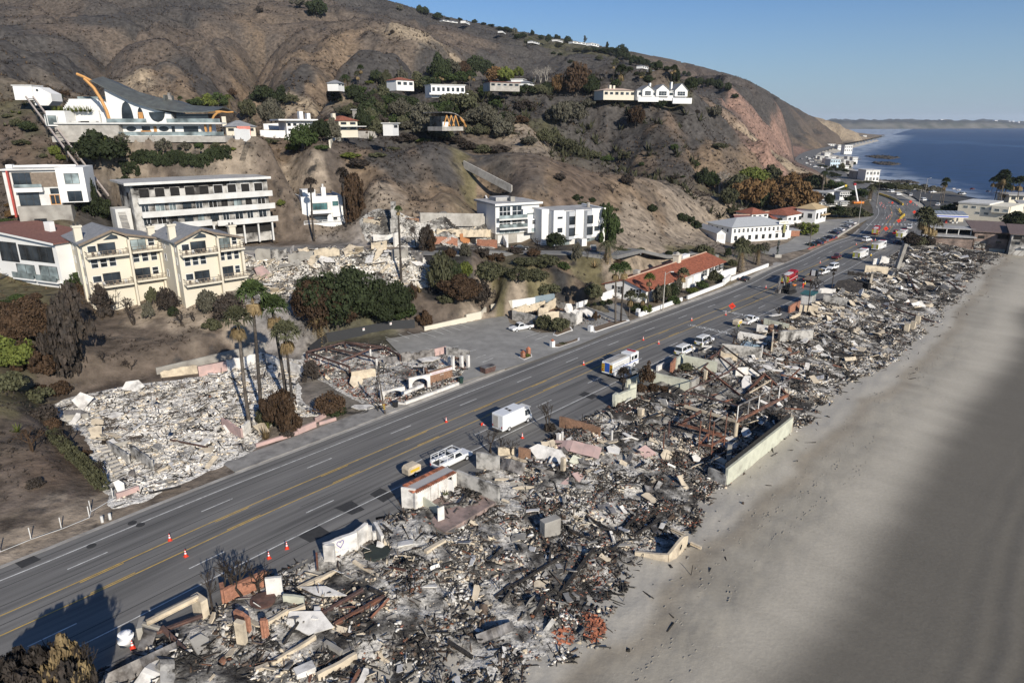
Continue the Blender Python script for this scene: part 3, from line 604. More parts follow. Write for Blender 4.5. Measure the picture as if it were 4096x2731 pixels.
names=['pale ash and plaster rubble around the rusty beams, nearest the camera','grey rubble seaward of the small tiled shed','mixed rubble and clay tiles behind the curved beach wall','black charred rubble around the rusted steel frame','white and grey rubble under the long fallen beams','cream stucco rubble beside the flat pale walls','grey burnt rubble below the smoke stained panel','blackest rubble of the strip next to the brown burnt building']
for li,(a,b_) in enumerate(LOTS):
    dens=14 if a < 230 else (7.5 if a < 330 else 4.0);n=int((b_-a)*26*dens)
    s=NR.uniform(a,b_,n*2);fr=NR.rand(n*2);b=inner(s)+.4+(outer(s)+1.2-inner(s))*fr
    x,y=so_xy(s,-b);cm=NR.rand(n*2) < .06+.94*sstep(.40,.60,fbm(x/2.6,y/2.6,3,211));s,b,x,y=s[cm],b[cm],x[cm],y[cm]
    m=~((a == 187) & (((s-199)/4.2)**2+((b-19.5)/3.0)**2 < 1));s,b,x,y=s[m],b[m],x[m],y[m]
    dk=np.interp(s,DS,DV)+.2*(b > 32)*(s > 188)*(s < 212)
    debris('debris_field',names[li],x,y,edge_w(s,b),dk,(.135 if a < 230 else .21),warm=.34 if a < 240 else .3,brickf=.12 if a in (187,206) else .03,planks=.2 if a > 233 else .15)
# bits washed out on the sand
n=380;s=NR.uniform(182,458,n);b=outer(s)+np.abs(NR.normal(0,3.2,n));x,y=so_xy(s,-b)
o=debris('beach_litter','scattered charred bits lying on the dry sand beside the ruins',x,y,np.zeros(n),np.full(n,1.2),.17,planks=.3,zf=lambda x,y:HZ(x,y)-.05)
# ---------------------------------------------------------------- walls and larger pieces of the ruins
M_plw=mat('white_plaster',(.66,.63,.58),.9,.14,1.2,c2=(.34,.32,.295),s2=.5,thr=.60,soft=.1,bump=.3)
M_plc=mat('cream_stucco',(.58,.49,.36),.9,.14,1.2,c2=(.27,.225,.17),s2=.5,thr=.60,soft=.12,bump=.3)
M_plg=mat('pale_green_stucco',(.50,.50,.40),.9,.10,1.0,c2=(.30,.29,.235),s2=.4,thr=.62,soft=.14,bump=.2)
M_cong=mat('bare_concrete',(.36,.34,.30),.92,.2,1.0,c2=(.15,.135,.12),s2=.5,thr=.55,soft=.14,bump=.4)
M_sooty=mat('sooty_wall',(.42,.40,.365),.93,.2,1.0,c2=(.06,.055,.05),s2=.7,thr=.54,soft=.1,bump=.4)
M_chw=mat('charred_wood',(.028,.025,.023),.9,.45,2.5,bump=.8,c2=(.10,.085,.07),s2=1.4,thr=.62)
M_rust=mat('rusted_steel',(.20,.085,.05),.85,.35,1.6,c2=(.09,.06,.05),s2=1.0,thr=.52)
M_rustd=mat('dark_rusted_steel',(.085,.055,.048),.85,.35,1.6,c2=(.15,.08,.06),s2=1.0,thr=.58)
M_tin=mat('scorched_sheet_metal',(.30,.28,.26),.6,.3,1.0,c2=(.08,.07,.062),s2=.7,thr=.5,soft=.12,metal=.3)
M_brick=mat('brown_brick',(.26,.15,.095),.92,.3,4.0,c2=(.12,.075,.05),s2=.6,thr=.58,soft=.14,bump=.5)
M_brickr=mat('red_brick',(.34,.16,.10),.92,.3,4.0,c2=(.2,.1,.07),s2=.8,thr=.6,bump=.5)
M_tile=mat('clay_roof_tile',(.36,.13,.07),.9,.3,2.0,c2=(.16,.075,.05),s2=1.2,thr=.58,rndv=.35)
M_pink=mat('pink_plaster',(.52,.36,.32),.92,.18,1.2,c2=(.30,.23,.21),s2=.6,thr=.58)
M_dark=mat('soot_and_shade_black',(.02,.019,.018),.95,.3,1.5)  # black for soot, and for shade painted into openings
def hm(qb,qt,zb=None):
    b=hit(*qb) if zb is None else P(*qb,zb);r=ray(*qt);return CAMH+r[2]*math.hypot(b.x,b.y)/math.hypot(r[0],r[1])-b.z
class Ruin:
    def __init__(self,name,label,cat,q,group=None):
        p=hit(*q);self.p=p;self.o=thing(name,label,cat,p,0,group)
    def loc(self,v):return Vector(v)-self.p
    def wall(self,qa,qb,qt,m,th=.25,jag=.25,name='wall',za=0.0,sink=.6,seg=None,h2=None):
        a=hit(*qa);b=hit(*qb);h=hm(qa,qt) if isinstance(qt,tuple) else qt
        h2=h if h2 is None else h2
        d=(b-a);L=d.xy.length;n_=seg or max(1,int(L/.7));nv=Vector((-d.y,d.x,0)).normalized()*th/2;mb=MB()
        hs=[(h+(h2-h)*i/n_)*(1-jag*rnd.random()**2) for i in range(n_+1)]
        for i in range(n_):
            f0,f1=i/n_,(i+1)/n_;p0=a.lerp(b,f0)-self.p;p1=a.lerp(b,f1)-self.p
            z0,z1=-sink,-sink;t0=Vector((0,0,hs[i]));t1=Vector((0,0,hs[i+1] if jag else h+(h2-h)*f1));s=Vector((0,0,-sink))
            mb.hexa([p0-nv+s,p1-nv+s,p1+nv+s,p0+nv+s,p0-nv+t0,p1-nv+t1,p1+nv+t1,p0+nv+t0])
        return mb.build(name,m,self.o)
    def beam(self,qa,qb,za,zb,w,m,name='beam',h=None):
        """ends given by picture points at heights za, zb above the ground there"""
        a=hit(*qa,z0=za)+Vector((0,0,za));b=hit(*qb,z0=zb)+Vector((0,0,zb));mb=MB();h=h or w
        a=a-self.p;b=b-self.p;d=b-a;R=d.to_track_quat('X','Z').to_matrix();c=(a+b)/2
        if w > .16:      # rolled section: two flanges and a web
            up=R @ Vector((0,0,1))
            mb.cbox(c+up*h*.45,(d.length,w,h*.12),R=R);mb.cbox(c-up*h*.45,(d.length,w,h*.12),R=R);mb.cbox(c,(d.length,w*.25,h*.8),R=R)
        else:mb.cbox(c,(d.length,w,h),R=R)
        return mb.build(name,m,self.o)
    def post(self,q,qt,w,m,name='post'):
        b=hit(*q);h=hm(q,qt) if isinstance(qt,tuple) else qt;c=b-self.p
        return MB().cbox(c+Vector((0,0,h/2-.25)),(w,w,h+.5),road_az(230)).build(name,m,self.o)
    def slab(self,q,size,rz,tilt,m,name='plaster_slab',dz=.35,irr=.22):
        c=hit(*q)-self.p+Vector((0,0,dz));pts=[];n_=rnd.choice((4,5,5,6))
        for i in range(n_):a=2*math.pi*i/n_+rnd.uniform(-.2,.2);k=1-irr*rnd.random();pts.append((math.cos(a)*size[0]/2*k*1.15,math.sin(a)*size[1]/2*k*1.15))
        mb=MB().slab(pts,-.07,.07);mb.xf(Matrix.Translation(c) @ Matrix.Rotation(rz,4,'Z') @ Matrix.Rotation(tilt[0],4,'X') @ Matrix.Rotation(tilt[1],4,'Y'))
        return mb.build(name,m,self.o)
    def sheet(self,q,L,Wd,rz,bend,m,name='metal_sheet',dz=.4,tilt=0.0,n_=9):
        c=hit(*q)-self.p+Vector((0,0,dz));mb=MB();pr=[(-L/2+L*i/n_,bend*math.sin(math.pi*i/n_)*(1+.25*math.sin(5*i))) for i in range(n_+1)]
        for (x0,z0),(x1,z1) in zip(pr,pr[1:]):mb.hexa([(x0,-Wd/2,z0),(x1,-Wd/2,z1),(x1,Wd/2,z1),(x0,Wd/2,z0),(x0,-Wd/2,z0+.05),(x1,-Wd/2,z1+.05),(x1,Wd/2,z1+.05),(x0,Wd/2,z0+.05)])
        mb.xf(Matrix.Translation(c) @ Matrix.Rotation(rz,4,'Z') @ Matrix.Rotation(tilt,4,'X'));return mb.build(name,m,self.o)
_shard=[]
for asp,cut in ((.5,.3),(.75,0),(.35,.2),(.6,.45),(.9,.25)):
    w_,h_=.52,.5*asp;_shard.append(MB().slab([(-w_,-h_),(w_*(1-cut),-h_*1.05),(w_*1.02,-h_*(1-2*cut)),(w_*.92,h_),(-w_*.2,h_*(.9-cut)),(-w_*.96,h_*.95)],-.03,.03))
PIECES={}
def piece_mesh(kind):
    if kind not in PIECES:
        m=dict(plaster_slab=M_plw,stucco_slab=M_plc,concrete_slab=M_cong,charred_beam=M_chw,rusted_beam=M_rust,sooty_panel=M_sooty,bent_sheet=M_tin)[kind]
        if 'beam' in kind:PIECES[kind]=[MB().box(-.5,.5,-.07,.07,-.07,.07).mesh(kind,m)]
        else:PIECES[kind]=[s.mesh(kind,m) for s in _shard]
    return PIECES[kind]
def scatter_pieces(ru,s0,s1,n,kinds,smin=.9,smax=2.6,b0=1.5,b1=-2):
    """larger loose pieces of one ruin, each its own part"""
    for i in range(n):
        s=rnd.uniform(s0,s1);b=rnd.uniform(float(inner(s))+b0,float(outer(s))+b1);p=road_pt(s,-b);kd=rnd.choice(kinds);me=rnd.choice(piece_mesh(kd))
        z=tz(p.x,p.y)+float(heap(np.array([p.x]),np.array([p.y]))[0])*float(edge_w(np.array([s]),np.array([b]))[0])+rnd.uniform(.15,.6)
        k=rnd.uniform(smin,smax);o=inst(kd,me,ru.o,Vector((p.x,p.y,z))-ru.p)
        if 'beam' in kd:o.scale=(k*2.1,rnd.uniform(.8,1.8),rnd.uniform(.8,1.8));o.rotation_euler=(rnd.random(),rnd.uniform(-.35,.35),rnd.uniform(0,6.28))
        else:o.scale=(k*1.3,k,k*1.2);o.rotation_euler=(rnd.gauss(0,.4),rnd.gauss(0,.4),rnd.uniform(0,6.28))
def polyline_tubes(ru_parent,base,pts,r,m,name):return MB().tube([Vector(p)-base for p in pts],r,5).build(name,m,ru_parent)
GR='burnt out beach houses along the highway'
t03=lambda x,y:T(0,3,x,y);t13=lambda x,y:T(1,3,x,y);t23=lambda x,y:T(2,3,x,y);t22=lambda x,y:T(2,2,x,y);t12=lambda x,y:T(1,2,x,y);t31=lambda x,y:T(3,1,x,y);t32=lambda x,y:T(3,2,x,y);t21=lambda x,y:T(2,1,x,y)
# -- nearest ruin
A=Ruin('burnt_house','nearest burnt out house ruin with rusty steel beams, concrete frame and pale ash','ruin',t13(300,900),GR)
A.beam(R5(150,650),R5(610,420),2.3,2.3,.34,M_plc,'lintel_beam',.5)
A.wall(R5(690,625),R5(600,560),R5(690,440),M_plc,.7,.05,'wall');A.wall(R5(100,800),R5(130,690),R5(100,690),M_cong,.5,.1,'wall')
A.beam(R5(285,690),R5(490,895),1.0,.7,.34,M_rustd,'steel_beam');A.beam(R5(240,735),R5(650,585),.8,1.0,.3,M_rustd,'steel_beam');A.beam(R5(110,655),R5(265,700),2.1,1.3,.3,M_cong,'fallen_beam')
A.sheet(R5(160,790),4.2,1.1,1.9,.5,M_tin,tilt=.6);A.sheet(t03(1330,1430),6.0,1.3,.75,.9,M_tin,tilt=.9);A.sheet(t03(1500,1450),4.5,1.2,2.2,.7,M_sooty,'warped_panel',tilt=.5);A.sheet(t03(1420,1520),3.6,1.6,1.4,.5,M_plw,'warped_panel',tilt=.3)
A.slab(t03(1600,1320),(2.2,1.5),.3,(.2,.1),M_plw);A.slab(t03(1860,1260),(1.8,2.2),.9,(.5,.2),M_cong,'concrete_slab',.6)
A.wall(R5(1050,870),R5(975,850),R5(1010,640),M_plc,.5,.1,'chimney_stub');A.wall(R5(1085,760),R5(960,690),R5(1060,590),M_brickr,.35,.2,'brick_wall');A.wall(R5(1190,800),R5(1240,800),R5(1190,610),M_brickr,.35,.15,'brick_wall')
A.wall(t13(105,790),t13(255,775),t13(105,590),M_plw,.3,.06,'stucco_wall');A.wall(t13(260,860),t13(450,870),t13(260,740),M_plg,.3,.3,'stucco_wall')
A.wall(t13(115,1075),t13(300,965),t13(115,990),M_plc,.35,.1,'low_wall');A.wall(t13(300,975),t13(455,920),t13(300,895),M_plc,.35,.15,'low_wall');A.post(t13(95,1160),t13(95,975),.5,M_brickr,'brick_post')
A.slab(t13(500,1060),(4.6,2.4),-.2,(.28,.12),M_plw,dz=.7,irr=.1);A.slab(t13(620,770),(4.6,1.3),-.25,(.15,.05),M_plw,dz=.6,irr=.1);A.slab(t13(960,1200),(2.0,1.5),.6,(.5,.2),M_plc,'stucco_slab');A.slab(t13(900,1100),(1.2,1.2),.3,(.3,.2),M_plw)
A.wall(t13(150,1430),t13(550,1180),.75,M_plc,.3,.15,'foundation_wall');A.wall(t13(570,1560),t13(925,1365),1.0,M_plc,.35,.1,'foundation_wall');A.wall(t13(640,1240),t13(790,1330),.8,M_cong,.4,.15,'foundation_wall');A.wall(t13(790,1330),t13(900,1280),.6,M_cong,.4,.15,'foundation_wall');A.wall(t13(0,1490),t13(120,1440),.7,M_plc,.4,.1,'foundation_wall')
A.wall(t13(400,730),t13(750,550),.5,M_plc,.3,.2,'foundation_wall');A.wall(t13(900,480),t13(1130,620),.6,M_plc,.35,.15,'foundation_wall')
bx_=hit(*t13(455,1500));MB().cbox(bx_-A.p+Vector((0,0,.5)),(1.7,1.1,.9),.6).build('concrete_block',M_plw,A.o,bevel=.05)
A.beam(t13(720,1030),t13(1180,770),.5,.9,.36,M_rust,'steel_beam');A.beam(t13(610,925),t13(985,705),.5,.9,.32,M_rustd,'steel_beam');A.beam(t13(1040,700),t13(1180,755),.9,1.0,.3,M_chw,'steel_beam');A.beam(t13(1760,1180),t13(1990,1330),.5,.4,.3,M_chw,'charred_beam');A.beam(t13(2200,780),t13(2352,660),.5,.6,.32,M_chw,'charred_beam')
A.sheet(t13(2200,1130),4.0,.9,.5,.8,M_tin,'bent_sheet',tilt=.8);A.slab(t13(1260,1050),(1.3,2),.4,(.6,.1),M_cong,'concrete_slab')
tb=hit(*t13(70,850));MB().cyl(tb-A.p+Vector((0,0,.1)),1.1,.55,14,r2=1.25).build('burnt_tub',M_rustd,A.o)
scatter_pieces(A,150,188,120,['plaster_slab','plaster_slab','stucco_slab','stucco_slab','concrete_slab','charred_beam','rusted_beam','sooty_panel'],.5,1.5)
# planter of red brick with its burnt hedge
pl=Ruin('brick_planter','red brick planter wall along the road behind the nearest ruin','planter',R5(1000,440))
pl.wall(R5(850,490),R5(1230,310),R5(835,350),M_brickr,.4,.03,'front_wall');pl.wall(R5(850,490),R5(835,420),R5(835,350),M_brickr,.4,.03,'end_wall')
# -- heart wall ruin
B=Ruin('burnt_house','burnt house ruin with a purple heart drawn on its white street wall','ruin',t13(900,430),GR)
hwa,hwb=hit(*R6(370,425)),hit(*R6(555,320));hh=hm(R6(370,425),R6(360,250))
wl=B.wall(R6(270,425),R6(560,310),R6(270,250),M_plw,.45,.05,'stucco_wall');B.wall(R6(560,300),R6(650,225),R6(600,130),M_plw,.45,.05,'stucco_wall');B.wall(R6(650,225),R6(690,235),R6(650,85),M_plw,.4,.05,'stucco_wall');B.wall(R6(270,425),R6(365,432),R6(270,250),M_plw,.45,.05,'stucco_wall');B.wall(R6(790,290),R6(720,170),R6(790,180),M_plw,.35,.1,'stucco_wall',h2=1.8);B.wall(R6(800,300),R6(920,290),1.3,M_plc,.5,.5,'stucco_wall',h2=.2)
# the heart and the writing lie on the wall's sea side
wd=(hit(*R6(560,310))-hit(*R6(270,425))).normalized();wd.z=0;wd.normalize();wn=Vector((wd.y,-wd.x,0));O_=hit(*R6(270,425))
M_paint=mat('purple_paint',(.10,.07,.30),.7,.1,3)
Lw=(hit(*R6(560,310))-O_).xy.length
hb=MB();pts=[]
for i in range(33):
    t_=2*math.pi*i/32;pts.append((16*math.sin(t_)**3/17*.42,(13*math.cos(t_)-5*math.cos(2*t_)-2*math.cos(3*t_)-math.cos(4*t_))/17*.52))
c0=O_+wd*Lw*.47+wn*.245+Vector((0,0,hm(R6(270,425),R6(270,250))*.72))
for (x0,z0),(x1,z1) in zip(pts,pts[1:]):hb.bar(c0+wd*x0+Vector((0,0,z0))-B.p,c0+wd*x1+Vector((0,0,z1))-B.p,.012,.075)
hb.build('painted_heart',M_paint,B.o)
def text_mesh(name,s,size,m,parent,origin,xdir,up,depth=.012,align='CENTER'):
    cu=bpy.data.curves.new(name,'FONT');cu.body=s;cu.size=size;cu.extrude=depth;cu.align_x=align;cu.resolution_u=1
    tmp=bpy.data.objects.new('tmp',cu);COL.objects.link(tmp);dg=bpy.context.evaluated_depsgraph_get();me=bpy.data.meshes.new_from_object(tmp.evaluated_get(dg));bpy.data.objects.remove(tmp)
    me.materials.clear();me.materials.append(m);xdir=Vector(xdir).normalized();up=Vector(up).normalized();nn=xdir.cross(up)
    M=Matrix((xdir,up,nn)).transposed().to_4x4();M.translation=origin;me.transform(M);me.name=name
    return link(bpy.data.objects.new(name,me),parent)
text_mesh('wall_writing','this home',.34,mat('faded_blue_paint',(.42,.45,.62),.8,.1,3),B.o,c0-B.p-Vector((0,0,.95))+wd*.25,wd,(0,0,1))
tk=hit(*R6(715,235));MB().cyl(tk-B.p,.25,1.3,12).build('water_heater',M_plw,B.o);tk=hit(*R6(765,280));MB().cyl(tk-B.p,.34,.6,12).build('rusted_drum',M_rustd,B.o)
oc=hit(*R6(735,365));MB().cyl(oc-B.p+Vector((0,0,.2)),1.5,.45,8).build('spa_cover',mat('dark_green_cover',(.03,.038,.033),.8),B.o)
for dx_,q in ((0,R6(900,470)),(1,R6(975,480))):
    c=hit(*q)-B.p;mb=MB()
    for sgn in (-.6,.6):mb.bar(c+Vector((sgn,-.8,.1)),c+Vector((sgn+.5,.8,1.0)),.1)
    for i in range(6):mb.bar(c+Vector((-.6+.1*i,-.8+.32*i,.1+.18*i)),c+Vector((.6+.1*i,-.8+.32*i,.1+.18*i)),.07)
    mb.build('wooden_gate',M_plc,B.o)
c=hit(*R6(1090,400))-B.p;mb=MB()
for i in range(16):mb.bar(c+Vector((-1.5+.2*i,-.3+.12*i,.1)),c+Vector((-1.5+.2*i,-.1+.12*i,1.0)),.03)
mb.bar(c+Vector((-1.5,-.1,1.0)),c+Vector((1.7,1.8,1.0)),.05);mb.build('bent_railing',M_chw,B.o)
B.wall(R6(540,450),R6(760,590),.55,M_plc,.35,.2,'foundation_wall');B.wall(R6(1170,375),R6(1344,270),.9,M_plc,.5,.1,'foundation_wall');B.wall(R6(20,680),R6(380,510),.5,M_plc,.35,.3,'foundation_wall')
B.slab(t13(1750,430),(4.5,3),.6,(.1,.05),M_plw,dz=.3);B.slab(t13(1700,500),(2.2,1.8),.2,(.3,.3),M_plc,'stucco_slab')
scatter_pieces(B,187,206,60,['plaster_slab','stucco_slab','concrete_slab','charred_beam','sooty_panel'],.5,1.4,3)
# -- the shed with the tiled roof and its courtyard
C_=Ruin('garden_shed','small white shed with flat roof, red tile edges and open white doors','shed',R4(450,480))
def shed(ru):
    fl=P(*R4(372,578),0);az=road_az(193);ux=Vector((math.cos(az),math.sin(az),0));uy=Vector((-ux.y,ux.x,0))
    L_=0
    for k in range(200):
        L_=k*.05;q=fl+ux*L_
        if proj_u(q.x,q.y,0)[0] > R4(720,0)[0]:break
    Dp=2.1;H=2.3;o=fl-ru.p;X=lambda a,b,c:o+ux*a+uy*b+Vector((0,0,c))
    def bx(nm,a0,a1,b0,b1,c0,c1,m):return MB().hexa([X(a0,b0,c0),X(a1,b0,c0),X(a1,b1,c0),X(a0,b1,c0),X(a0,b0,c1),X(a1,b0,c1),X(a1,b1,c1),X(a0,b1,c1)]).build(nm,m,ru.o)
    bx('wall',-.0,L_*.22,0,.15,-.3,H,M_plw);bx('wall',L_*.37,L_*.44,0,.15,-.3,H,M_plw);bx('wall',L_*.56,L_*.80,0,.15,-.3,H,M_plw);bx('wall',L_*.92,L_+.3,0,.15,-.3,H,M_plw)
    bx('wall',0,L_+.3,Dp-.15,Dp,-.3,H,M_plw);bx('wall',-.15,0,0,Dp,-.3,H,M_plw);bx('wall',L_+.15,L_+.3,.15,Dp-.15,-.3,H,M_plw);bx('lintel',L_*.22,L_*.92,.01,.14,2.05,H-.01,M_plw)
    bx('door',L_*.235,L_*.365,.1,.14,0,2.03,M_plw);bx('door',L_*.445,L_*.555,.1,.14,0,2.03,M_plw)
    dd=X(L_*.80,0,0);MB().hexa([dd,dd+(ux*.25-uy)*.85,dd+(ux*.25-uy)*.85+ux*.05,dd+ux*.05,dd+Vector((0,0,2.0)),dd+(ux*.25-uy)*.85+Vector((0,0,2.0)),dd+(ux*.25-uy)*.85+ux*.05+Vector((0,0,2.0)),dd+ux*.05+Vector((0,0,2.0))]).build('open_door',mat('white_paint',(.72,.71,.68),.5,.05),ru.o)
    bx('roof_deck',-.1,L_+.25,.05,Dp-.05,H+.003,H+.14,mat('roofing_felt',(.40,.38,.36),.9,.1))
    tm=MB()
    for i in range(7):a=math.pi*i/6;b=math.pi*(i+1)/6;tm.hexa([(math.cos(b)*.11,-.28,math.sin(b)*.11),(math.cos(a)*.11,-.28,math.sin(a)*.11),(math.cos(a)*.095,.28,math.sin(a)*.11),(math.cos(b)*.095,.28,math.sin(b)*.11),(math.cos(b)*.13,-.28,math.sin(b)*.13),(math.cos(a)*.13,-.28,math.sin(a)*.13),(math.cos(a)*.115,.28,math.sin(a)*.13),(math.cos(b)*.115,.28,math.sin(b)*.13)])
    tme=tm.mesh('roof_tile',M_tile);n_=int(L_/.27)
    for i in range(n_+1):
        for bb_,fl_ in ((.0,0),(Dp+.02,math.pi)):inst('roof_tile',tme,ru.o,X(.1+i*.27,bb_,H+.13),az+fl_,(1,1.15,1.1))
    for i in range(8):inst('roof_tile',tme,ru.o,X(-.1,.2+i*.25,H+.15),az+math.pi/2,(1,1.1,1.1))
    bx('patio',-1.0,L_+1.0,-6.2,-.02,-.5,.06,mat('pink_paving',(.30,.22,.19),.9,.25,.9,c2=(.12,.105,.095),s2=.5,thr=.58))
    pt=X(L_*.62,-.8,.06);MB().cyl(pt,.22,.5,10,r2=.32).build('plant_pot',M_plw,ru.o)
    mb=MB()
    for i in range(26):a=rnd.uniform(0,6.28);q=pt+Vector((0,0,.5));mb.bar(q,q+Vector((math.cos(a)*.4,math.sin(a)*.4,rnd.uniform(.1,.6))),.03,.08)
    mb.build('pot_plant',mat('dry_olive_leaf',(.11,.115,.055),.8,.3,3),ru.o)
    return X,L_,H
X_,SL,SH=shed(C_)
C_.wall(R4(740,385),R4(1112,535),R4(740,222),M_sooty,.35,.02,'courtyard_wall');C_.wall(R4(245,555),R4(370,575),R4(245,370),M_plw,.25,.05,'end_wall');C_.wall(R4(430,545),R4(600,660),R4(430,455),M_plg,.2,.05,'side_wall');C_.wall(R4(565,712),R4(622,690),R4(565,560),M_plw,.12,.04,'leaning_panel')
pm=hit(*R4(860,470));debris('ash_pile','black heap of burnt furniture in the courtyard by the white shed',pm.x+NR.normal(0,.9,160),pm.y+NR.normal(0,.8,160),np.zeros(160),np.full(160,1.3),.3,planks=.35,zf=lambda x,y:HZ(x,y)+.25+.5*NR.rand(len(x)))
# ---------------------------------------------------------------- more ruins of the strip
def above(ru,qb,qt):
    b=hit(*qb);return b-ru.p+Vector((0,0,hm(qb,qt)))
def beam3(ru,a,b,w,m,name='steel_beam',h=None):return MB().bar(a,b,w,h or w,0).build(name,m,ru.o)
D=Ruin('burnt_house','burnt house ruin with a pink curved sheet, white leaning slab and brown vine wall','ruin',R3(1300,900),GR)
D.wall(R3(30,1060),R3(385,1130),R3(30,805),M_sooty,.35,.1);D.wall(R3(430,960),R3(545,905),R3(430,925),M_plc,.35,.05,'planter_wall');D.wall(R3(545,905),R3(890,1020),R3(545,865),M_plc,.35,.05,'planter_wall')
D.wall(R3(685,920),R3(870,950),R3(685,735),M_brick,.3,.1);D.wall(R3(360,870),R3(640,850),R3(360,735),M_plc,.3,.25)
D.slab(R3(1150,960),(5.6,2.5),-.55,(.75,.15),M_plw,'leaning_slab',1.0,.12);D.sheet(R3(1560,850),7.5,2.2,-.35,.55,M_pink,'curved_sheet',.8,.35);D.sheet(R3(590,1130),3.6,1.6,-.5,.5,M_tin,'bent_sheet',.9,.8)
D.post(R3(1380,1160),R3(1380,900),.55,M_plc,'column');D.post(R3(1310,710),R3(1310,520),.5,M_plw,'pilaster');D.post(R3(1365,700),R3(1365,490),.25,M_plw,'pilaster');D.post(R3(2140,700),R3(2140,470),.22,M_plw,'post');D.post(R3(1630,740),R3(1630,600),.16,M_sooty,'post');D.post(R3(1860,830),R3(1860,670),.1,M_rust,'post')
D.wall(R3(1325,420),R3(1960,600),R3(1325,245),M_brick,.3,.05,'vine_wall');D.slab(R3(2180,860),(2.4,1.9),.3,(.5,.2),M_plw);D.beam(R3(1660,940),R3(1850,905),.5,.8,.15,M_plc,'trim_board');D.beam(R3(1880,860),R3(2010,815),.6,.9,.15,M_plc,'trim_board')
for q,sz in ((R3(760,1420),(2.8,.5)),(R3(1180,1410),(2.2,.5)),(R3(1290,1310),(1.6,.5)),(R3(410,1290),(2.0,.4)),(R3(1070,1340),(1.8,.35))):D.slab(q,sz,-.2+rnd.random()*.6,(.2,.1),M_plc,'stucco_slab',.5,.08)
D.slab(R3(1640,1290),(2.2,2.2),.6,(.5,.3),M_pink,'pink_slab',.7);D.slab(R3(1820,1360),(3.4,2.6),.4,(.2,.1),M_plg,'render_slab',.4,.1);D.slab(R3(1400,1370),(1.0,3.0),-.5,(.2,.2),M_pink,'pink_slab',.5);D.slab(R3(1570,1010),(2.6,1.4),.5,(.8,.1),M_plg,'render_slab',.8);D.slab(R3(1790,1010),(2.6,1.2),-.1,(.3,.1),M_plw);D.beam(R3(1040,1130),R3(1290,1050),.4,.9,.3,M_chw,'charred_beam')
cb=hit(*t23(350,215))-D.p;MB().cbox(cb+Vector((0,0,1.0)),(2.3,1.1,2.7),road_az(205)-.3).build('chimney_block',M_cong,D.o,bevel=.04)
for qa,qb,za,zb in ((t23(520,150),t23(755,270),.7,.5),(t23(880,320),t23(1055,395),.4,.3),(t23(690,40),t23(970,195),.8,.5),(t23(980,190),t23(1165,20),.5,1.1),(t23(1100,225),t23(1385,45),.4,.9),(t23(405,800),t23(750,330),.3,1.6),(t23(185,995),t23(300,765),.2,1.3),(t23(0,680),t23(480,390),.6,.8)):D.beam(qa,qb,za,zb,.24 if za > .3 else .3,M_chw,'charred_beam')
scatter_pieces(D,206,233,110,['plaster_slab','stucco_slab','stucco_slab','concrete_slab','charred_beam','charred_beam','sooty_panel','bent_sheet'],.6,1.7)
cw=Ruin('curved_garden_wall','curved cream wall with a round hole standing on the sand','wall',t23(1420,440))
arc=[t23(1130,390),t23(1220,405),t23(1320,430),t23(1430,450),t23(1500,415),t23(1560,350),t23(1600,290)];hs_=[.5,.6,.8,1.0,1.9,2.0,1.2];ps=[hit(*q)-cw.p for q in arc]
for i in range(6):
    d=ps[i+1]-ps[i];nv=Vector((-d.y,d.x,0)).normalized()*.16;mb=MB();s=Vector((0,0,-.5));a,b=ps[i]-d*.02,ps[i+1]+d*.02
    mb.hexa([a-nv+s,b-nv+s,b+nv+s,a+nv+s,a-nv+Vector((0,0,hs_[i])),b-nv+Vector((0,0,hs_[i+1])),b+nv+Vector((0,0,hs_[i+1])),a+nv+Vector((0,0,hs_[i]))]);mb.build('wall_segment',M_plc,cw.o)
mid=(ps[4]+ps[5])/2;d=(ps[5]-ps[4]).normalized();nv=Vector((d.y,-d.x,0));ring=[mid+nv*.19+d*math.cos(a)*.42+Vector((0,0,1.05+math.sin(a)*.42)) for a in np.linspace(0,6.283,17)]
MB().tube(ring,.07,5).build('hole_rim',M_plc,cw.o);MB().tube([mid+nv*.165+Vector((0,0,1.05)),mid+nv*.185+Vector((0,0,1.05))],.38,14).build('hole_shade_disc',M_dark,cw.o)  # no hole is cut: a black disc paints its shaded inside
for a,b in ((t23(1460,150),t23(1590,210)),(t23(1640,280),t23(1740,325))):cw.beam(a,b,.4,.4,.3,M_plc,'coping_stone')
tile_me=bpy.data.meshes['roof_tile']
for nm,q,(rx,ry),n_ in (('brown heap of clay roof tiles half buried at the rubble edge',t23(440,1100),(1.5,2.0),110),('orange heap of clay roof tiles spilled on open sand',t23(735,1050),(1.3,2.1),130)):
    rt=Ruin('roof_tile_heap',nm,'tile heap',q)
    for i in range(n_):
        r_=math.sqrt(rnd.random());a=rnd.uniform(0,6.28);p=Vector((math.cos(a)*r_*rx,math.sin(a)*r_*ry,0));w=rt.p+p
        o=inst('roof_tile',tile_me,rt.o,p+Vector((0,0,tz(w.x,w.y)-rt.p.z+.05+.5*(1-r_)*rnd.random())),rnd.gauss(.9,.6),(.9,.85,.9));o.rotation_euler=(rnd.gauss(0,.3),rnd.gauss(0,.35),o.rotation_euler.z)
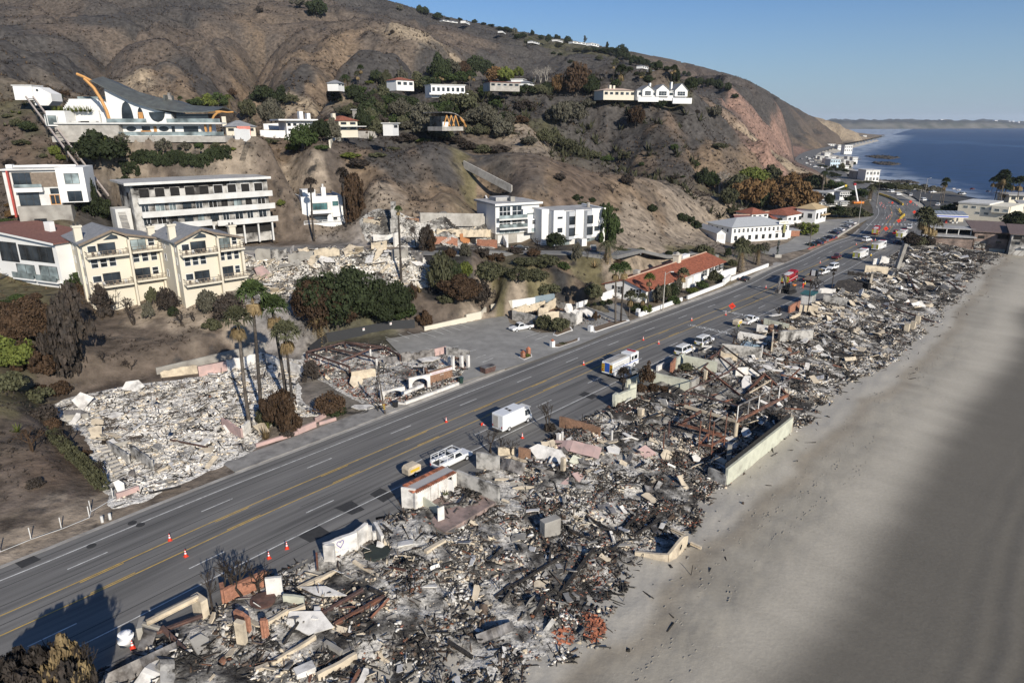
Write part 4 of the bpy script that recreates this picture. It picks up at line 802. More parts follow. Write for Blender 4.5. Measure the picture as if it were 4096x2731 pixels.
# -- ruin with the steel frame
E_=Ruin('burnt_house','blackest burnt house ruin with rusted steel frame, deck beams and cream sea wall','ruin',R2(1400,900),GR)
E_.wall(R2(100,560),R2(390,450),R2(100,375),M_plg,.5,.05);E_.wall(R2(50,600),R2(100,560),R2(50,380),M_plg,.5,.05);E_.wall(R2(290,460),R2(390,430),R2(290,230),M_plg,.5,.02);E_.wall(R2(340,580),R2(460,510),R2(340,540),M_plg,.35,.05,'low_wall')
E_.wall(R2(250,270),R2(650,90),R2(250,155),M_plg,.4,.05,'street_wall');E_.wall(R2(640,200),R2(1250,340),R2(640,25),M_plg,.45,.02,'garden_wall');E_.wall(R2(1250,340),R2(1370,260),R2(1250,175),M_cong,.5,.05,'garden_wall')
E_.wall(R2(390,400),R2(540,420),R2(390,345),M_cong,.4,.05,'planter_wall')
t1,t2,t3,t4=above(E_,R2(1380,1310),R2(1415,785)),above(E_,R2(1580,1385),R2(1625,800)),above(E_,R2(1780,1240),R2(1825,670)),above(E_,R2(1530,1190),R2(1550,605))
for tp in (t1,t2,t3,t4):
    gz_=tz(tp.x+E_.p.x,tp.y+E_.p.y)-E_.p.z-.4;beam3(E_,Vector((tp.x,tp.y,gz_)),tp,.16,M_rust,'steel_post')
for a,b in ((t1,t2),(t2,t3),(t3,t4),(t4,t1)):
    beam3(E_,a,b,.16,M_tin,'frame_rail');k=Vector((0,0,-(t1.z)*.55-1.2));beam3(E_,a+k,b+k,.2,M_rust,'frame_rail',.28)
dk0,dk1=above(E_,R2(1955,1105),R2(1995,800)),above(E_,t32(150,760),t32(60,470))
MB().cyl(Vector((dk0.x,dk0.y,-1.2)),.32,dk0.z+1.0,12).build('concrete_column',M_plc,E_.o)
beam3(E_,dk0,dk1,.3,M_rust,'deck_beam',.5);up=Vector((0,0,2.6));beam3(E_,dk0+up,dk1+up,.18,M_tin,'roof_rail')
for i in range(6):q=dk0.lerp(dk1,i/5);beam3(E_,q,q+up,.14,M_tin if i % 2 else M_plw,'frame_post')
din=dk0+Vector((road_pt(250,0)-road_pt(250,-9)).to_tuple());din2=dk1+Vector((road_pt(250,0)-road_pt(250,-9)).to_tuple())
beam3(E_,dk0,din,.3,M_plc,'deck_beam',.45);beam3(E_,dk0+up,din+up,.18,M_rustd,'roof_rail');beam3(E_,din,din+up,.14,M_rustd,'frame_post');beam3(E_,din+up,din2+up,.16,M_rustd,'roof_rail')
E_.beam(R2(1145,825),R2(1430,640),1.8,3.0,.35,M_rust);E_.beam(R2(1080,840),R2(1440,935),1.6,1.8,.35,M_rust);E_.beam(R2(1450,930),R2(1760,1005),1.8,1.6,.3,M_rust)
E_.beam(R2(440,960),R2(570,770),.3,1.8,.28,M_chw,'charred_beam');E_.beam(R2(460,1130),R2(640,990),.4,1.0,.3,M_chw,'charred_beam');E_.beam(R2(590,750),R2(830,660),1.2,1.6,.22,M_chw,'charred_beam');E_.beam(R2(190,1080),R2(340,1050),.5,.8,.2,M_plw,'trim_board');E_.beam(R2(340,1050),R2(450,1090),.8,.5,.2,M_plw,'trim_board')
E_.post(R2(830,1290),R2(840,970),.14,M_rust,'steel_post');E_.post(R2(910,1100),R2(920,800),.2,M_rustd,'steel_post');E_.post(R2(650,1190),R2(680,980),.12,M_rust,'steel_post');E_.post(R2(480,760),R2(480,600),.8,M_plc,'door_panel');E_.post(R2(1020,650),R2(1030,400),.12,M_chw,'charred_post');E_.post(R2(1240,410),R2(1245,180),.12,M_cong,'charred_post');E_.post(R2(1445,640),R2(1450,375),.14,M_tin,'steel_post');E_.post(R2(1770,620),R2(1770,470),.14,M_chw,'charred_post')
for q,sz,m_ in ((R2(60,1310),(2.6,2.4),M_plw),(R2(560,1350),(2.8,2.8),M_pink),(R2(1340,1440),(1.4,1.4),M_plw),(R2(2130,1040),(1.6,2.4),M_plw),(R2(1890,1130),(3.0,.9),M_plw),(R2(880,1400),(1.8,1.8),M_plc),(R2(700,1230),(3.0,1.2),M_cong),(R2(1370,320),(2.6,1.8),M_sooty)):E_.slab(q,sz,rnd.uniform(-.5,.8),(rnd.uniform(.2,.7),.15),m_,'plaster_slab',.7)
E_.wall(R2(1820,1420),R2(1890,1430),R2(1820,1150),M_cong,.3,.05,'standing_slab')
E_.wall(t22(1960,1325),t32(205,830),t22(1960,1165),M_plg,.35,0,'sea_wall',h2=None);a3,b3=hit(*t22(1960,1325)),hit(*t32(205,830));hh_=hm(t22(1960,1325),t22(1960,1165))
off_=Vector((road_pt(240,0)-road_pt(240,-.3)).to_tuple());MB().bar(a3-E_.p+off_+Vector((0,0,hh_+.35)),b3-E_.p+off_+Vector((0,0,hh_+.35)),.06,.7).build('black_fence',M_dark,E_.o)
E_.wall(t22(1800,1250),t22(1965,1325),t22(1800,1150),M_sooty,.35,.05,'side_wall');E_.wall(t32(205,830),t32(180,780),t32(205,690),M_plc,.45,.02,'side_wall')
scatter_pieces(E_,234,259,110,['plaster_slab','stucco_slab','charred_beam','charred_beam','charred_beam','rusted_beam','sooty_panel','bent_sheet'],.6,1.9)
# -- ruin under the long beams
F_=Ruin('burnt_house','burnt house ruin crossed by long fallen beams behind the white vans','ruin',R1(1200,1150),GR)
F_.wall(R1(395,1160),R1(515,1060),R1(395,1000),M_plg,.4,.03);F_.wall(R1(515,1130),R1(1040,1240),R1(515,935),M_plg,.35,.02);F_.wall(R1(325,1225),R1(400,1130),R1(325,1060),M_brickr,.4,.05,'brick_wall');F_.wall(R1(110,1190),R1(220,1130),R1(110,1110),M_plw,.4,.05,'low_wall')
F_.slab(R1(1160,1220),(4.6,3.6),-.35,(.9,.1),M_sooty,'leaning_slab',1.4,.15);F_.wall(R1(1330,1290),R1(1525,1285),R1(1330,1130),M_plw,.25,.03);F_.wall(R1(1095,1040),R1(1360,1080),R1(1095,870),M_plc,.3,.35);F_.wall(R1(1110,930),R1(1735,1000),R1(1110,755),M_sooty,.3,.02);F_.wall(R1(1735,1000),R1(1750,930),R1(1735,850),M_plw,.3,.02)
for qa,qb,za,zb,w in ((R1(1135,785),R1(1850,1330),4.6,1.0,.24),(R1(1030,910),R1(1770,1480),3.2,.8,.24),(R1(1160,800),R1(800,1180),4.6,.8,.2),(R1(1180,1240),R1(1430,1020),.8,3.2,.15),(R1(840,1120),R1(1400,1560),2.0,.5,.28),(R1(1500,1540),R1(1800,1240),.6,2.2,.34),(R1(1780,1230),R1(2150,1560),2.2,.8,.34),(R1(2090,1400),R1(2352,1150),.6,2.6,.24),(R1(2090,1400),R1(2352,1500),.6,.6,.3),(R1(940,980),R1(1080,905),1.5,2.0,.3)):F_.beam(qa,qb,za,zb,w,rnd.choice([M_rustd,M_chw,M_rust]),'fallen_beam')
F_.slab(R1(1500,1460),(1.6,4.2),-.45,(.5,.1),M_plw,'tiled_slab',.9,.05);F_.post(R1(865,1330),R1(870,1180),.5,M_plc,'column');F_.post(R1(1890,1560),R1(1900,1340),.16,M_rust,'steel_post');F_.beam(R1(1560,1530),R1(1900,1330),1.5,2.4,.2,M_plc,'roof_rail')
F_.beam(R1(810,800),R1(965,800),1.6,1.6,.25,M_plw,'white_frame');F_.beam(R1(850,860),R1(965,800),1.4,1.6,.25,M_plw,'white_frame');F_.wall(R1(755,900),R1(870,900),R1(755,820),M_sooty,.3,.05)
for q,sz in ((R1(1780,1170),(4.5,2.0)),(R1(1980,1215),(3.6,.5)),(R1(1560,1060),(2.0,2.0)),(R1(2220,1170),(3.5,1.0)),(R1(1990,970),(2.5,.7)),(R1(2040,1040),(2,1.0))):F_.slab(q,sz,rnd.uniform(-.1,.4),(.2,.1),M_plw,'plaster_slab',.5,.1)
scatter_pieces(F_,259,290,100,['plaster_slab','plaster_slab','stucco_slab','charred_beam','rusted_beam','sooty_panel','bent_sheet'],.7,2.2)
# -- courtyard walls beyond
H_=Ruin('burnt_house','burnt house ruin with plain white garden walls and a covered pool','ruin',R1(1800,650),GR)
H_.wall(R1(1370,690),R1(1925,790),R1(1370,562),M_plw,.35,.02);H_.wall(R1(1900,930),R1(1915,720),R1(1900,735),M_plc,.3,.1);H_.wall(R1(1665,575),R1(1840,598),R1(1665,455),M_plw,.6,.02);H_.wall(R1(1850,600),R1(1910,570),R1(1850,480),M_brick,.5,.02,'brick_wall');H_.wall(R1(1780,470),R1(2170,560),R1(1780,365),M_plg,.3,.02);H_.wall(R1(2000,585),R1(2040,560),R1(2000,480),M_dark,.4,.05);H_.wall(R1(2010,740),t31(395,1560),R1(2010,558),M_sooty,.8,.02,'dark_wall');H_.wall(R1(1750,420),R1(1780,470),R1(1750,380),M_brick,.3,.1)
H_.slab(R1(1600,780),(8,4.5),.6,(0,0),mat('pool_cover_blue',(.30,.40,.46),.5,.15,.6),'pool_cover',.35,.02);H_.slab(R1(1960,355),(4,1.2),.5,(.05,0),M_plw,'white_bench',.7,.05)
H_.wall(R1(2180,560),R1(2352,600),R1(2180,470),M_plc,.3,.4);H_.wall(R1(2190,400),R1(2352,330),R1(2190,330),M_plc,.3,.4)
scatter_pieces(H_,288,330,110,['plaster_slab','stucco_slab','stucco_slab','charred_beam','charred_beam','concrete_slab'],.8,2.6)
I_=Ruin('burnt_house','burnt house ruin with a smoke stained white panel and dark tilted roof','ruin',Z3(1100,1150),GR)
I_.wall(Z3(450,1400),Z3(795,1440),Z3(450,1255),M_plc,.35,.12);I_.wall(Z3(255,1420),Z3(450,1340),Z3(255,1260),M_brickr,.4,.4);I_.wall(Z3(895,1215),Z3(1345,1300),Z3(895,1065),M_sooty,.35,.05,'stained_panel');I_.slab(Z3(1370,1000),(9,5.5),.3,(.5,-.1),M_chw,'roof_slab',1.2,.05)
I_.wall(Z3(1545,900),Z3(1770,980),Z3(1545,790),M_dark,1.2,.02);I_.wall(Z3(1780,970),Z3(1810,840),Z3(1780,790),M_plc,.5,.2);I_.wall(Z3(830,1040),Z3(1130,1060),Z3(830,940),M_plw,.3,.2);I_.post(Z3(850,1040),Z3(850,975),.9,M_plw,'white_pier')  # first wall is a solid black block painting a box's shaded interior
for q in (Z3(1450,1290),Z3(1600,1300),Z3(1700,1150),Z3(1950,1020),Z3(840,1310),Z3(1810,1360),Z3(700,1480),Z3(1900,920)):I_.slab(q,(3.4,2.2),rnd.uniform(0,1.5),(.6,.2),rnd.choice([M_plw,M_plc]),'plaster_slab',.8)
for q in (t31(1270,1480),t31(1325,1460),t31(1370,1410)):I_.post(q,(q[0],q[1]-20),1.0,M_plc,'concrete_pier')
for qa,qb in ((t31(1280,960),t31(1380,1130)),(t31(1650,1010),t31(1740,1085)),(t31(1050,1230),t31(1530,1390)),(t31(0,1440),t31(390,1568))):I_.beam(qa,qb,1.6,.4,.3,M_rustd,'fallen_beam')
scatter_pieces(I_,330,386,120,['plaster_slab','stucco_slab','charred_beam','charred_beam','sooty_panel'],1.0,3.0)
hu=Ruin('roadside_hut','small burnt hut with a teal flat roof beside the excavator','hut',Z3(600,1240));az=road_az(345)
hc=hit(*Z3(620,1230))-hu.p
for dx,dy,sx_,sy_ in ((-1.8,0,.2,2.6),(1.8,0,.2,2.6),(0,1.3,3.8,.2)):MB().cbox(hc+Matrix.Rotation(az,3,'Z') @ Vector((dx,dy,1.2)),(sx_,sy_,2.9),az).build('hut_wall',M_plw,hu.o)
MB().cbox(hc+Vector((0,0,2.75)),(4.6,3.4,.22),az).build('hut_roof',mat('teal_roof',(.045,.13,.125),.6,.1),hu.o)
J_=Ruin('burnt_house','farthest burnt house ruin of the strip with a leaning chimney and ochre wall','ruin',Z3(2000,600),GR)
J_.wall(Z3(1680,650),Z3(2110,690),Z3(1680,515),M_plc,.5,.02,h2=None);J_.wall(Z3(1830,510),Z3(1930,500),Z3(1830,395),M_plw,.4,.05);J_.wall(Z3(1960,500),Z3(2130,510),Z3(1960,340),M_plw,.4,.3);J_.wall(Z3(2260,560),Z3(2420,580),Z3(2260,430),M_cong,.4,.3);J_.wall(Z3(1360,700),Z3(1800,760),Z3(1360,620),M_chw,.4,.4)
ch_=hit(*Z2(330,1500))-J_.p;ct=above(J_,Z2(330,1500),Z2(400,1085));ct.x += 1.6;MB().bar(ch_-Vector((0,0,.8)),ct,1.5,1.1).build('leaning_chimney',M_cong,J_.o,bevel=.08)
for q in (Z2(600,1300),Z2(640,1350),Z2(560,1360),Z2(520,1400),Z2(1480,1380),Z2(700,1540),Z2(950,1500),Z2(1620,1240),Z2(1000,1180),Z2(440,1090),Z2(520,1120)):J_.slab(q,(3.2,1.8),rnd.uniform(0,2),(rnd.uniform(.2,1.1),.2),rnd.choice([M_plw,M_plc]),'plaster_slab',.8)
scatter_pieces(J_,386,456,140,['plaster_slab','charred_beam','charred_beam','charred_beam','sooty_panel','stucco_slab'],1.0,3.2)
# ---------------------------------------------------------------- inland ruins
def in_poly(uvs,n,z=None):
    pts=[hit(*q) if z is None else P(*q,z) for q in uvs];pl=np.array([[p.x,p.y] for p in pts]);lo,hi=pl.min(0),pl.max(0);X=[];Y=[]
    while sum(map(len,X)) < n:
        x=NR.uniform(lo[0],hi[0],n*2);y=NR.uniform(lo[1],hi[1],n*2);m=poly_dist(pl,x,y) == 0;X.append(x[m]);Y.append(y[m])
    return np.concatenate(X)[:n],np.concatenate(Y)[:n],pl
def edge_d(pl,x,y):
    q=np.roll(pl,-1,0);d=np.full(x.shape,1e9)
    for (ax,ay),(bx,by) in zip(pl,q):t=np.clip(((x-ax)*(bx-ax)+(y-ay)*(by-ay))/((bx-ax)**2+(by-ay)**2+1e-9),0,1);d=np.minimum(d,np.hypot(x-ax-t*(bx-ax),y-ay-t*(by-ay)))
    return d
def ash_sheet(name,uvs,dark,amp,st=.3,wfade=1.5,lift=.05,k=1.3):
    pl=np.array([[p.x,p.y] for p in (hit(*q) for q in uvs)]);lo,hi=pl.min(0)-1,pl.max(0)+1
    xs=np.arange(lo[0],hi[0],st);ys=np.arange(lo[1],hi[1],st);Xg,Yg=np.meshgrid(xs,ys);x,y=Xg.ravel(),Yg.ravel();d=poly_dist(pl,x,y)
    w=1-sstep(-.2,wfade,d+1.2*(fbm(x/2,y/2,3,7)-.4));ins=sstep(0,4.5,edge_d(pl,x,y))*(d == 0);z=HZ(x,y)+(.05+.95*ins)*w*(heap(x,y,amp)+.08)+lift-.35*(1-w)**3;z=np.where(w < .03,z-.4,z);F=gridfaces(len(xs),len(ys))
    o=submesh(name,x,y,z,F,(w+.3*(fbm(x/.9,y/.9,2,5)-.5))[F].max(1) > .16,M_ash,heap_cols(x,y,np.full(len(x),dark),k));return structure(o)
t02=lambda x,y:T(0,2,x,y);t11=lambda x,y:T(1,1,x,y)
lotQ=[t02(1000,1340),t02(1080,1510),t02(1300,1450),t02(2290,1010),t12(150,700),t12(620,670),t12(400,560),t12(360,330),t12(420,180),t12(0,110),t02(1850,330),t02(1250,400),t02(620,530),t02(480,600),t02(800,850)]
ash_sheet('ash_ground',lotQ,-.35,.9,k=1.7);x,y,pl=in_poly(lotQ,15000);w=1.6*sstep(0,4.5,edge_d(pl,x,y))
debris('debris_field','bright white ash and plaster rubble of the lot left of the palm trees',x,y,w*.6,np.full(len(x),-.16),.13,amp=.9,warm=.22,planks=.08,gain=1.22)
K_=Ruin('burnt_house','white ash ruin left of the palms with a salmon pink wall at the back','ruin',t02(1400,700),'burnt houses inland of the highway')
K_.wall(t02(1830,320),t02(2090,270),t02(1830,225),M_pink,.3,.02,'pink_wall');K_.wall(t02(1480,330),t02(1820,290),1.3,M_plc,.3,.2,'cream_wall',h2=2.0);K_.wall(t02(2090,270),t12(60,200),t02(2090,160),M_plw,.3,.2);K_.wall(t02(1440,300),t12(100,60),1.3,M_cong,.3,.03,'retaining_wall');K_.wall(t12(100,200),t12(440,320),2.0,M_plw,.3,.2)
K_.wall(t02(1000,1000),t02(1195,1130),1.6,M_sooty,.25,.1);K_.wall(t02(1215,1060),t02(1415,1200),2.0,M_sooty,.25,.15);K_.wall(t02(1000,1000),t02(1205,945),.9,M_cong,.25,.1);K_.wall(t02(2050,790),t02(2230,900),1.9,M_pink,.3,.2);K_.wall(t02(2240,880),t02(2300,830),2.0,M_plw,.4,.1)
K_.wall(t02(1450,1225),t02(1680,1130),.7,M_plc,.35,.2,'low_wall');K_.wall(t02(1075,1450),t02(1280,1375),.9,M_pink,.35,.1,'low_wall');K_.wall(t02(610,720),t02(820,700),1.0,M_cong,.3,.3);K_.slab(t02(765,610),(3.2,3.4),.5,(.9,.1),M_plw,'leaning_slab',1.3);K_.slab(t02(1230,450),(3.6,2.6),.2,(.6,.1),M_plw,'leaning_slab',1.0);K_.slab(t02(1060,690),(4,1.6),.3,(.3,.1),M_plw);K_.slab(t02(700,690),(4,1.5),0,(.3,.1),M_tin,'metal_sheet',.7,.05);K_.slab(t02(900,760),(3,1.4),-.5,(.5,.1),M_plc,'stucco_slab')
K_.beam(t02(1560,900),t02(1910,970),.8,.7,.22,M_rustd,'steel_beam');K_.beam(t02(840,890),t02(1040,905),.6,.6,.12,M_plc,'timber_plank');K_.beam(t02(1370,1390),t02(1660,1330),.4,.5,.2,M_chw,'charred_beam')
for i in range(10):
    a,b=hit(*t02(925+i*17,1020+i*30)),hit(*t02(1010+i*18,1000+i*28));MB().cbox((a+b)/2-K_.p+Vector((0,0,.7-.06*i)),((b-a).length,.45,.3),math.atan2((b-a).y,(b-a).x)).build('stair_tread',M_conc,K_.o)
for i in range(90):
    k=rnd.randrange(len(x));kd=rnd.choice(['plaster_slab','plaster_slab','stucco_slab','charred_beam','concrete_slab']);o=inst(kd,rnd.choice(piece_mesh(kd)),K_.o,Vector((x[k],y[k],tz(x[k],y[k])+.5))-K_.p);s_=rnd.uniform(.7,2.0);o.scale=(s_*1.8,1,1) if 'beam' in kd else (s_*1.3,s_,s_);o.rotation_euler=(rnd.gauss(0,.35),rnd.gauss(0,.3),rnd.uniform(0,6))
# -- roadside restaurant with the sign wall
lotP=[t12(440,180),t12(620,360),t12(1130,620),t12(1330,560),t12(1850,380),t12(1960,190),t12(1780,90),t12(1330,130),t12(1180,40),t12(820,10),t12(470,100)]
ash_sheet('ash_ground',lotP,.1,.6);x,y,pl=in_poly(lotP,6500)
debris('debris_field','white, brown and brick rubble inside the steel framed roadside ruin',x,y,np.full(len(x),.6),np.full(len(x),.2),.16,amp=.7,warm=.3,planks=.14,brickf=.5)
L_=Ruin('burnt_shop','burnt out roadside salon with steel roof frame, white arches and brick sign wall','ruin',t12(1300,350))
cr={}
for k,(qb,qt) in dict(a=(t12(470,170),t12(465,95)),b=(t12(865,330),t12(865,230)),c=(t12(1110,240),t12(1110,155)),d=(t12(1330,190),t12(1330,130)),e=(t12(820,70),t12(815,5)),f=(t12(1180,100),t12(1175,50)),g=(t12(650,110),t12(645,50)),h=(t12(780,250),t12(690,190)),i=(t12(1055,190),t12(1060,65))).items():cr[k]=above(L_,qb,qt);L_.post(qb,qt,.3,M_plw if k in 'ich' else M_rustd,'steel_post')
for a,b in ('ab','ae','gc','hi','ei','fd','ef','if'):beam3(L_,cr[a],cr[b],.26,M_rustd,'roof_beam',.34)
sb0,sb1=hit(*t12(1580,400)),hit(*t12(1800,335));sh_=hm(t12(1580,400),t12(1555,285));L_.wall(t12(1580,400),t12(1800,335),sh_,M_brick,.45,0,'brick_sign_wall');L_.wall(t12(1580,400),t12(1560,350),sh_,M_brick,.45,0,'brick_return')
sd_=(sb1-sb0).normalized();sn=Vector((sd_.y,-sd_.x,0));Lx=(sb1-sb0).xy.length
def onsign(a,z,off):return sb0+sd_*(Lx*a)+sn*(.225+off)+Vector((0,0,z))-L_.p
sg=MB();z0_,z1_=sh_-.62,sh_-.12;sg.hexa([onsign(.06,z0_,.005),onsign(.99,z0_,.005),onsign(.99,z0_,.05),onsign(.06,z0_,.05),onsign(.06,z1_,.005),onsign(.99,z1_,.005),onsign(.99,z1_,.05),onsign(.06,z1_,.05)]);sg.build('sign_board',mat('sign_white',(.68,.66,.66),.6,.05),L_.o)
text_mesh('sign_lettering','*WAIDACANA SALON*',.43,mat('sign_red',(.36,.09,.10),.6,.05),L_.o,onsign(.525,z0_+.1,.06),sd_,(0,0,1));text_mesh('house_number','20755',.34,M_plw,L_.o,onsign(.55,z0_-.5,.02),sd_,(0,0,1))
def arch_wall(ru,qa,qb,h,cols,m):
    a=hit(*qa);b=hit(*qb);d=(b-a).normalized();d.z=0;n_=Vector((-d.y,d.x,0));L=(b-a).xy.length;O=a-ru.p
    for (f0,f1) in cols:
        mb=MB();w=(f1-f0)*L;r_=w*.36;cx=(f0+f1)/2*L;z0=h*.45;pr=[]
        for i in range(13):t_=math.pi*i/12;pr.append((cx-math.cos(t_)*r_,z0+math.sin(t_)*min(r_,h*.38)))
        for (x0,zz0),(x1,zz1) in zip(pr,pr[1:]):
            q=lambda xx,zz,s:O+d*xx+n_*s+Vector((0,0,zz));mb.hexa([q(x0,zz0,-.18),q(x1,zz1,-.18),q(x1,zz1,.18),q(x0,zz0,.18),q(x0,h,-.18),q(x1,h,-.18),q(x1,h,.18),q(x0,h,.18)])
        for xx0,xx1 in ((f0*L,cx-r_),(cx+r_,f1*L)):mb.hexa([q(xx0,-.4,-.18),q(xx1,-.4,-.18),q(xx1,-.4,.18),q(xx0,-.4,.18),q(xx0,h,-.18),q(xx1,h,-.18),q(xx1,h,.18),q(xx0,h,.18)])
        mb.build('arch',m,ru.o)
arch_wall(L_,t12(1340,480),t12(1600,425),2.7,((0.25,1),),M_plw);arch_wall(L_,t12(1120,560),t12(1380,500),1.9,((.1,.95),),M_plw);L_.beam(t12(1360,470),t12(1540,400),2.6,2.8,.4,M_plw,'sloping_wall_top',.5)
L_.wall(t12(1265,565),t12(1370,582),t12(1265,548),M_plw,.35,0,'planter_wall');L_.wall(t12(1370,582),t12(1862,400),t12(1370,552),M_plw,.35,0,'planter_wall')
for qb,qt,w in ((t12(1780,240),t12(1775,130),.5),(t12(1810,270),t12(1790,130),.5),(t12(1890,250),t12(1865,130),.55),(t12(1950,240),t12(1945,125),.5),(t12(1555,300),t12(1550,235),.5)):L_.post(qb,qt,w,M_plw,'white_pier')
L_.wall(t12(1750,130),t12(1960,170),2.1,M_sooty,.3,.05,'back_wall');L_.wall(t12(1340,200),t12(1640,140),1.9,M_tin,.12,.2,'sheet_wall');L_.wall(t12(1640,140),t12(1750,110),1.7,M_pink,.25,.05,'back_wall');L_.wall(t12(880,370),t12(1100,330),2.0,M_plc,.25,.2,'cream_wall');L_.slab(t12(925,410),(2.2,2.8),.4,(.7,0),M_plc,'stucco_slab',.9,.05);L_.sheet(t12(1240,200),3.0,1.6,.6,.5,M_tin,tilt=.9);L_.sheet(t12(1380,160),2.5,2.0,.8,.3,M_tin,tilt=1.2)
L_.slab(t12(1590,200),(4.5,2.2),.5,(.1,.05),M_plw,dz=.9,irr=.1);L_.slab(t12(980,610),(3.6,2.0),.2,(.05,.05),M_plw,dz=.2,irr=.1);L_.beam(t12(1440,240),t12(1660,240),.9,.9,.25,M_chw,'charred_beam');L_.wall(t12(1170,560),t12(1160,500),1.4,M_plw,.3,.3)
# -- collapsed house below the upper street
lotK=[t11(0,830),t11(180,800),t11(560,730),t11(800,715),t11(1500,760),t11(1540,880),t11(1650,985),t11(1350,1050),t11(1100,960),t11(800,900),t11(560,960),t11(410,1140),t11(180,1200),T(0,1,2250,1100),T(0,1,2230,760)]
ash_sheet('ash_ground',lotK,.0,.7,.4);x,y,pl=in_poly(lotK,8000)
debris('debris_field','white and cream rubble spilling down the slope below the upper street',x,y,np.full(len(x),.7),np.full(len(x),.12),.22,amp=.8,warm=.3,planks=.12,gain=1.2)
M2=Ruin('burnt_house','collapsed house ruin on the slope between the cream apartments and the round green tree','ruin',t11(700,800),'burnt houses inland of the highway')
for qa,qb,h,m_ in ((t11(0,830),t11(140,830),3.2,M_cong),(t11(150,830),t11(290,820),3.0,M_sooty),(t11(300,850),t11(530,820),2.6,M_cong),(t11(540,800),t11(770,790),2.4,M_plc),(t11(1060,740),t11(1200,730),2.4,M_plc),(t11(1250,820),t11(1400,800),2.8,M_cong),(t11(1430,800),t11(1530,850),2.2,M_tin)):M2.wall(qa,qb,h,m_,.35,.25)
for q,sz,m_ in ((t11(60,970),(4,5),M_pink),(t11(370,880),(3.5,2),M_cong),(t11(520,860),(2,3.5),M_plc),(t11(330,790),(1.2,4.5),M_tin),(t11(1130,790),(1.5,6),M_plc),(t11(850,780),(2.5,4),M_plc),(t11(1490,890),(4,1.5),M_plw),(t11(650,850),(5,2),M_plw)):M2.slab(q,sz,rnd.uniform(-.6,.6),(rnd.uniform(.4,.9),.2),m_,'fallen_slab',1.0)
for i in range(60):
    k=rnd.randrange(len(x));kd=rnd.choice(['plaster_slab','stucco_slab','stucco_slab','charred_beam','concrete_slab']);o=inst(kd,rnd.choice(piece_mesh(kd)),M2.o,Vector((x[k],y[k],tz(x[k],y[k])+.7))-M2.p);s_=rnd.uniform(1.0,2.6);o.scale=(s_*1.8,1.5,1.5) if 'beam' in kd else (s_*1.3,s_,s_);o.rotation_euler=(rnd.gauss(0,.4),rnd.gauss(0,.35),rnd.uniform(0,6))
# -- ruin with the standing chimney
lotN=[t11(980,440),t11(1480,460),t11(2100,480),t11(2200,620),t11(2220,700),t11(1650,700),t11(1100,690),t11(1030,600)]
ash_sheet('ash_ground',lotN,.4,.7,.4,lift=.3);x,y,pl=in_poly(lotN,2600)
debris('debris_field','grey rubble around the tall standing chimney of the uphill ruin',x,y,np.full(len(x),.7),np.full(len(x),.42),.42,amp=.9,warm=.3,planks=.16)
N2=Ruin('burnt_house','burnt uphill house ruin with tall standing chimney and long concrete block wall','ruin',t11(1600,600),'burnt houses inland of the highway')
N2.wall(t11(1510,490),t11(2100,490),t11(1510,385),M_conc,.4,.02,'block_wall');N2.wall(t11(1030,470),t11(1500,480),t11(1030,425),M_brick,.3,.1,'back_wall');N2.wall(t11(990,480),t11(1140,510),t11(990,430),M_plc,.35,.2)
N2.wall(t11(1640,690),t11(1850,700),t11(1640,600),M_brickr,.35,.1,'terracotta_wall');N2.wall(t11(2030,700),t11(2215,710),t11(2030,625),M_brickr,.35,.1,'terracotta_wall');N2.wall(t11(1880,660),t11(1965,655),t11(1880,578),mat('orange_plaster',(.50,.22,.09),.9,.15),.3,.02,'orange_wall');N2.wall(t11(1970,670),t11(2020,670),t11(1970,575),M_dark,.6,.02,'opening_shade_block')  # last wall is a solid slab, the opening's shade painted black
N2.wall(t11(1660,590),t11(2200,590),1.8,M_plc,.35,.3,'floor_edge');N2.wall(t11(1070,720),t11(1200,700),t11(1070,660),M_plc,.35,.15);N2.wall(t11(1270,700),t11(1320,690),t11(1270,570),M_plw,.5,.1,'chimney_base');N2.wall(t11(1080,660),t11(1260,650),2.2,M_plw,.3,.3)
cq=hit(*t11(1278,590));ctp=hm(t11(1278,590),t11(1275,285));MB().cbox(cq-N2.p+Vector((0,0,ctp*.25-.3)),(2.2,1.6,ctp*.5+.6)).cbox(cq-N2.p+Vector((-.1,0,ctp*.73)),(1.3,1.1,ctp*.54)).build('chimney',M_sooty,N2.o,bevel=.05)
mb=MB();a,b=above(N2,t11(1700,690),t11(1705,680)),above(N2,t11(1790,690),t11(1795,625))
for k in (0,.35,.7):mb.bar(a+Vector((0,0,k)),b+Vector((0,0,k)),.08)
for i in range(6):q=a.lerp(b,i/5);mb.bar(q-Vector((0,0,.4)),q+Vector((0,0,.75)),.07)
mb.build('white_handrail',M_plw,N2.o)
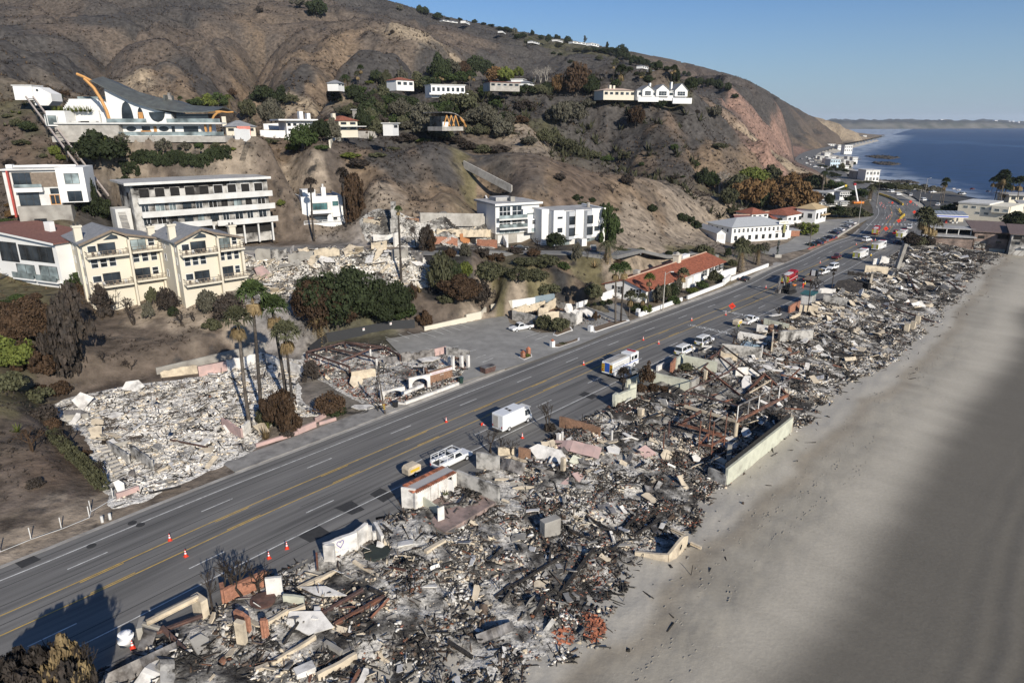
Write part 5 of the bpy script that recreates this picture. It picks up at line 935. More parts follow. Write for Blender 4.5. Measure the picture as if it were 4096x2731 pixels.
# -- small burnt corner building by the car park
lotS=[t21(0,1270),t21(250,1340),t21(470,1400),t21(620,1440),t21(900,1440),t21(930,1380),t21(640,1290),t21(580,1210),t21(400,1170),t21(150,1200)]
x,y,pl=in_poly(lotS,1500);debris('debris_field','brick and tile rubble by the burnt corner building at the car park',x,y,np.full(len(x),.3),np.full(len(x),.38),.30,amp=.7,warm=.35,planks=.12,brickf=.7)
O2=Ruin('burnt_shop','burnt corner building with roofless walls beside the white parked pickup','ruin',t21(300,1380))
for qa,qb,qt,m_ in ((t21(5,1370),t21(240,1420),t21(5,1280),M_sooty),(t21(240,1430),t21(430,1400),t21(240,1310),M_plc),(t21(430,1400),t21(585,1430),t21(430,1290),M_sooty),(t21(130,1300),t21(300,1250),t21(130,1240),M_plc),(t21(5,1350),t21(130,1300),t21(5,1270),M_plc),(t21(400,1240),t21(590,1300),t21(400,1190),M_sooty),(t21(590,1420),t21(640,1390),t21(590,1290),M_plw),(t21(300,1300),t21(400,1240),t21(300,1225),M_plc),(t21(240,1360),t21(330,1340),t21(240,1260),M_plc)):O2.wall(qa,qb,qt,m_,.3,.12)
O2.slab(t21(520,1330),(2.5,3),.4,(1.1,0),M_plw,'leaning_slab',1.8)
for q in (t21(690,1330),t21(720,1350),t21(610,1330)):O2.slab(q,(4,2.2),rnd.uniform(-.3,.6),(.5,.2),M_plw,'plaster_slab',.8)
for qw in (t21(80,1335),t21(180,1350)):b=hit(*qw);
# ---------------------------------------------------------------- buildings
M_w=mat('white_render',(.74,.73,.70),.85,.05,.5,c2=(.62,.60,.56),s2=.25,thr=.62,soft=.15)
M_w2=mat('grey_white_render',(.60,.59,.56),.85,.08,.5,c2=(.48,.465,.43),s2=.3,thr=.6,soft=.15)
M_yel=mat('cream_render',(.63,.575,.465),.9,.06,.5,c2=(.54,.49,.39),s2=.25,thr=.62,soft=.2)
M_shin=mat('grey_shingle',(.22,.225,.235),.9,.2,2.2,c2=(.28,.28,.285),s2=.9,thr=.55)
M_shinr=mat('red_brown_shingle',(.20,.095,.075),.9,.25,2.2)
M_redt=mat('red_tile_roof',(.30,.105,.062),.88,.35,1.3,c2=(.20,.075,.05),s2=2.2,thr=.55,bump=.5)
M_frame=mat('dark_window_frame',(.04,.038,.036),.5,.05)
M_framew=mat('white_window_frame',(.66,.66,.65),.5,.05)
M_wood=mat('warm_timber',(.44,.22,.075),.7,.2,1.5)
M_deck=mat('weathered_timber',(.19,.15,.115),.85,.25,1.5)
M_glass=glassmat('window_glass');M_glasst=glassmat('teal_glass',(.05,.11,.11));M_glassl=glassmat('pale_curtain_glass',(.16,.19,.19))
M_gravel=mat('flat_roof_gravel',(.42,.41,.39),.95,.12,1.0,c2=(.30,.29,.28),s2=.3,thr=.55)
M_copper=mat('patinated_roof',(.085,.088,.083),.55,.2,.6,c2=(.11,.12,.11),s2=.4,thr=.55)
M_soot2=mat('soot_streaked_render',(.50,.48,.44),.92,.12,.5,c2=(.06,.055,.05),s2=.2,thr=.5,soft=.1)
class Bld:
    def __init__(self,name,label,cat,qTL,qTR,zt,zb,group=None,az=None):
        a=P(*qTL,zt);b=P(*qTR,zt)
        if az is not None:      # the right end stands; the front runs at this azimuth until the left end's place
            d=Vector((math.sin(math.radians(az)),math.cos(math.radians(az)),0));L=0
            while L < 90 and proj_u(*(b-d*L))[0] > qTL[0]:L += .05
            a=b-d*L
        self.ux=(b-a);self.ux.z=0;self.W=self.ux.length;self.ux.normalize();self.uy=Vector((-self.ux.y,self.ux.x,0))
        if self.uy.y < 0:self.uy=-self.uy
        self.p=Vector((a.x,a.y,zb));self.H=zt-zb;self.o=thing(name,label,cat,self.p,math.atan2(self.ux.y,self.ux.x),group)
    def box(self,nm,x0,x1,y0,y1,z0,z1,m,par=None,bevel=0):return MB().box(x0,x1,y0,y1,z0,z1).build(nm,m,par or self.o,bevel=bevel)
    def win(self,x0,x1,z0,z1,f='f',y=0.0,g=None,fr=None,nm='window',mull=0,bars=0,w=.08,d=.07):
        """a framed pane on the front (f), left (l) or right (r) face at depth y"""
        g=g or M_glass;fr=fr or M_frame;mb=MB();pb=MB()
        def add(B,a0,a1,c0,c1,t0,t1):
            if f == 'f':B.box(a0,a1,y-t1,y-t0,c0,c1)
            elif f == 'l':B.box(y-t1,y-t0,a0,a1,c0,c1)
            else:B.box(y+t0,y+t1,a0,a1,c0,c1)
        for a0,a1,c0,c1 in ((x0,x1,z0,z0+w),(x0,x1,z1-w,z1),(x0,x0+w,z0+w,z1-w),(x1-w,x1,z0+w,z1-w)):add(mb,a0,a1,c0,c1,.002,d)
        for i in range(mull):xx=x0+(x1-x0)*(i+1)/(mull+1);add(mb,xx-w/2,xx+w/2,z0+w,z1-w,.003,d-.002)
        for i in range(bars):zz=z0+(z1-z0)*(i+1)/(bars+1);add(mb,x0+w,x1-w,zz-w/2,zz+w/2,.004,d-.004)
        o=mb.build(nm,fr,self.o);add(pb,x0+.02,x1-.02,z0+.02,z1-.02,.001,.022);pb.build('pane',g,o);return o
    def rail(self,x0,x1,y,z,h=1.0,m=None,n_=8,side=None):
        mb=MB();mb.bar((x0,y,z+h),(x1,y,z+h),.08);mb.bar((x0,y,z+h*.55),(x1,y,z+h*.55),.05);mb.bar((x0,y,z+h*.2),(x1,y,z+h*.2),.05)
        for i in range(n_+1):xx=x0+(x1-x0)*i/n_;mb.bar((xx,y,z),(xx,y,z+h),.08)
        if side is not None:
            for xx in (x0,x1):mb.bar((xx,y,z+h),(xx,side,z+h),.08);mb.bar((xx,y,z+h*.5),(xx,side,z+h*.5),.05)
        return mb.build('balcony_rail',m or M_deck,self.o)
def gable(B,x0,x1,y0,y1,z,hp,px,m,over=.5,th=.22,nm='roof'):
    """roof with its ridge running back; px = ridge place across the front"""
    mb=MB()
    for a,b in (((x0-over,z-over*hp/max(px-x0,.1)*.8),(px,z+hp)),((px,z+hp),(x1+over,z-over*hp/max(x1-px,.1)*.8))):
        mb.hexa([(a[0],y0-over,a[1]),(b[0],y0-over,b[1]),(b[0],y1+over,b[1]),(a[0],y1+over,a[1]),(a[0],y0-over,a[1]+th),(b[0],y0-over,b[1]+th),(b[0],y1+over,b[1]+th),(a[0],y1+over,a[1]+th)])
    return mb.build(nm,m,B.o)
def gable_wall(B,x0,x1,y0,y1,z0,z,hp,px,m,nm='wall'):return MB().prism([(x0,z0),(x1,z0),(x1,z),(px,z+hp-.02),(x0,z)],y0,y1).build(nm,m,B.o)
def hip(B,x0,x1,y0,y1,z,h,m,over=.6,nm='roof'):
    x0 -= over;x1 += over;y0 -= over;y1 += over;d=min(x1-x0,y1-y0)/2
    if x1-x0 >= y1-y0:r0,r1=(x0+d,(y0+y1)/2,z+h),(x1-d,(y0+y1)/2,z+h)
    else:r0,r1=((x0+x1)/2,y0+d,z+h),((x0+x1)/2,y1-d,z+h)
    a,b,c,e=(x0,y0,z),(x1,y0,z),(x1,y1,z),(x0,y1,z);mb=MB();mb.poly([e,c,b,a])
    if x1-x0 >= y1-y0:mb.poly([a,b,r1,r0]);mb.poly([b,c,r1]);mb.poly([c,e,r0,r1]);mb.poly([e,a,r0])
    else:mb.poly([a,b,r0]);mb.poly([b,c,r1,r0]);mb.poly([c,e,r1]);mb.poly([e,a,r0,r1])
    return mb.build(nm,m,B.o)
t00=lambda x,y:T(0,0,x,y);t01=lambda x,y:T(0,1,x,y);t10=lambda x,y:T(1,0,x,y);t20=lambda x,y:T(2,0,x,y);t30=lambda x,y:T(3,0,x,y)
# ---- cream apartment blocks
zb_=7.6;zr=hm(t01(2225,1170),t01(2235,702),zb_)+zb_
fl=P(*t01(780,722),zr);fr_=P(*t01(2240,702),zr)
def condo(label,qa,qb,ridge,fx):
    B=Bld('apartment_block',label,'apartments',qa,qb,zr,zb_,'cream apartment blocks',47);W=B.W;z2=B.H;z1=z2-6.3;ez=z2+2.9;Dp=15
    xm=W*fx;rx=W*ridge
    gable_wall(B,0,xm,0,Dp,-5,ez,1.9,rx,M_yel);MB().prism([(xm,-5),(W,-5),(W,ez-1.0),(xm,ez+.6)],1.2,Dp).build('wall',M_yel,B.o)
    mb=MB()
    for a,b,y0 in (((-.7,ez-.45),(rx,ez+1.95),-1.0),((rx,ez+1.95),(xm+.1,ez+.68),-1.0),((xm+.1,ez+.68),(W+.5,ez-1.0),.4)):mb.hexa([(a[0],y0,a[1]),(b[0],y0,b[1]),(b[0],Dp+.5,b[1]),(a[0],Dp+.5,a[1]),(a[0],y0,a[1]+.22),(b[0],y0,b[1]+.22),(b[0],Dp+.5,b[1]+.22),(a[0],Dp+.5,a[1]+.22)])
    mb.build('roof',M_shin,B.o);mb=MB();mb.bar((-.7,-1.03,ez-.35),(rx,-1.03,ez+2.05),.12,.45);mb.bar((rx,-1.03,ez+2.05),(xm,-1.03,ez+.75),.12,.45);mb.bar((xm+.2,.37,ez+.72),(W+.5,.37,ez-.9),.12,.4);mb.build('fascia',M_deck,B.o)
    B.box('fin_wall',xm-.15,xm+.25,-.9,1.2,-5,ez-.2,M_yel);B.box('corner_pier',W-.5,W,.3,1.2,-5,ez-1.6,M_yel)
    for cx,cy,cm in ((W*.02,3.2,3.4),(W-.7,4,1.9)):
        c=B.box('chimney',cx-.7,cx+.7,cy-.55,cy+.55,ez-2.5 if cx > 1 else -4,ez+cm-.6,M_yel);B.box('chimney_cap',cx-.9,cx+.9,cy-.75,cy+.75,ez+cm-.6,ez+cm-.2,M_yel,c)
        for k in (-.4,.3):MB().cyl((cx+k,cy,ez+cm-.2),.2,.5,8).build('flue',M_frame,c)
    for z,n in ((z2,2),(z1,1)):
        B.box('balcony',.2,xm-.5,-2.0,0,z-.35,z,M_yel);B.rail(.25,xm-.55,-1.95,z,1.05,side=0);B.box('balcony',xm+.5,W-.05,-.8,1.2,z-.35,z,M_yel);B.rail(xm+.55,W-.1,-.75,z,1.05,n_=6,side=1.2)
        B.win(xm*.10,xm*.30,z+.7,z+2.1,g=M_glass,fr=M_framew);B.win(xm*.33,xm*.72,z+.05,z+2.4,mull=1,nm='sliding_door');B.win(xm+(W-xm)*.12,xm+(W-xm)*.58,z+.05,z+2.35,y=1.2,mull=1,nm='sliding_door',g=M_glassl if z == z2 and fx > .55 else M_glass);B.win(xm+(W-xm)*.64,xm+(W-xm)*.84,z+.6,z+2.3,y=1.2,fr=M_framew,bars=1)
        # things left on the balconies
        for i in range(5):
            xx=1.0+(xm-2.2)*i/5+rnd.random()*.5;hx=xx+rnd.uniform(.35,.6);mb=MB();mb.box(xx,hx,-1.4,-.9,z+.36,z+.42);mb.box(xx,hx,-.95,-.9,z+.42,z+.85)
            for a_ in (xx+.03,hx-.03):mb.bar((a_,-1.38,z),(a_,-1.38,z+.6),.05);mb.bar((a_,-.93,z),(a_,-.93,z+.8),.05)
            mb.build('balcony_chair',[M_deck,M_w2,M_frame][i % 3],B.o)
    zt_=z2-2.9
    for k in range(3):B.win(xm*(.12+.2*k),xm*(.12+.2*k)+xm*.16,zt_+.3,zt_+2.2,bars=1,fr=M_framew)
    for k in range(3):xx=xm+(W-xm)*(.12+.27*k);B.win(xx,xx+(W-xm)*.2,zt_+.3,zt_+2.2,y=1.2,bars=1,fr=M_framew)
    for z in (z2+.4,zt_+.5,z1+.4):B.win(1.2,2.2,z,z+1.6,'l',fr=M_framew);B.win(8,9.2,z,z+1.6,'l',fr=M_framew)
    MB().prism([(rx-1.8,ez+.1),(rx+1.1,ez+.1),(rx+1.0,ez+.75),(rx,ez+1.2),],-.06,-.001).build('gable_window',M_glass,B.o)
    for k in range(3):B.box('vent',xm*.3+k*1.4,xm*.3+k*1.4+.35,-.06,-.002,-1.2,-.9,M_frame)
    B.win(xm*.12,xm*.12+1.0,-3.6,-1.5,nm='service_door',g=M_w,fr=M_yel);return B
condo('left cream apartment block with grey shingle roof, twin chimneys and timber balconies',t01(770,722),t01(1490,712),.38,.56)
condo('right cream apartment block with grey shingle roof next to the rubble slope',t01(1640,718),t01(2240,702),.36,.58)
# ---- house at the left edge
zb_=12.0;zt=hm(t01(540,1060),t01(500,668),zb_)+zb_
B=Bld('hillside_house','white house with red brown shingle roof cut by the left photo edge','house',t01(-330,590),t01(505,668),zt,zb_);W,H=B.W,B.H
MB().prism([(0,-5),(W,-5),(W,H),(W*.25,H+1.6),(0,H+1.2)],0,11).build('wall',M_w,B.o);mb=MB();mb.hexa([(-1,-1.0,H+1.5),(W*.25,-1.0,H+1.95),(W*.25,12,H+1.95),(-1,12,H+1.5),(-1,-1.0,H+1.75),(W*.25,-1.0,H+2.2),(W*.25,12,H+2.2),(-1,12,H+1.75)]);mb.hexa([(W*.25,-1.0,H+1.95),(W+.8,-1.0,H-.1),(W+.8,12,H-.1),(W*.25,12,H+1.95),(W*.25,-1.0,H+2.2),(W+.8,-1.0,H+.15),(W+.8,12,H+.15),(W*.25,12,H+2.2)]);mb.build('roof',M_shinr,B.o);MB().bar((W*.25,-1.03,H+2.0),(W+.8,-1.03,H-.02),.1,.4).build('fascia',M_w,B.o)
B.box('chimney',W*.62,W*.68,6,7.2,H-1,H+3.2,M_w)
B.win(W*.60,W*.96,H*.52,H*.90,mull=4,nm='picture_window');B.win(W*.38,W*.58,H*.45,H*.93,mull=2,nm='glazed_door');B.win(W*.53,W*.73,H*.10,H*.42,mull=1,g=M_glassl);B.win(W*.78,W*.97,H*.12,H*.44,mull=1,g=M_glassl);B.win(W*.1,W*.35,H*.5,H*.95,mull=2)
for a,b in ((.52,.75),(.77,.99)):o=B.box('balcony',W*a,W*b,-1.1,0,H*.06,H*.10,M_w);MB().box(W*a,W*b,-1.12,-1.08,H*.10,H*.24).build('glass_balustrade',M_glassl,o)
mb=MB()
for i in range(14):mb.cbox((W*.30+i*.32,-1.2,-2.2+i*.28),(.34,1.1,.08))
mb.bar((W*.28,-1.7,-1.2),(W*.28+4.6,-1.7,2.7),.06);mb.build('outside_stair',M_frame,B.o)
# ---- concrete and white modern house
zb_=26.6;zt=34.8
B=Bld('hillside_house','modern white box house with grey wood panel and concrete basement','house',T(0,0,15,1568),T(0,0,745,1555),zt,zb_);W,H=B.W,B.H
B.box('wall',0,W*.68,0,9,-2,H,M_w2);B.box('wall',W*.68,W*1.04,-1.2,9,.6,H+.5,M_w);B.box('basement',W*.12,W*.80,-1.5,8,-9,-.0,M_cong);B.box('roof_edge',-.3,W*.72,-.9,9.2,H,H+.35,M_w2);B.box('timber_panel',W*.34,W*.67,-.12,-.01,H*.52,H*.93,M_deck);B.box('red_fin',W*.06,W*.085,-1.0,0,-2.5,H,mat('red_paint',(.36,.06,.045),.6));B.box('balcony_front',W*.13,W*.48,-1.6,0,H*.40,H*.52,M_w)
B.win(W*.11,W*.36,H*.56,H*.94,mull=2);B.win(W*.14,W*.40,-.0,H*.38,mull=2,bars=1);B.win(W*.385,W*.46,H*.60,H*.78);B.win(W*.55,W*.62,H*.66,H*.78);B.win(W*.53,W*.66,.1,H*.30,fr=M_wood,mull=1,nm='timber_door',w=.16);B.win(W*.55,W*.66,H*.32,H*.48)
for z in (H*.6,H*.1):B.win(W*.78,W*.97,z,z+H*.30,y=-1.2,mull=1,g=M_glassl if z > 4 else M_glass);B.win(.5,1.2,z,z+2.4,'l',fr=M_framew)
B.win(W*.30,W*.46,-4.2,-2.9,y=-1.5,mull=1);B.box('glass_balustrade',W*.13,W*.48,-1.62,-1.58,H*.53,H*.62,M_glassl)
mb=MB();mb.tube([(W*.1,3,H+.7),(W*.9,3,H+.7)],.3,8);mb.tube([(W*.1,4.2,H+.7),(W*.5,4.2,H+.8),(W*.7,4.2,H+.7)],.25,8);mb.box(W*.02,W*.1,2,4,H+.35,H+1.2);mb.build('roof_ducts',M_w,B.o)
# ---- burnt apartment block with long curved balconies
zb_=17.6;zt=zb_+14.1
B=Bld('burnt_apartment_block','long fire damaged apartment block with white balcony bands and black top floor windows','apartments',t01(1190,105),T(1,1,95,50),zt,zb_,az=50);W,H=B.W,B.H
B.box('wall',0,W,0,13,-3,H-.45,M_soot2);B.box('roof',-1.6,W+.5,-1.8,14,H-.45,H,M_gravel);B.box('roof_fascia',-1.62,W+.52,-1.83,-1.8,H-.6,H+.02,M_w2)
for k,(z,a,b,pr,m) in enumerate(((H*.665,.03,1.02,1.7,M_w2),(H*.43,.04,1.03,1.9,M_w2),(H*.21,.06,.52,2.0,M_w2),(H*.185,.56,1.04,2.3,M_w2))):
    n_=16;mb=MB()
    for i in range(n_):
        x0,x1=W*(a+(b-a)*i/n_),W*(a+(b-a)*(i+1)/n_);y0=-pr*(1-.25*abs(i/n_*2-1)**3);y1=-pr*(1-.25*abs((i+1)/n_*2-1)**3);mb.hexa([(x0,y0,z-.3),(x1,y1,z-.3),(x1,0,z-.3),(x0,0,z-.3),(x0,y0,z-.05),(x1,y1,z-.05),(x1,0,z-.05),(x0,0,z-.05)]);mb.hexa([(x0,y0-.12,z-.4),(x1,y1-.12,z-.4),(x1,y1,z-.4),(x0,y0,z-.4),(x0,y0-.12,z+1.05),(x1,y1-.12,z+1.05),(x1,y1,z+1.05),(x0,y0,z+1.05)])
    mb.build('balcony_band',m,B.o)
for k in range(9):B.win(W*(.05+.105*k),W*(.05+.105*k)+W*.07,H*.73,H*.89,g=M_dark,fr=M_soot2 if k < 5 else M_framew,nm='burnt_window')
for z in (H*.45,H*.23):
    for k in range(10):B.win(W*(.05+.095*k),W*(.05+.095*k)+W*(.065 if k % 2 else .05),z,z+2.2,mull=1,g=rnd.choice([M_glass,M_glassl,M_dark]),fr=rnd.choice([M_framew,M_frame]))
B.box('soot_band',W*.02,W*.7,-.03,-.002,H*.86,H*.955,M_dark);B.box('soot_band',W*.72,W*.99,-.03,-.002,H*.88,H*.955,M_soot2)
for k in range(7):B.box('column',W*(.3+.115*k)-.2,W*(.3+.115*k)+.2,-1.6,-1.2,-3,H*.185,M_w2)
B.box('garage_shade_sheet',W*.30,W*1.0,-.03,-.002,-.6,H*.15,M_dark);B.box('end_wing',-3.5,-.1,3,9,-2,H*.55,M_w2)  # black sheet on the wall paints the shade inside the open garage
for z in (H*.7,H*.45,H*.2):B.win(3,5,z,z+1.6,'l',g=M_dark)
mb=MB()
for i in range(20):mb.cbox((-2.5,1-.2*i,H*.5-.3*i),(1.6,.3,.2))
mb.build('outside_stair',M_conc,B.o)
# ---- white garage house
zb_=14.8;zt=zb_+10.7
B=Bld('hillside_house','white cube house with garage door and teal windows beside the upper street','house',t11(412,245),t11(790,225),zt,zb_,az=64);W,H=B.W,B.H
B.box('wall',0,W,0,13,3.3,H-.5,M_w);B.box('garage_wall',-.1,W+1.4,-1.8,13.02,-2,3.3,M_w);B.box('parapet',0,W,-.005,.3,H-.5,H,M_w);B.box('parapet',0,.3,.3,13,H-.5,H,M_w);B.box('parapet',W-.3,W,.3,13,H-.5,H,M_w);B.box('roof_deck',.3,W-.3,.3,13,H-.9,H-.45,M_gravel)
B.box('roof_room',1.2,W*.42,4,9,H-.4,H+1.5,M_w);c=B.box('chimney',W*.55,W*.66,3,4.2,H-.4,H+2.2,M_w);MB().cyl((W*.6,3.6,H+2.2),.25,.9,8).build('flue',M_w2,c)
B.box('balcony_back_panel',W*.22,W*.72,-.02,-.004,H*.60,H*.84,M_w2);B.win(W*.26,W*.62,H*.64,H*.82,g=M_glasst,mull=3,y=-.02);B.win(W*.74,W*.90,H*.72,H*.86,g=M_glasst,fr=M_framew);B.box('balcony_front',W*.20,W*.70,-.9,0,H*.55,H*.62,M_w);B.box('balcony_front',W*.72,W*.99,-.5,0,H*.44,H*.56,M_w);B.win(W*.18,W*.60,3.5,H*.49,mull=3,nm='glazed_door');B.win(W*.74,W*.84,H*.34,H*.54);B.rail(0,W+1.3,-1.7,3.3,.8,M_framew,10)  # thin panel in the greyer render lies flat on the wall behind the balcony
B.box('canopy',W*.16,W*.62,-1.0,0,H*.50,H*.525,M_frame);gd=B.box('garage_door',W*.26,W*.76,-1.86,-1.802,-.1,2.6,M_w)
for i in range(3):MB().box(W*.26,W*.76,-1.875,-1.862,.5+i*.65,.53+i*.65).build('door_groove',M_w2,gd)
B.win(W*.80,W*.98,-.1,2.6,y=-1.8,mull=2,bars=3,nm='entry_gate',g=M_glassl,fr=M_w2);B.win(4,5.2,4.3,5.6,'l',y=-.003)
for i in range(6):B.box('step',W+.2+.3*i,W+1.9+.3*i,-2.6-.3*i,-1.9-.3*i+.0,-2.2,.4-.2*i,M_conc)
# ---- white glass house and its stair wall
zb_=11.0;zt=zb_+11.7
B=Bld('hillside_house','white three storey house with glass fronts, clapboard and stepped terraces','house',t11(2200,292),t21(250,285),zt,zb_,az=64);W,H=B.W,B.H
B.box('wall',0,W,0,14,2.9,H-.4,M_w);B.box('garage_wall',0,W*.98,.4,13.9,-2,2.9,M_cong);B.box('roof',-.6,W+.6,-1.2,15,H-.4,H+.1,M_gravel);B.box('roof_edge',-.62,W+.62,-1.23,-1.2,H-.45,H+.15,M_w);B.box('roof_room',W*.2,W*.6,6,11,H+.1,H+1.2,M_gravel);B.box('roof_vent',W*.46,W*.56,3.5,5,H+.1,H+1.5,M_cong)
B.box('clapboard_wing',W*.66,W*1.02,-2.2,0,2.9,H*.60,M_w);B.box('clapboard_wing',W*.58,W*.98,-1.4,0,H*.60,H*.84,M_w);B.box('terrace',W*.02,W*.66,-2.0,0,H*.60,H*.64,M_w2);B.box('terrace',W*.02,W*.66,-2.4,0,H*.37,H*.41,M_w2)
for z,h in ((H*.67,.26),(H*.42,.17)):B.win(W*.08,W*.34,z,z+H*h,mull=2,bars=1,fr=M_framew,w=.14);B.win(W*.37,W*.60,z,z+H*h,mull=1,bars=1,fr=M_framew,w=.14)
B.win(W*.08,W*.55,H*.24,H*.35,mull=3,g=M_glassl,fr=M_framew);B.win(W*.76,W*.92,H*.46,H*.57,y=-2.2,bars=1,mull=1,fr=M_framew);B.win(W*.74,W*.93,H*.26,H*.37,y=-2.2,g=M_glassl,fr=M_framew);B.win(W*.66,W*.86,H*.70,H*.75,y=-1.4,g=M_glassl,fr=M_framew)
for z in (H*.64,H*.41):MB().box(W*.02,W*.66,-2.02,-1.98,z,z+1.0).build('glass_balustrade',M_glassl,B.o)
B.win(W*.06,W*.3,-.2,2.4,y=.4,g=M_w2,fr=M_w2,nm='garage_door');B.win(W*.5,W*.85,-.2,2.4,y=.4,g=M_w2,fr=M_w2,nm='garage_door')
sw=Ruin('stair_wall','long white wall climbing the bare slope left of the glass house','wall',t11(2300,700));a,b=hit(*t11(2310,705)),hit(*t11(2110,260));mb=MB();d=b-a;n_=14;nv=Vector((-d.y,d.x,0)).normalized()*.25
for i in range(n_):
    p0,p1=a.lerp(b,i/n_),a.lerp(b,(i+1)/n_);p0.z,p1.z=a.z+(b.z-a.z)*i/n_,a.z+(b.z-a.z)*(i+1)/n_;p0 -= sw.p;p1 -= sw.p;s=Vector((0,0,-3));h=Vector((0,0,1.3));mb.hexa([p0-nv+s,p1-nv+s,p1+nv+s,p0+nv+s,p0-nv+h,p1-nv+h,p1+nv+h,p0+nv+h])
mb.build('rising_wall',M_w,sw.o)
cw2=Ruin('hillside_drain_wall','grey concrete deflection wall running down the brown hillside','wall',T(1,0,1910,1520));cw2.wall(T(1,0,1910,1530),t11(2351,190),2.0,M_conc,.5,.02,'drain_wall')
# ---- white townhouses with bay windows
zb_=9.8;zt=zb_+11.2
B=Bld('townhouse','white townhouse pair with grey bay windows and a roof terrace','house',t21(385,345),t21(840,345),zt,zb_,az=66);W,H=B.W,B.H
B.box('wall',0,W,0,12,2.8,H-.3,M_w);B.box('garage_wall',0,W,.6,11.9,-2,2.8,M_w2);B.box('roof_deck',.3,W-.3,.3,12,H-.3,H-.1,M_gravel);B.box('end_wall',W-.7,W+.1,-1.2,12.1,-2,H+.3,M_w);B.box('left_wing',-2.4,0,3,12,-1,H+.2,M_w);B.box('centre_block',W*.42,W*.58,-.5,.2,4,H,M_w);B.box('parapet',0,W*.2,-.01,.3,H-.3,H+.1,M_w);B.box('parapet',W*.76,W-.72,-.01,.3,H-.3,H+.1,M_w)
for a in (.24,.60):
    x0,x1=W*a,W*(a+.165);bay=MB().slab([(x0,0),(x0+.5,-1.2),(x1-.5,-1.2),(x1,0)],H*.24,H*.97).build('bay',mat('grey_panel',(.42,.43,.44),.7,.06),B.o)
    for z in (H*.33,H*.63):B.win(x0+.5,x1-.5,z,z+H*.22,y=-1.2);B.win(-1.0,-.15,z,z+H*.22,'r',y=x1-.15)
for x,z in ((.07,.42),(.82,.40),(.07,.78)):B.win(W*x,W*(x+.11),H*z,H*(z+(.14 if z < .7 else .07)),g=M_glass,fr=M_framew)
for a in (.08,.62):B.win(W*a,W*(a+.26),-.2,2.4,y=.6,g=M_glassl,bars=3,mull=1,nm='garage_door',fr=M_frame)
B.box('stair_wall',W*.46,W*.56,-3.5,-.5,-1,3.0,M_w);MB().cyl((W*.86,5,H-.1),.5,1.4,10).build('roof_tank',M_conc,B.o)
class Bat(Bld):
    def __init__(self,name,label,cat,qBL,qBR,qT,zb,group=None,Y=None):
        if Y:a=PY(*qBL,Y);zb=a.z;b=PY(qBR[0],qBL[1],Y*1.02)
        else:a=P(*qBL,zb);b=P(*qBR,zb)
        self.ux=(b-a);self.ux.z=0;self.W=self.ux.length;self.ux.normalize();self.uy=Vector((-self.ux.y,self.ux.x,0))
        self.p=Vector((a.x,a.y,zb));self.H=hm(qBL,qT,zb);self.o=thing(name,label,cat,self.p,math.atan2(self.ux.y,self.ux.x),group)
# ---- the house with the wave roof
B=Bat('wave_roof_house','white house on the terrace with sweeping grey wave roof and orange curved beams','house',t00(1030,1250),t00(2050,1250),t00(1030,815),PY(*t00(1500,1250),203).z);W,H=B.W,B.H;ux=lambda x:(x-1030)/1020*W;uz=lambda y:(1250-y)/435*H
prof=[(880,735),(960,755),(1130,855),(1300,945),(1480,1003),(1700,1035),(1900,1035),(2060,1020)];prof2=[(880,700),(960,745),(1130,830),(1300,875),(1400,905),(1500,905),(1700,985),(1900,1010),(2070,1018)]
def yat(pf,x):
    for (a,b),(c,d) in zip(pf,pf[1:]):
        if a <= x <= c:return b+(d-b)*(x-a)/(c-a)
    return pf[-1][1]
mb=MB();xs=[945+i*40 for i in range(28)]
for x0,x1 in zip(xs,xs[1:]):
    f0,f1,b0,b1=uz(yat(prof,x0)),uz(yat(prof,x1)),uz(yat(prof2,x0)),uz(yat(prof2,x1))
    for ya,yb,t in ((-1.6,5,0),(5,14,1)):
        za0,za1=(f0,f1) if t == 0 else ((f0*.4+b0*.6)+1.0,(f1*.4+b1*.6)+1.0);zb0,zb1=((f0*.4+b0*.6)+1.0,(f1*.4+b1*.6)+1.0) if t == 0 else (b0-.5,b1-.5)
        mb.hexa([(ux(x0),ya,za0),(ux(x1),ya,za1),(ux(x1),yb,zb1),(ux(x0),yb,zb0),(ux(x0),ya,za0+.3),(ux(x1),ya,za1+.3),(ux(x1),yb,zb1+.3),(ux(x0),yb,zb0+.3)])
mb.build('wave_roof',M_copper,B.o)
MB().prism([(ux(1030),uz(1135)),(ux(1600),uz(1135)),(ux(1600),uz(1045)),(ux(1480),uz(1010)),(ux(1300),uz(950)),(ux(1130),uz(862)),(ux(1030),uz(815))],0,11).build('wall',M_w,B.o)
B.box('lower_storey',ux(1150),ux(1860),-.6,10,-.5,uz(1140),M_w);B.box('upper_glazing',ux(1640),ux(1930),.3,9,uz(1130),uz(1045),M_glass);B.box('terrace',ux(560),ux(2090),-3.2,0,uz(1140),uz(1125),M_w2);B.box('retaining_wall',ux(570),ux(1150),-2.6,1,-.5,uz(1140),M_conc);B.box('base_slab',ux(560),ux(2120),-4.2,8,-1.6,-.02,M_conc)
def lens(x0,x1,zt,zb,down=False):
    mb=MB();L=[];n_=8
    for i in range(n_+1):t=i/n_;hw=(x1-x0)/2*(math.sqrt(max(0,1-t**2.2)) if not down else math.sqrt(max(0,1-(1-t)**2.0)));z=zb+(zt-zb)*t;L.append((hw,z))
    cx=(x0+x1)/2;mb.prism([(cx-h,z) for h,z in L]+[(cx+h,z) for h,z in L[::-1][1 if not down else 0:]],-.1,-.004);return mb
lens(ux(1150),ux(1255),uz(930),uz(1112)).build('arched_window',M_glass,B.o);lens(ux(1295),ux(1352),uz(985),uz(1112)).build('arched_window',M_glass,B.o);lens(ux(1400),ux(1545),uz(1030),uz(1122),True).build('round_window',M_glass,B.o)
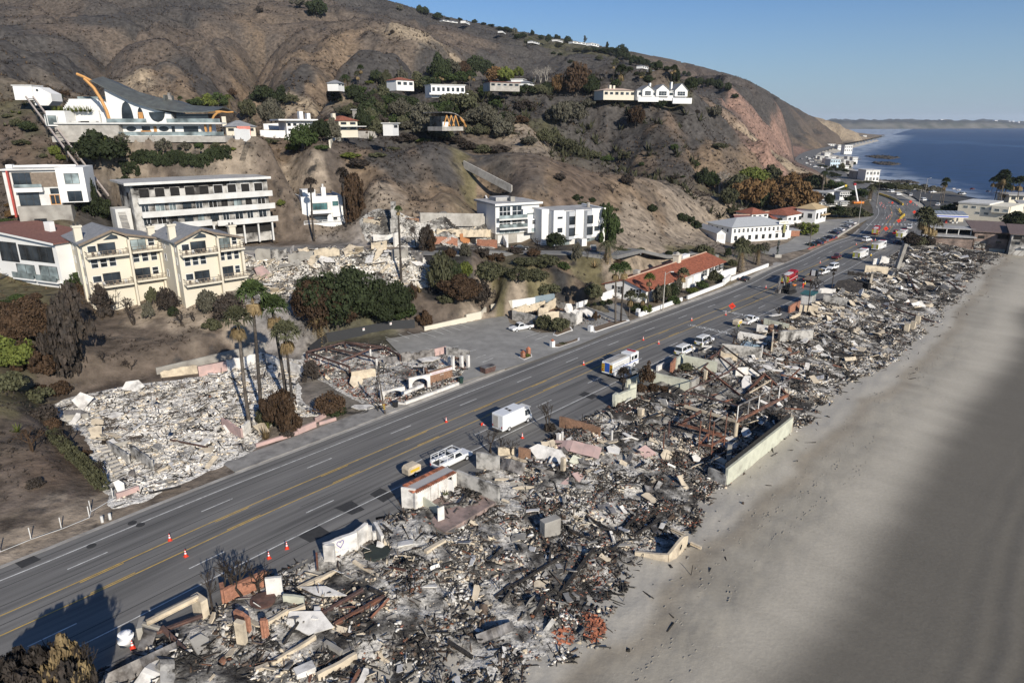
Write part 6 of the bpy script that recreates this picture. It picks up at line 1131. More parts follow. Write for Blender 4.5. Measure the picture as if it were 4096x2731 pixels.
B.box('timber_door',ux(1303),ux(1345),-.14,-.101,uz(1112),uz(1030),M_wood)
for cx in (1228,1525):
    mb=MB();mb.prism([(ux(cx)+math.cos(a)*ux(1075),uz(1183)+math.sin(a)*H*.055) for a in np.linspace(0,6.28,15)[:-1]],-.7,-.604);mb.build('oval_window',M_glass,B.o)
for a,b in ((1325,1400),(1597,1625),(1705,1838)):B.win(ux(a),ux(b),uz(1220),uz(1160),y=-.6)
B.box('timber_door',ux(1432),ux(1460),-.68,-.602,uz(1235),uz(1160),M_wood);B.box('timber_band',ux(1315),ux(1408),-.9,-.66,uz(1240),uz(1200),M_wood)
def arcbeam(pts,r):MB().tube([(ux(x),-1.2,uz(y)) for x,y in pts],r,6).build('curved_beam',mat('orange_timber',(.52,.27,.09),.6,.12,1.5),B.o)
arcbeam([(890,728),(960,810),(1010,920),(1040,1020),(1055,1130)],.42);arcbeam([(830,688),(890,715),(950,750)],.38);arcbeam([(1985,1100),(2005,1065),(2040,1035),(2075,1025)],.3);arcbeam([(1960,1030),(2060,1022),(2130,1032),(2185,1028)],.22)
for x in (1925,1955):MB().bar((ux(x),-1.5,-.4),(ux(x+(12 if x > 1940 else -8)),-1.5,uz(1140)),.5).build('timber_prop',bpy.data.materials['orange_timber'],B.o)
for i in range(4):MB().cyl((ux(1515)+i*.25,5.5,uz(940)),.22,uz(845)-uz(940),8).build('flue',M_tin,B.o)
MB().prism([(ux(1482),uz(975)),(ux(1512),uz(965)),(ux(1512),uz(868)),(ux(1500),uz(868))],3.5,9).build('dormer',M_copper,B.o)
for x0,x1,z in ((1060,1420,1125),(1600,2080,1125),(1150,2100,1245)):MB().box(ux(x0),ux(x1),-3.25,-3.2,uz(z),uz(z)+1.0).build('glass_balustrade',M_glassl,B.o)
# white terraces to its left
C2=Bat('terrace_walls','white stepped garden walls with a row of spiky plants left of the wave roof house','garden wall',t00(510,1130),t00(1030,1130),t00(510,1020),PY(*t00(700,1130),204).z);W2=C2.W;v_=lambda x:(x-510)/520*W2;z_=lambda y:(1130-y)/110*C2.H
C2.box('wall',v_(490),v_(660),-2.5,2,-1.5,z_(1020),M_w);C2.box('wall',v_(560),v_(880),2.4,3,-2,z_(1015),M_w);C2.box('wall',v_(560),v_(840),5.5,6,0,z_(905),M_w)
for i in range(6):C2.box('wall_step',v_(480+i*14),v_(494+i*14),5.55,6.05,0,z_(1000-i*16),M_w)
C2.box('wall',v_(840),v_(945),4.8,5.4,0,z_(925),M_w);C2.box('wall',v_(880),v_(1040),3.2,3.7,-2,z_(1030),M_w);C2.box('glass_fence',v_(600),v_(900),7.9,8,z_(905),z_(880),M_glassl);C2.box('terrace_fill',v_(560),v_(1000),6.1,9,-3,z_(925),M_conc)
for k in range(3):C2.box('pool_furniture',v_(680+k*80),v_(740+k*80),-1.0,.5,-.4,.5,M_frame if k == 1 else M_w2)
C3=Bat('hillside_tower','small white curved tower at the top of the funicular rails','tower',t00(210,960),t00(475,960),t00(210,790),PY(*t00(300,960),214).z);a,b=C3.W,C3.H;s_=b/170
C3.box('wall',-.6*a/2.6,a*.42,0,5,40*s_,b,M_w);MB().prism([(a*.36,-10*s_),(a*.36,b-10*s_),(a*.62,b-10*s_),(a*.75,b-35*s_),(a,b-70*s_),(a*1.0,30*s_),(a*.85,-10*s_)],.5,5.5).build('wall',M_w,C3.o);MB().tube([(a*.55,.49,b-40*s_),(a*.55,.46,b-40*s_)],12*s_,12).build('round_window',M_glass,C3.o);C3.box('roof_edge',-.7*a/2.6,a*.44,-.2,5.2,b,b+.25,M_w2)
# ---- funicular
fu=Ruin('funicular_track','inclined twin rail track climbing the slope to the white tower','railway',t00(520,1200));r0,r1=PY(*t00(270,890),213),PY(*T(0,1,960,230),176);d=(r1-r0);nv=Vector((-d.y,d.x,0)).normalized()*.9;n_=26
for s in (-1,1):MB().bar(r0+nv*s-fu.p,r1+nv*s-fu.p,.35,.4).build('rail',mat('pale_track_steel',(.42,.36,.32),.7,.15,1),fu.o)
tie=MB().bar(tuple(-nv*1.05),tuple(nv*1.05),.2).mesh('cross_tie',M_frame)
for i in range(n_):inst('cross_tie',tie,fu.o,r0.lerp(r1,(i+.5)/n_)-fu.p-Vector((0,0,.15)))
for i in range(7):q=r0.lerp(r1,(i+.5)/7)-fu.p;MB().bar(q-Vector((0,0,5)),q,.25).build('support_post',M_frame,fu.o)
cabp=r0.lerp(r1,.34)
fc=thing('funicular_cab','glazed white funicular cabin standing on the inclined track','cable car',cabp,math.atan2(d.y,d.x)-math.pi/2)
MB().box(-1.2,1.2,-1.2,1.2,.3,.6).box(-1.25,1.25,-1.25,1.25,3.1,3.3).build('cab_floor_and_roof',M_w,fc);MB().box(-1.1,1.1,-1.1,1.1,.62,3.08).build('cab_glass',M_glassl,fc)
for x,y in ((-1.15,-1.15),(1.15,-1.15),(1.15,1.15),(-1.15,1.15)):MB().box(x-.08,x+.08,y-.08,y+.08,.6,3.1).build('cab_post',M_w,fc)
# ---- red tiled Spanish house beside the road
zb_=.35
B=Bat('tiled_roof_house','long white house with red tile roof and cupola beside the highway','house',t21(1225,1215),t21(1935,930),t21(1225,1095),zb_);W,H=B.W,B.H;Dp=12.5
px=Dp*.5
def longroof(x0,x1,y0,y1,z,hp,nm='roof',m=M_redt,rows=True):
    ym=(y0+y1)/2;mb=MB()
    for a,b in (((y0-.7,z-.3),(ym,z+hp)),((ym,z+hp),(y1+.7,z-.3))):mb.hexa([(x0-.6,a[0],a[1]),(x1+.6,a[0],a[1]),(x1+.6,b[0],b[1]),(x0-.6,b[0],b[1]),(x0-.6,a[0],a[1]+.2),(x1+.6,a[0],a[1]+.2),(x1+.6,b[0],b[1]+.2),(x0-.6,b[0],b[1]+.2)])
    r=mb.build(nm,m,B.o)
    if rows:
        tb=MB();L=math.hypot(ym-y0+.7,hp+.3)
        rm=MB().tube([(0,y0-.75,z-.12),(0,ym,z+hp+.2)],.13,5).mesh('tile_course',m)
        for i in range(int((x1-x0)/.42)):inst('tile_course',rm,r,(x0+i*.42,0,0))
    MB().tube([(x0-.6,ym,z+hp+.22),(x1+.6,ym,z+hp+.22)],.22,6).build('ridge_tiles',mat('pale_ridge_tile',(.52,.36,.26),.9,.2,2),r)
gw=MB().hexa([(0,0,-1),(W,0,-1),(W,Dp,-1),(0,Dp,-1),(0,0,H),(W,0,H),(W,Dp,H),(0,Dp,H)]);gw.poly([(0,0,H),(0,Dp,H),(0,Dp/2,H+1.8)]);gw.poly([(W,0,H),(W,Dp/2,H+1.8),(W,Dp,H)]);gw.build('wall',M_w,B.o);longroof(0,W,0,Dp,H,1.9)
B.box('front_gable_wing',W*.50,W*.60,-1.6,0,-1,H*.95,M_w);B.box('porch_arch',W*.44,W*.50,-1.2,0,-1,H*.8,M_w)
for k,x in enumerate((.62,.70,.80,.88,.95)):B.win(W*x,W*x+2.2,H*.3,H*.82,mull=1,bars=1,fr=M_framew);[B.box('shutter',W*x+sx,W*x+sx+.5,-.1,-.004,H*.28,H*.84,M_frame) for sx in (-.55,2.25)]
for x in (.06,.16,.27,.38):B.win(W*x,W*x+1.8,H*.25,H*.8,mull=1,fr=M_framew)
for y in (2.0,7.6):
    B.win(y,y+1.9,H*.42,H*.95,'l',mull=1,bars=1,fr=M_framew,y=0.0);[MB().box(-.1,-.004,y+sx,y+sx+.55,H*.4,H*.97).build('shutter',M_frame,B.o) for sx in (-.6,1.95)];MB().box(-.7,0,y-.3,y+2.2,H*.18,H*.28).build('window_balcony',M_w,B.o)
cp=B.box('cupola',W*.58,W*.58+1.8,Dp/2-.9,Dp/2+.9,H+1.8,H+4.1,M_yel);B.box('cupola_cap',W*.58-.25,W*.58+2.05,Dp/2-1.15,Dp/2+1.15,H+4.1,H+4.35,M_yel,cp);MB().tube([(W*.58+.9,Dp/2,H+4.35),(W*.58+.9,Dp/2,H+4.8),(W*.58+.9,Dp/2,H+5.15)],[.8,.65,.1],10).build('cupola_dome',M_conc,cp)
B.box('roof_unit',W*.76,W*.86,Dp*.66,Dp*.8,H+.5,H+2.4,M_w);B.box('roof_unit',W*.22,W*.25,Dp*.7,Dp*.82,H+.6,H+2.2,M_conc)
# garden wall along the footway
gwl=Ruin('garden_wall','low white wall between the tiled house garden and the footway','wall',t21(1600,1220));gwl.wall(t21(1170,1340),t21(1560,1195),1.0,M_w,.4,0);gwl.wall(t21(1610,1180),t21(1935,1055),1.0,M_w,.4,0);gwl.wall(t21(1140,1320),t21(1170,1340),1.0,M_w,.4,0);gwl.post(t21(1157,1325),1.6,.8,M_w,'gate_pier')
gw3=Ruin('garden_wall','low white wall and steps where the tiled house meets the planted bank','wall',t21(1960,1040));gw3.wall(t21(1940,1050),t21(2000,1000),1.6,M_w,.6,0);gw3.wall(t21(2010,1010),t21(2351,880),1.1,M_w,.4,0);gw3.wall(t21(1910,990),t21(2050,950),2.2,M_w,.4,.0)
gw4=Ruin('boundary_wall','white boundary wall at the foot of the dirt bank behind the corner ruin','wall',t21(700,1210));gw4.wall(t21(590,1270),t21(830,1190),1.6,M_w,.3,0);gw4.wall(t21(830,1190),t21(930,1150),2.0,M_w,.3,.05);gw4.wall(t21(0,1240),t21(210,1210),1.4,M_w,.3,0);gw4.wall(t21(210,1210),t21(390,1180),1.6,mat('blue_grey_panel',(.20,.25,.28),.7,.1),.2,0)
# car park: paving, stall lines, boundary walls
M_lot=mat('car_park_asphalt',(.30,.288,.262),.92,.14,.5,c2=(.215,.206,.19),s2=.18,thr=.56,soft=.18)
def flat(name,uvs,z,m):pts=[P(*q,z) for q in uvs];mb=MB();mb.poly([tuple(p) for p in pts]);o=mb.build(name,m);[f for f in o.data.polygons];return structure(o)
flat('car_park',[t12(1880,370),t22(210,170),t22(640,20),t21(1090,1400),t21(1000,1215),t21(600,1240),t21(560,1470),t21(250,1490),t21(-20,1400),t21(-60,1290),t11(2050,1330),t11(1560,1480),t11(1190,1545),t12(1330,120)],.31,M_lot)
for i,(qa,qb) in enumerate((((1190,1525),(1310,1568)),((1310,1500),(1410,1540)),((1390,1480),(1500,1525)),((1510,1480),(1650,1525)),((1610,1455),(1725,1500)),((1700,1440),(1800,1485)),((1770,1425),(1880,1465)),((1850,1405),(1960,1440)))):
    a,b=P(*t11(*qa),.33),P(*t11(*qb),.33);structure(MB().bar(a,b,.12,.006).build('stall_line',M_white))
for qa,qb in (((1560,60),(1680,90)),((1720,70),(1860,40)),((1880,110),(2020,75)),((2020,150),(2110,120)),((2080,190),(2180,150)),((1420,90),(1500,110))):a,b=P(*t12(*qa),.33),P(*t12(*qb),.33);structure(MB().bar(a,b,.12,.006).build('stall_line',M_white))
for qa,qb in (((0,1480),(120,1440)),((130,1525),(260,1480)),((210,1555),(330,1510))):a,b=P(*t21(*qa),.33),P(*t21(*qb),.33);structure(MB().bar(a,b,.12,.006).build('stall_line',M_white))
pw=Ruin('boundary_wall','cream retaining wall with drain holes along the back of the car park','wall',t11(1900,1390));pw.wall(t11(1545,1468),t11(1930,1380),t11(1545,1430),M_yel,.4,0);pw.wall(t11(1930,1380),t11(2065,1350),t11(1930,1320),M_yel,.4,0);pw.wall(t11(2065,1350),t11(2110,1300),1.4,M_yel,.4,0);pw.wall(t11(2160,1280),t11(2351,1240),1.5,M_yel,.4,0)
for i in range(9):q=t11(1570+i*42,1452-i*9.6);b=hit(*q)-pw.p;MB().cbox(b+Vector((0,-.24,.6)),(.16,.05,.16)).build('drain_hole',M_frame,pw.o)
bf_=Ruin('black_fence','black screened fence with small notices behind the car park','fence',t11(1000,1510));pts=[t12(500,120),t11(650,1568),t11(1000,1500),t11(1250,1450),t11(1460,1440)]
M_scr=mat('black_fence_screen',(.035,.036,.038),.85,.1,2)
for qa,qb in zip(pts,pts[1:]):bf_.wall(qa,qb,1.9,M_scr,.12,0,'screen_panel')
for q in (t11(992,1508),t11(1240,1455),t11(1402,1430),t12(540,80)):
    b=hit(*q)-bf_.p;MB().cbox(b+Vector((.04,-.12,1.35)),(.55,.04,.55),road_az(240)).build('notice',M_w,bf_.o);MB().cbox(b+Vector((.06,-.15,1.42)),(.4,.02,.12),road_az(240)).build('notice_print',mat('notice_red',(.5,.08,.09),.6),bf_.o)
# planted islands by the car park entrance
def island(label,uvs,cols=True):
    pts=[hit(*q) for q in uvs];c=sum((p for p in pts),Vector())/len(pts);o=thing('planted_island',label,'planter',c);pl=[(p-c).to_tuple() for p in pts];MB().slab(pl,-.2,.28).build('kerb',M_w,o);MB().slab([(p[0]*.86,p[1]*.86) for p in pl],.25,.34).build('soil',mat('dry_soil',(.17,.125,.085),.95,.25,2),o);return o,c
isl,c_=island('small planted island with brick pillars at the car park exit',[t22(60,150),t22(110,180),t22(185,150),t22(180,125),t22(90,120)])
for q in (t22(100,155),t22(150,120)):b=hit(*q)-c_;MB().cbox(b+Vector((0,0,.7)),(.7,.7,1.1),.7).build('brick_pillar',M_brickr,isl);MB().tube([b+Vector((0,0,1.25)),b+Vector((0,0,1.4)),b+Vector((0,0,1.75))],[.5,.45,.05],4).build('pillar_cap',M_tile,isl)
isl2,c_=island('long planted island with white kerb and a capped pillar',[t22(360,60),t22(420,68),t22(620,0),t21(620,1540),t22(560,0),t22(370,40)]);b=hit(*t22(370,55))-c_;MB().cbox(b+Vector((0,0,.8)),(.8,.8,1.4),.7).build('white_pillar',M_w,isl2);MB().tube([b+Vector((0,0,1.5)),b+Vector((0,0,1.95))],[.5,.05],4).build('pillar_cap',M_tile,isl2)
isl3,c_=island('planted island with two tall palms in front of the corner ruin',[t21(740,1490),t21(760,1495),t21(1080,1385),t21(1070,1370),t21(900,1390),t21(730,1450)]);b=hit(*t21(720,1480))-c_;MB().cbox(b+Vector((0,0,.8)),(.9,.9,1.4),.7).build('white_pillar',M_w,isl3)
isl4,c_=island('planted island with bushes beside the white pickup',[t21(375,1515),t21(410,1525),t21(560,1470),t21(540,1440),t21(400,1470)])
# ---- white commercial building and the red roofs by the junction
B=Bat('shop_building','white two storey building with grey hip roof and HABITAT sign','shop',t21(2010,660),T(3,1,180,625),t21(2010,520),.4);W,H=B.W,B.H
B.box('wall',0,W,0,16,-1,H,M_w);hip(B,0,W,0,16,H,2.6,mat('pale_grey_shingle',(.42,.43,.43),.9,.12,2),.8);B.box('garage_block',W,W+3.2,2,8,-.5,3.0,M_w);B.box('garage_door',W+3.2,W+3.25,3,7,-.2,2.4,M_brick)
for k in range(13):B.win(W*(.03+.075*k),W*(.03+.075*k)+1.1,H*.62,H*.88,bars=1,fr=M_framew)
for k in range(8):B.win(W*(.05+.12*k),W*(.05+.12*k)+1.4,H*.12,H*.42,mull=1,bars=1)
for k in range(4):B.win(2+k*3.4,3.2+k*3.4,H*.62,H*.86,'l',fr=M_framew)
sb=B.box('sign_board',W*.80,W*1.0,-.5,-.3,H+.2,H+1.7,M_w);text_mesh('sign_lettering','HABITAT',1.15,mat('olive_sign_paint',(.25,.24,.10),.6),B.o,Vector((W*.90,-.52,H+.5)),(1,0,0),(0,0,1));B.box('sign_blade',W*.88,W*.92,-.7,-.5,H*.45,H+.2,mat('olive_sign_paint',(.25,.24,.10),.6));text_mesh('front_lettering','HABITAT HOME',.8,M_brick,B.o,Vector((W*.86,-.06,H*.50)),(1,0,0),(0,0,1))
B=Bat('garage','white gabled garage on the hillside behind the white shop','garage',t21(1880,630),t21(1960,628),t21(1880,575),2.5);W,H=B.W,B.H;gable_wall(B,0,W,0,17,-2,H,1.2,W/2,M_w);gable(B,0,W,0,17,H,1.3,W/2,mat('pale_grey_shingle',(.42,.43,.43)),.4);B.box('garage_door',W*.15,W*.85,-.06,-.002,0,H*.85,M_w2)
def redhouse(label,qa,qb,qt,z,dp,hip_=True,m=None,win=6,rh=2.2,cat='shop',nm='tiled_roof_building',wm=None):
    global B
    B=Bat(nm,label,cat,qa,qb,qt,z);W,H=B.W,B.H;B.box('wall',0,W,0,dp,-2,H,wm or M_w)
    if hip_:hip(B,0,W,0,dp,H,rh,m or M_redt,.7)
    else:longroof(0,W,0,dp,H,rh,m=m or M_redt,rows=False)
    for k in range(win):B.win(W*(k+.25)/win,W*(k+.75)/win,H*.3,H*.72,fr=M_framew if k % 2 else M_frame)
    for k in range(2):B.win(dp*(.15+.45*k),dp*(.4+.45*k),H*.35,H*.7,'l',fr=M_framew)
    return B
redhouse('white building with wide red tile roof beside the junction car park',Z1(270,1030),Z1(640,960),Z1(270,890),.4,14,win=5);redhouse('low wing with dark red ribbed roof behind the clipped hedge',Z1(60,1010),Z1(270,1000),Z1(60,930),.6,12,False,mat('dark_red_tile',(.24,.075,.05),.9,.3,2),3)
B=redhouse('white corner tower with tan shingle roof and stair wing',Z1(680,1010),Z1(840,970),Z1(680,800),.4,9,True,mat('tan_shingle',(.46,.34,.19),.9,.2,2),3);B.box('awning',B.W*.45,B.W*1.1,-1.6,0,B.H*.5,B.H*.56,bpy.data.materials['tan_shingle'])
redhouse('small house with red tile roof on the slope above the white shop',t21(2200,440),t21(2351,430),t21(2200,400),6,10,win=3,cat='house');redhouse('plum roofed house between the white shop and garage',t21(2070,520),t21(2200,520),t21(2070,470),3,10,False,mat('plum_roof',(.17,.085,.08),.9,.2,2),2,cat='house')
B=Bat('brick_store','low red brick store beside the clipped hedge','store',Z1(300,1190),Z1(460,1190),Z1(300,1110),.4);B.box('wall',0,B.W,0,7,-.5,B.H,M_brickr);B.box('roof',-.2,B.W+.2,-.2,7.2,B.H,B.H+.2,M_gravel)
# junction car park
flat('shop_car_park',[Z1(120,1480),Z1(560,1380),Z1(1000,1215),Z1(1340,1010),Z1(1560,900),Z1(1180,930),Z1(850,950),Z1(560,1000),Z1(440,1180),Z1(280,1290),Z1(0,1380),Z1(-120,1440)],.3,M_lot)
kw=Ruin('kerb_wall','pale low wall with a red painted kerb along the junction car park','wall',Z1(900,1240));kw.wall(Z1(590,1385),Z1(1015,1215),.35,mat('red_kerb_paint',(.35,.09,.07),.7,.2,2),.4,0,'red_kerb');kw.wall(Z1(1015,1215),Z1(1330,1020),.9,M_conc,.5,0,'low_wall')
for nm,lab,q0,q1,qt,z,dp,m in (('white_house','white two storey house with balcony by the bare trees',Z1(560,640),Z1(860,660),Z1(560,540),3,12,M_gravel),('white_house','white flat roofed house with dark windows behind the boom lift',Z1(1050,630),Z1(1190,620),Z1(1050,545),2,10,M_gravel),('white_house','low white roofed building behind the junction hedge',Z1(720,750),Z1(1010,745),Z1(720,700),.5,10,M_gravel),('white_house','small white cabin beside the orange truck',Z1(1060,740),Z1(1165,735),Z1(1060,690),.5,6,M_gravel)):
    B=Bat(nm,lab,'house',q0,q1,qt,z);B.box('wall',0,B.W,0,dp,-1.5,B.H,M_w);B.box('roof',-.6,B.W+.6,-.8,dp+.6,B.H,B.H+.3,m)
    for k in range(5):B.win(B.W*(.06+.19*k),B.W*(.06+.19*k)+B.W*.13,B.H*.55,B.H*.85)
    for k in range(4):B.win(B.W*(.08+.24*k),B.W*(.08+.24*k)+B.W*.15,B.H*.12,B.H*.4)
    B.box('balcony',0,B.W,-1.6,0,B.H*.47,B.H*.51,M_w)
# ---- sea side beyond the ruins
B=Bat('petrol_station','petrol station with long canopy of solar panels and blue stripe','petrol station',Z2(870,770),Z2(1450,790),Z2(870,660),0);W,H=B.W,B.H
B.box('canopy',0,W,0,9,H-.1,H+1.1,M_w);B.box('blue_stripe',W*.14,W,-.05,-.002,H+.25,H+.75,mat('blue_sign_paint',(.03,.08,.42),.5));B.box('corner_logo',0,W*.14,-.06,-.003,H-.1,H+1.1,M_w2)
for k in range(8):MB().hexa([(W*k/8+.1,.3,H+1.15),(W*(k+1)/8-.1,.3,H+1.15),(W*(k+1)/8-.1,8.6,H+2.2),(W*k/8+.1,8.6,H+2.2),(W*k/8+.1,.3,H+1.22),(W*(k+1)/8-.1,.3,H+1.22),(W*(k+1)/8-.1,8.6,H+2.27),(W*k/8+.1,8.6,H+2.27)]).build('solar_panel',mat('solar_panel_grey',(.28,.30,.32),.35,.1),B.o)
for x in (.2,.8):B.box('canopy_column',W*x-.3,W*x+.3,4,4.6,-.5,H-.1,M_w2)
for k in range(3):B.box('fuel_pump',W*(.3+.18*k),W*(.3+.18*k)+.8,3.8,4.6,0,1.7,mat('pump_red',(.4,.05,.04),.5) if k == 1 else M_w2)
B.box('back_wall',0,W*1.1,11,11.3,-.5,2.0,M_yel)
B=Bat('flat_roof_building','large cream flat roofed building behind the petrol station with palm shadows','building',Z2(1290,620),Z2(2110,690),Z2(1290,440),-.5);W,H=B.W,B.H;B.box('wall',0,W,0,22,-2,H,M_yel if False else mat('ivory_render',(.72,.665,.53),.85,.05));B.box('parapet',-.3,W*.6,-.3,22.3,H,H+.7,M_w2);B.box('roof_room',W*.66,W*.98,-1.2,8,H*.42,H*.98,MATS['ivory_render'])
for x,z in ((.10,.6),(.26,.62),(.44,.60),(.60,.58),(.72,.55),(.88,.55),(.35,.15),(.52,.15)):B.win(W*x,W*x+2.2,H*z,H*(z+.22),fr=M_framew,g=M_glassl,y=-1.2 if .66 < x < .98 and z > .5 else 0)
def burntrow(label,qa,qb,qt,z,dp,wm,rm,rh,over=1.0):
    B=Bat('burnt_building',label,'building',qa,qb,qt,z);B.box('wall',0,B.W,0,dp,-2.5,B.H,wm);MB().hexa([(-over,-over,B.H),(B.W+over,-over,B.H),(B.W+over,dp,B.H+rh),(-over,dp,B.H+rh),(-over,-over,B.H+.3),(B.W+over,-over,B.H+.3),(B.W+over,dp,B.H+rh+.3),(-over,dp,B.H+rh+.3)]).build('roof',rm,B.o);return B
M_clad=mat('scorched_cladding',(.30,.225,.185),.92,.25,.8,c2=(.10,.075,.065),s2=.35,thr=.52,soft=.12)
B=burntrow('scorched low building with open carport and pale grey flat roof',Z2(900,1130),Z2(1520,1165),Z2(900,960),-1.8,12,M_clad,M_gravel,.2);H=B.H
for i in range(9):B.box('cladding_board',0,B.W,-.05,-.002,H*.08+i*H*.1,H*.08+i*H*.1+.06,M_soot2 if i % 3 else M_clad)
for i in range(4):B.box('carport_post',B.W*(.03+.31*i),B.W*(.03+.31*i)+.3,3.8,4.1,H,H+2.6,M_w2)
B.box('carport_roof',-1,B.W+1,3.5,11,H+2.6,H+2.95,M_gravel);B.box('carport_shade_block',0,B.W,8,10,H+.4,H+2.6,M_dark);B.box('white_end',-3.5,0,0,6,-2,H*.95,M_w)  # black block paints the shade at the back of the carport
B=burntrow('brown scorched two storey building with plum shingle roof on piles',Z2(1530,1170),Z2(2060,1200),Z2(1530,890),-2.2,16,M_clad,mat('plum_shingle',(.155,.115,.105),.9,.25,1.5),2.2);W,H=B.W,B.H
B.win(W*.66,W*.82,H*.42,H*.54);B.win(W*.68,W*1.0,H*.66,H*.92,g=M_dark,mull=2);B.win(W*.1,W*.3,H*.62,H*.8,g=M_dark);B.box('soot_patch',W*.04,W*.4,-.04,-.002,H*.1,H*.45,M_soot2)
for i in range(6):B.box('base_board',W*.5,W*.98,-.3,-.1,-1.2+i*.32,-1.2+i*.32+.22,M_yel)
for i in range(4):B.box('pile',W*(.1+.28*i)-.2,W*(.1+.28*i)+.2,-.5,-.1,-4,0,M_w2)
B=burntrow('white seaside house at the right edge standing on timber piles',Z2(2120,1160),Z2(2700,1200),Z2(2120,930),-.3,14,M_soot2,MATS['plum_shingle'],2.0);W,H=B.W,B.H
B.win(W*.12,W*.26,H*.3,H*.5);B.win(W*.05,W*.28,H*.65,H*.92,g=M_dark);B.box('upper_deck',W*.3,W,-1.2,0,H*.1,H*.16,M_w2)
for i in range(6):B.box('pile',W*(.04+.18*i)-.2,W*(.04+.18*i)+.2,.2,.6,-4.5,-.1,M_w2);MB().bar((W*(.04+.18*i),.1,-3),(W*(.2+.18*i),.1,-.3),.2).build('brace',M_deck,B.o)
for nm,lab,q0,q1,qt,z,dp,m in (('flat_roof_building','grey roofed beach building behind the tall palms at right',Z2(2110,420),Z2(2700,430),Z2(2110,320),-1,16,M_gravel),('flat_roof_building','low white carport building at the right edge behind the dark tree',Z2(2280,560),Z2(2700,580),Z2(2280,450),-1,14,M_gravel)):
    B=Bat(nm,lab,'building',q0,q1,qt,z);B.box('wall',0,B.W,0,dp,-3,B.H,MATS['ivory_render']);B.box('roof',-1.5,B.W+1,-2,dp+1,B.H,B.H+.6,m)
    for k in range(4):B.win(B.W*(.05+.2*k),B.W*(.05+.2*k)+2.5,B.H*.3,B.H*.8)
# ---- houses on the middle hill
def simple(label,q0,q1,qt,Y=None,z=None,dp=10,wm=None,rm=None,flat_=True,win=4,rh=1.8,cat='house',nm='hillside_house',grp=None,fl=1,sink=2.5):
    B=Bat(nm,label,cat,q0,q1,qt,z,grp,Y);B.box('wall',0,B.W,0,dp,-sink,B.H,wm or M_w)
    if flat_:B.box('roof',-.5,B.W+.5,-.6,dp+.5,B.H,B.H+.35,rm or M_w2)
    else:hip(B,0,B.W,0,dp,B.H,rh,rm or M_shin,.7)
    for f_ in range(fl):
        for k in range(win):B.win(B.W*(k+.2)/win,B.W*(k+.8)/win,B.H*(.2+f_)/fl,B.H*(.72+f_)/fl,fr=M_frame if rnd.random() < .6 else M_framew)
    return B
B=simple('white modern house of stacked flat slabs behind the slope of trees',t10(285,1215),t10(540,1180),t10(285,1120),Y=255,dp=12,win=5,fl=2);B.box('roof_slab',-3,B.W+1,-2,12,B.H+.4,B.H+.9,M_w);B.box('roof_tower',B.W*.55,B.W*.68,2,5,B.H+.9,B.H+3.6,M_w);B.box('roof_tower',B.W*.85,B.W*.97,3,6,B.H+.9,B.H+3.0,M_w)
tw=Ruin('terrace_walls','low white terrace walls in front of the slab house','garden wall',t10(160,1230));tw.wall(t10(40,1250),t10(360,1255),2.0,M_w,.5,0);tw.wall(t10(70,1190),t10(280,1180),2.0,M_w,.5,0)
B=simple('cream house with red tile roof and two dark windows on the hill',t10(765,1200),t10(935,1195),t10(765,1110),Y=262,dp=10,wm=M_yel,rm=M_redt,flat_=False,win=2,fl=2);B.box('chimney',-.6,.6,3,4.4,0,B.H+2.6,M_yel);B.box('terrace',-1,B.W*1.3,-2.5,0,B.H*.38,B.H*.46,M_w2)
simple('tiny white cube cabin beside the clipped hedge',t10(1257,1185),t10(1310,1180),t10(1257,1137),Y=270,dp=4,win=1);tw=Ruin('terrace_walls','pale yellow stepped terrace walls on the burnt knoll','garden wall',t10(1120,1205));tw.wall(t10(1060,1215),t10(1230,1200),2.2,M_yel,.5,0);tw.wall(t10(1060,1200),t10(1230,1180),2.6,M_yel,.5,0);tw.wall(t10(680,1360),t10(800,1300),2.5,M_yel,.5,.1);tw.wall(t10(890,1260),t10(1110,1260),2.4,M_conc,.5,0)
B=simple('grey glass house with a barrel vault roof among the trees',t10(1070,1110),t10(1140,1105),t10(1070,1010),Y=320,dp=10,wm=M_conc,rm=M_gravel,win=2,fl=2)
B=Bat('arched_glass_house','house with a curved shell roof and orange timber arches','house',t10(1705,1165),t10(1860,1185),t10(1705,1040),0,Y=290);W,H=B.W,B.H
mb=MB()
for i in range(10):
    f0,f1=i/10,(i+1)/10;zf=lambda f:H*(1.02-.05*f-.95*max(0,f-.35)**2.0*1.4);mb.hexa([(W*(1.3*f0-.02),-1,zf(f0)),(W*(1.3*f1-.02),-1,zf(f1)),(W*(1.3*f1-.02),12,zf(f1)),(W*(1.3*f0-.02),12,zf(f0)),(W*(1.3*f0-.02),-1,zf(f0)+.4),(W*(1.3*f1-.02),-1,zf(f1)+.4),(W*(1.3*f1-.02),12,zf(f1)+.4),(W*(1.3*f0-.02),12,zf(f0)+.4)])
mb.build('shell_roof',M_tin,B.o);B.box('glass_front',0,W*.95,0,8,0,H*.78,M_glass);B.box('base',-.5,W*1.2,-1,9,-1.6,0,M_conc);B.box('white_inner_wall',W*.05,W*.4,-.3,-.02,0,H*.35,M_w)
for k in range(3):x=W*(.28+.26*k);[MB().bar((x-1.6*s,-.4,.2),(x,-.4,H*.85),.35).build('timber_strut',MATS['orange_timber'],B.o) for s in (-1,1)]
for k in range(3):MB().tube([(W*(1.02+.03*k),-1,H*.7-.5*k),(W*(1.22+.03*k),-1,H*.45-.5*k),(W*(1.34+.02*k),-1,0)],.3,5).build('timber_arch',MATS['orange_timber'],B.o)
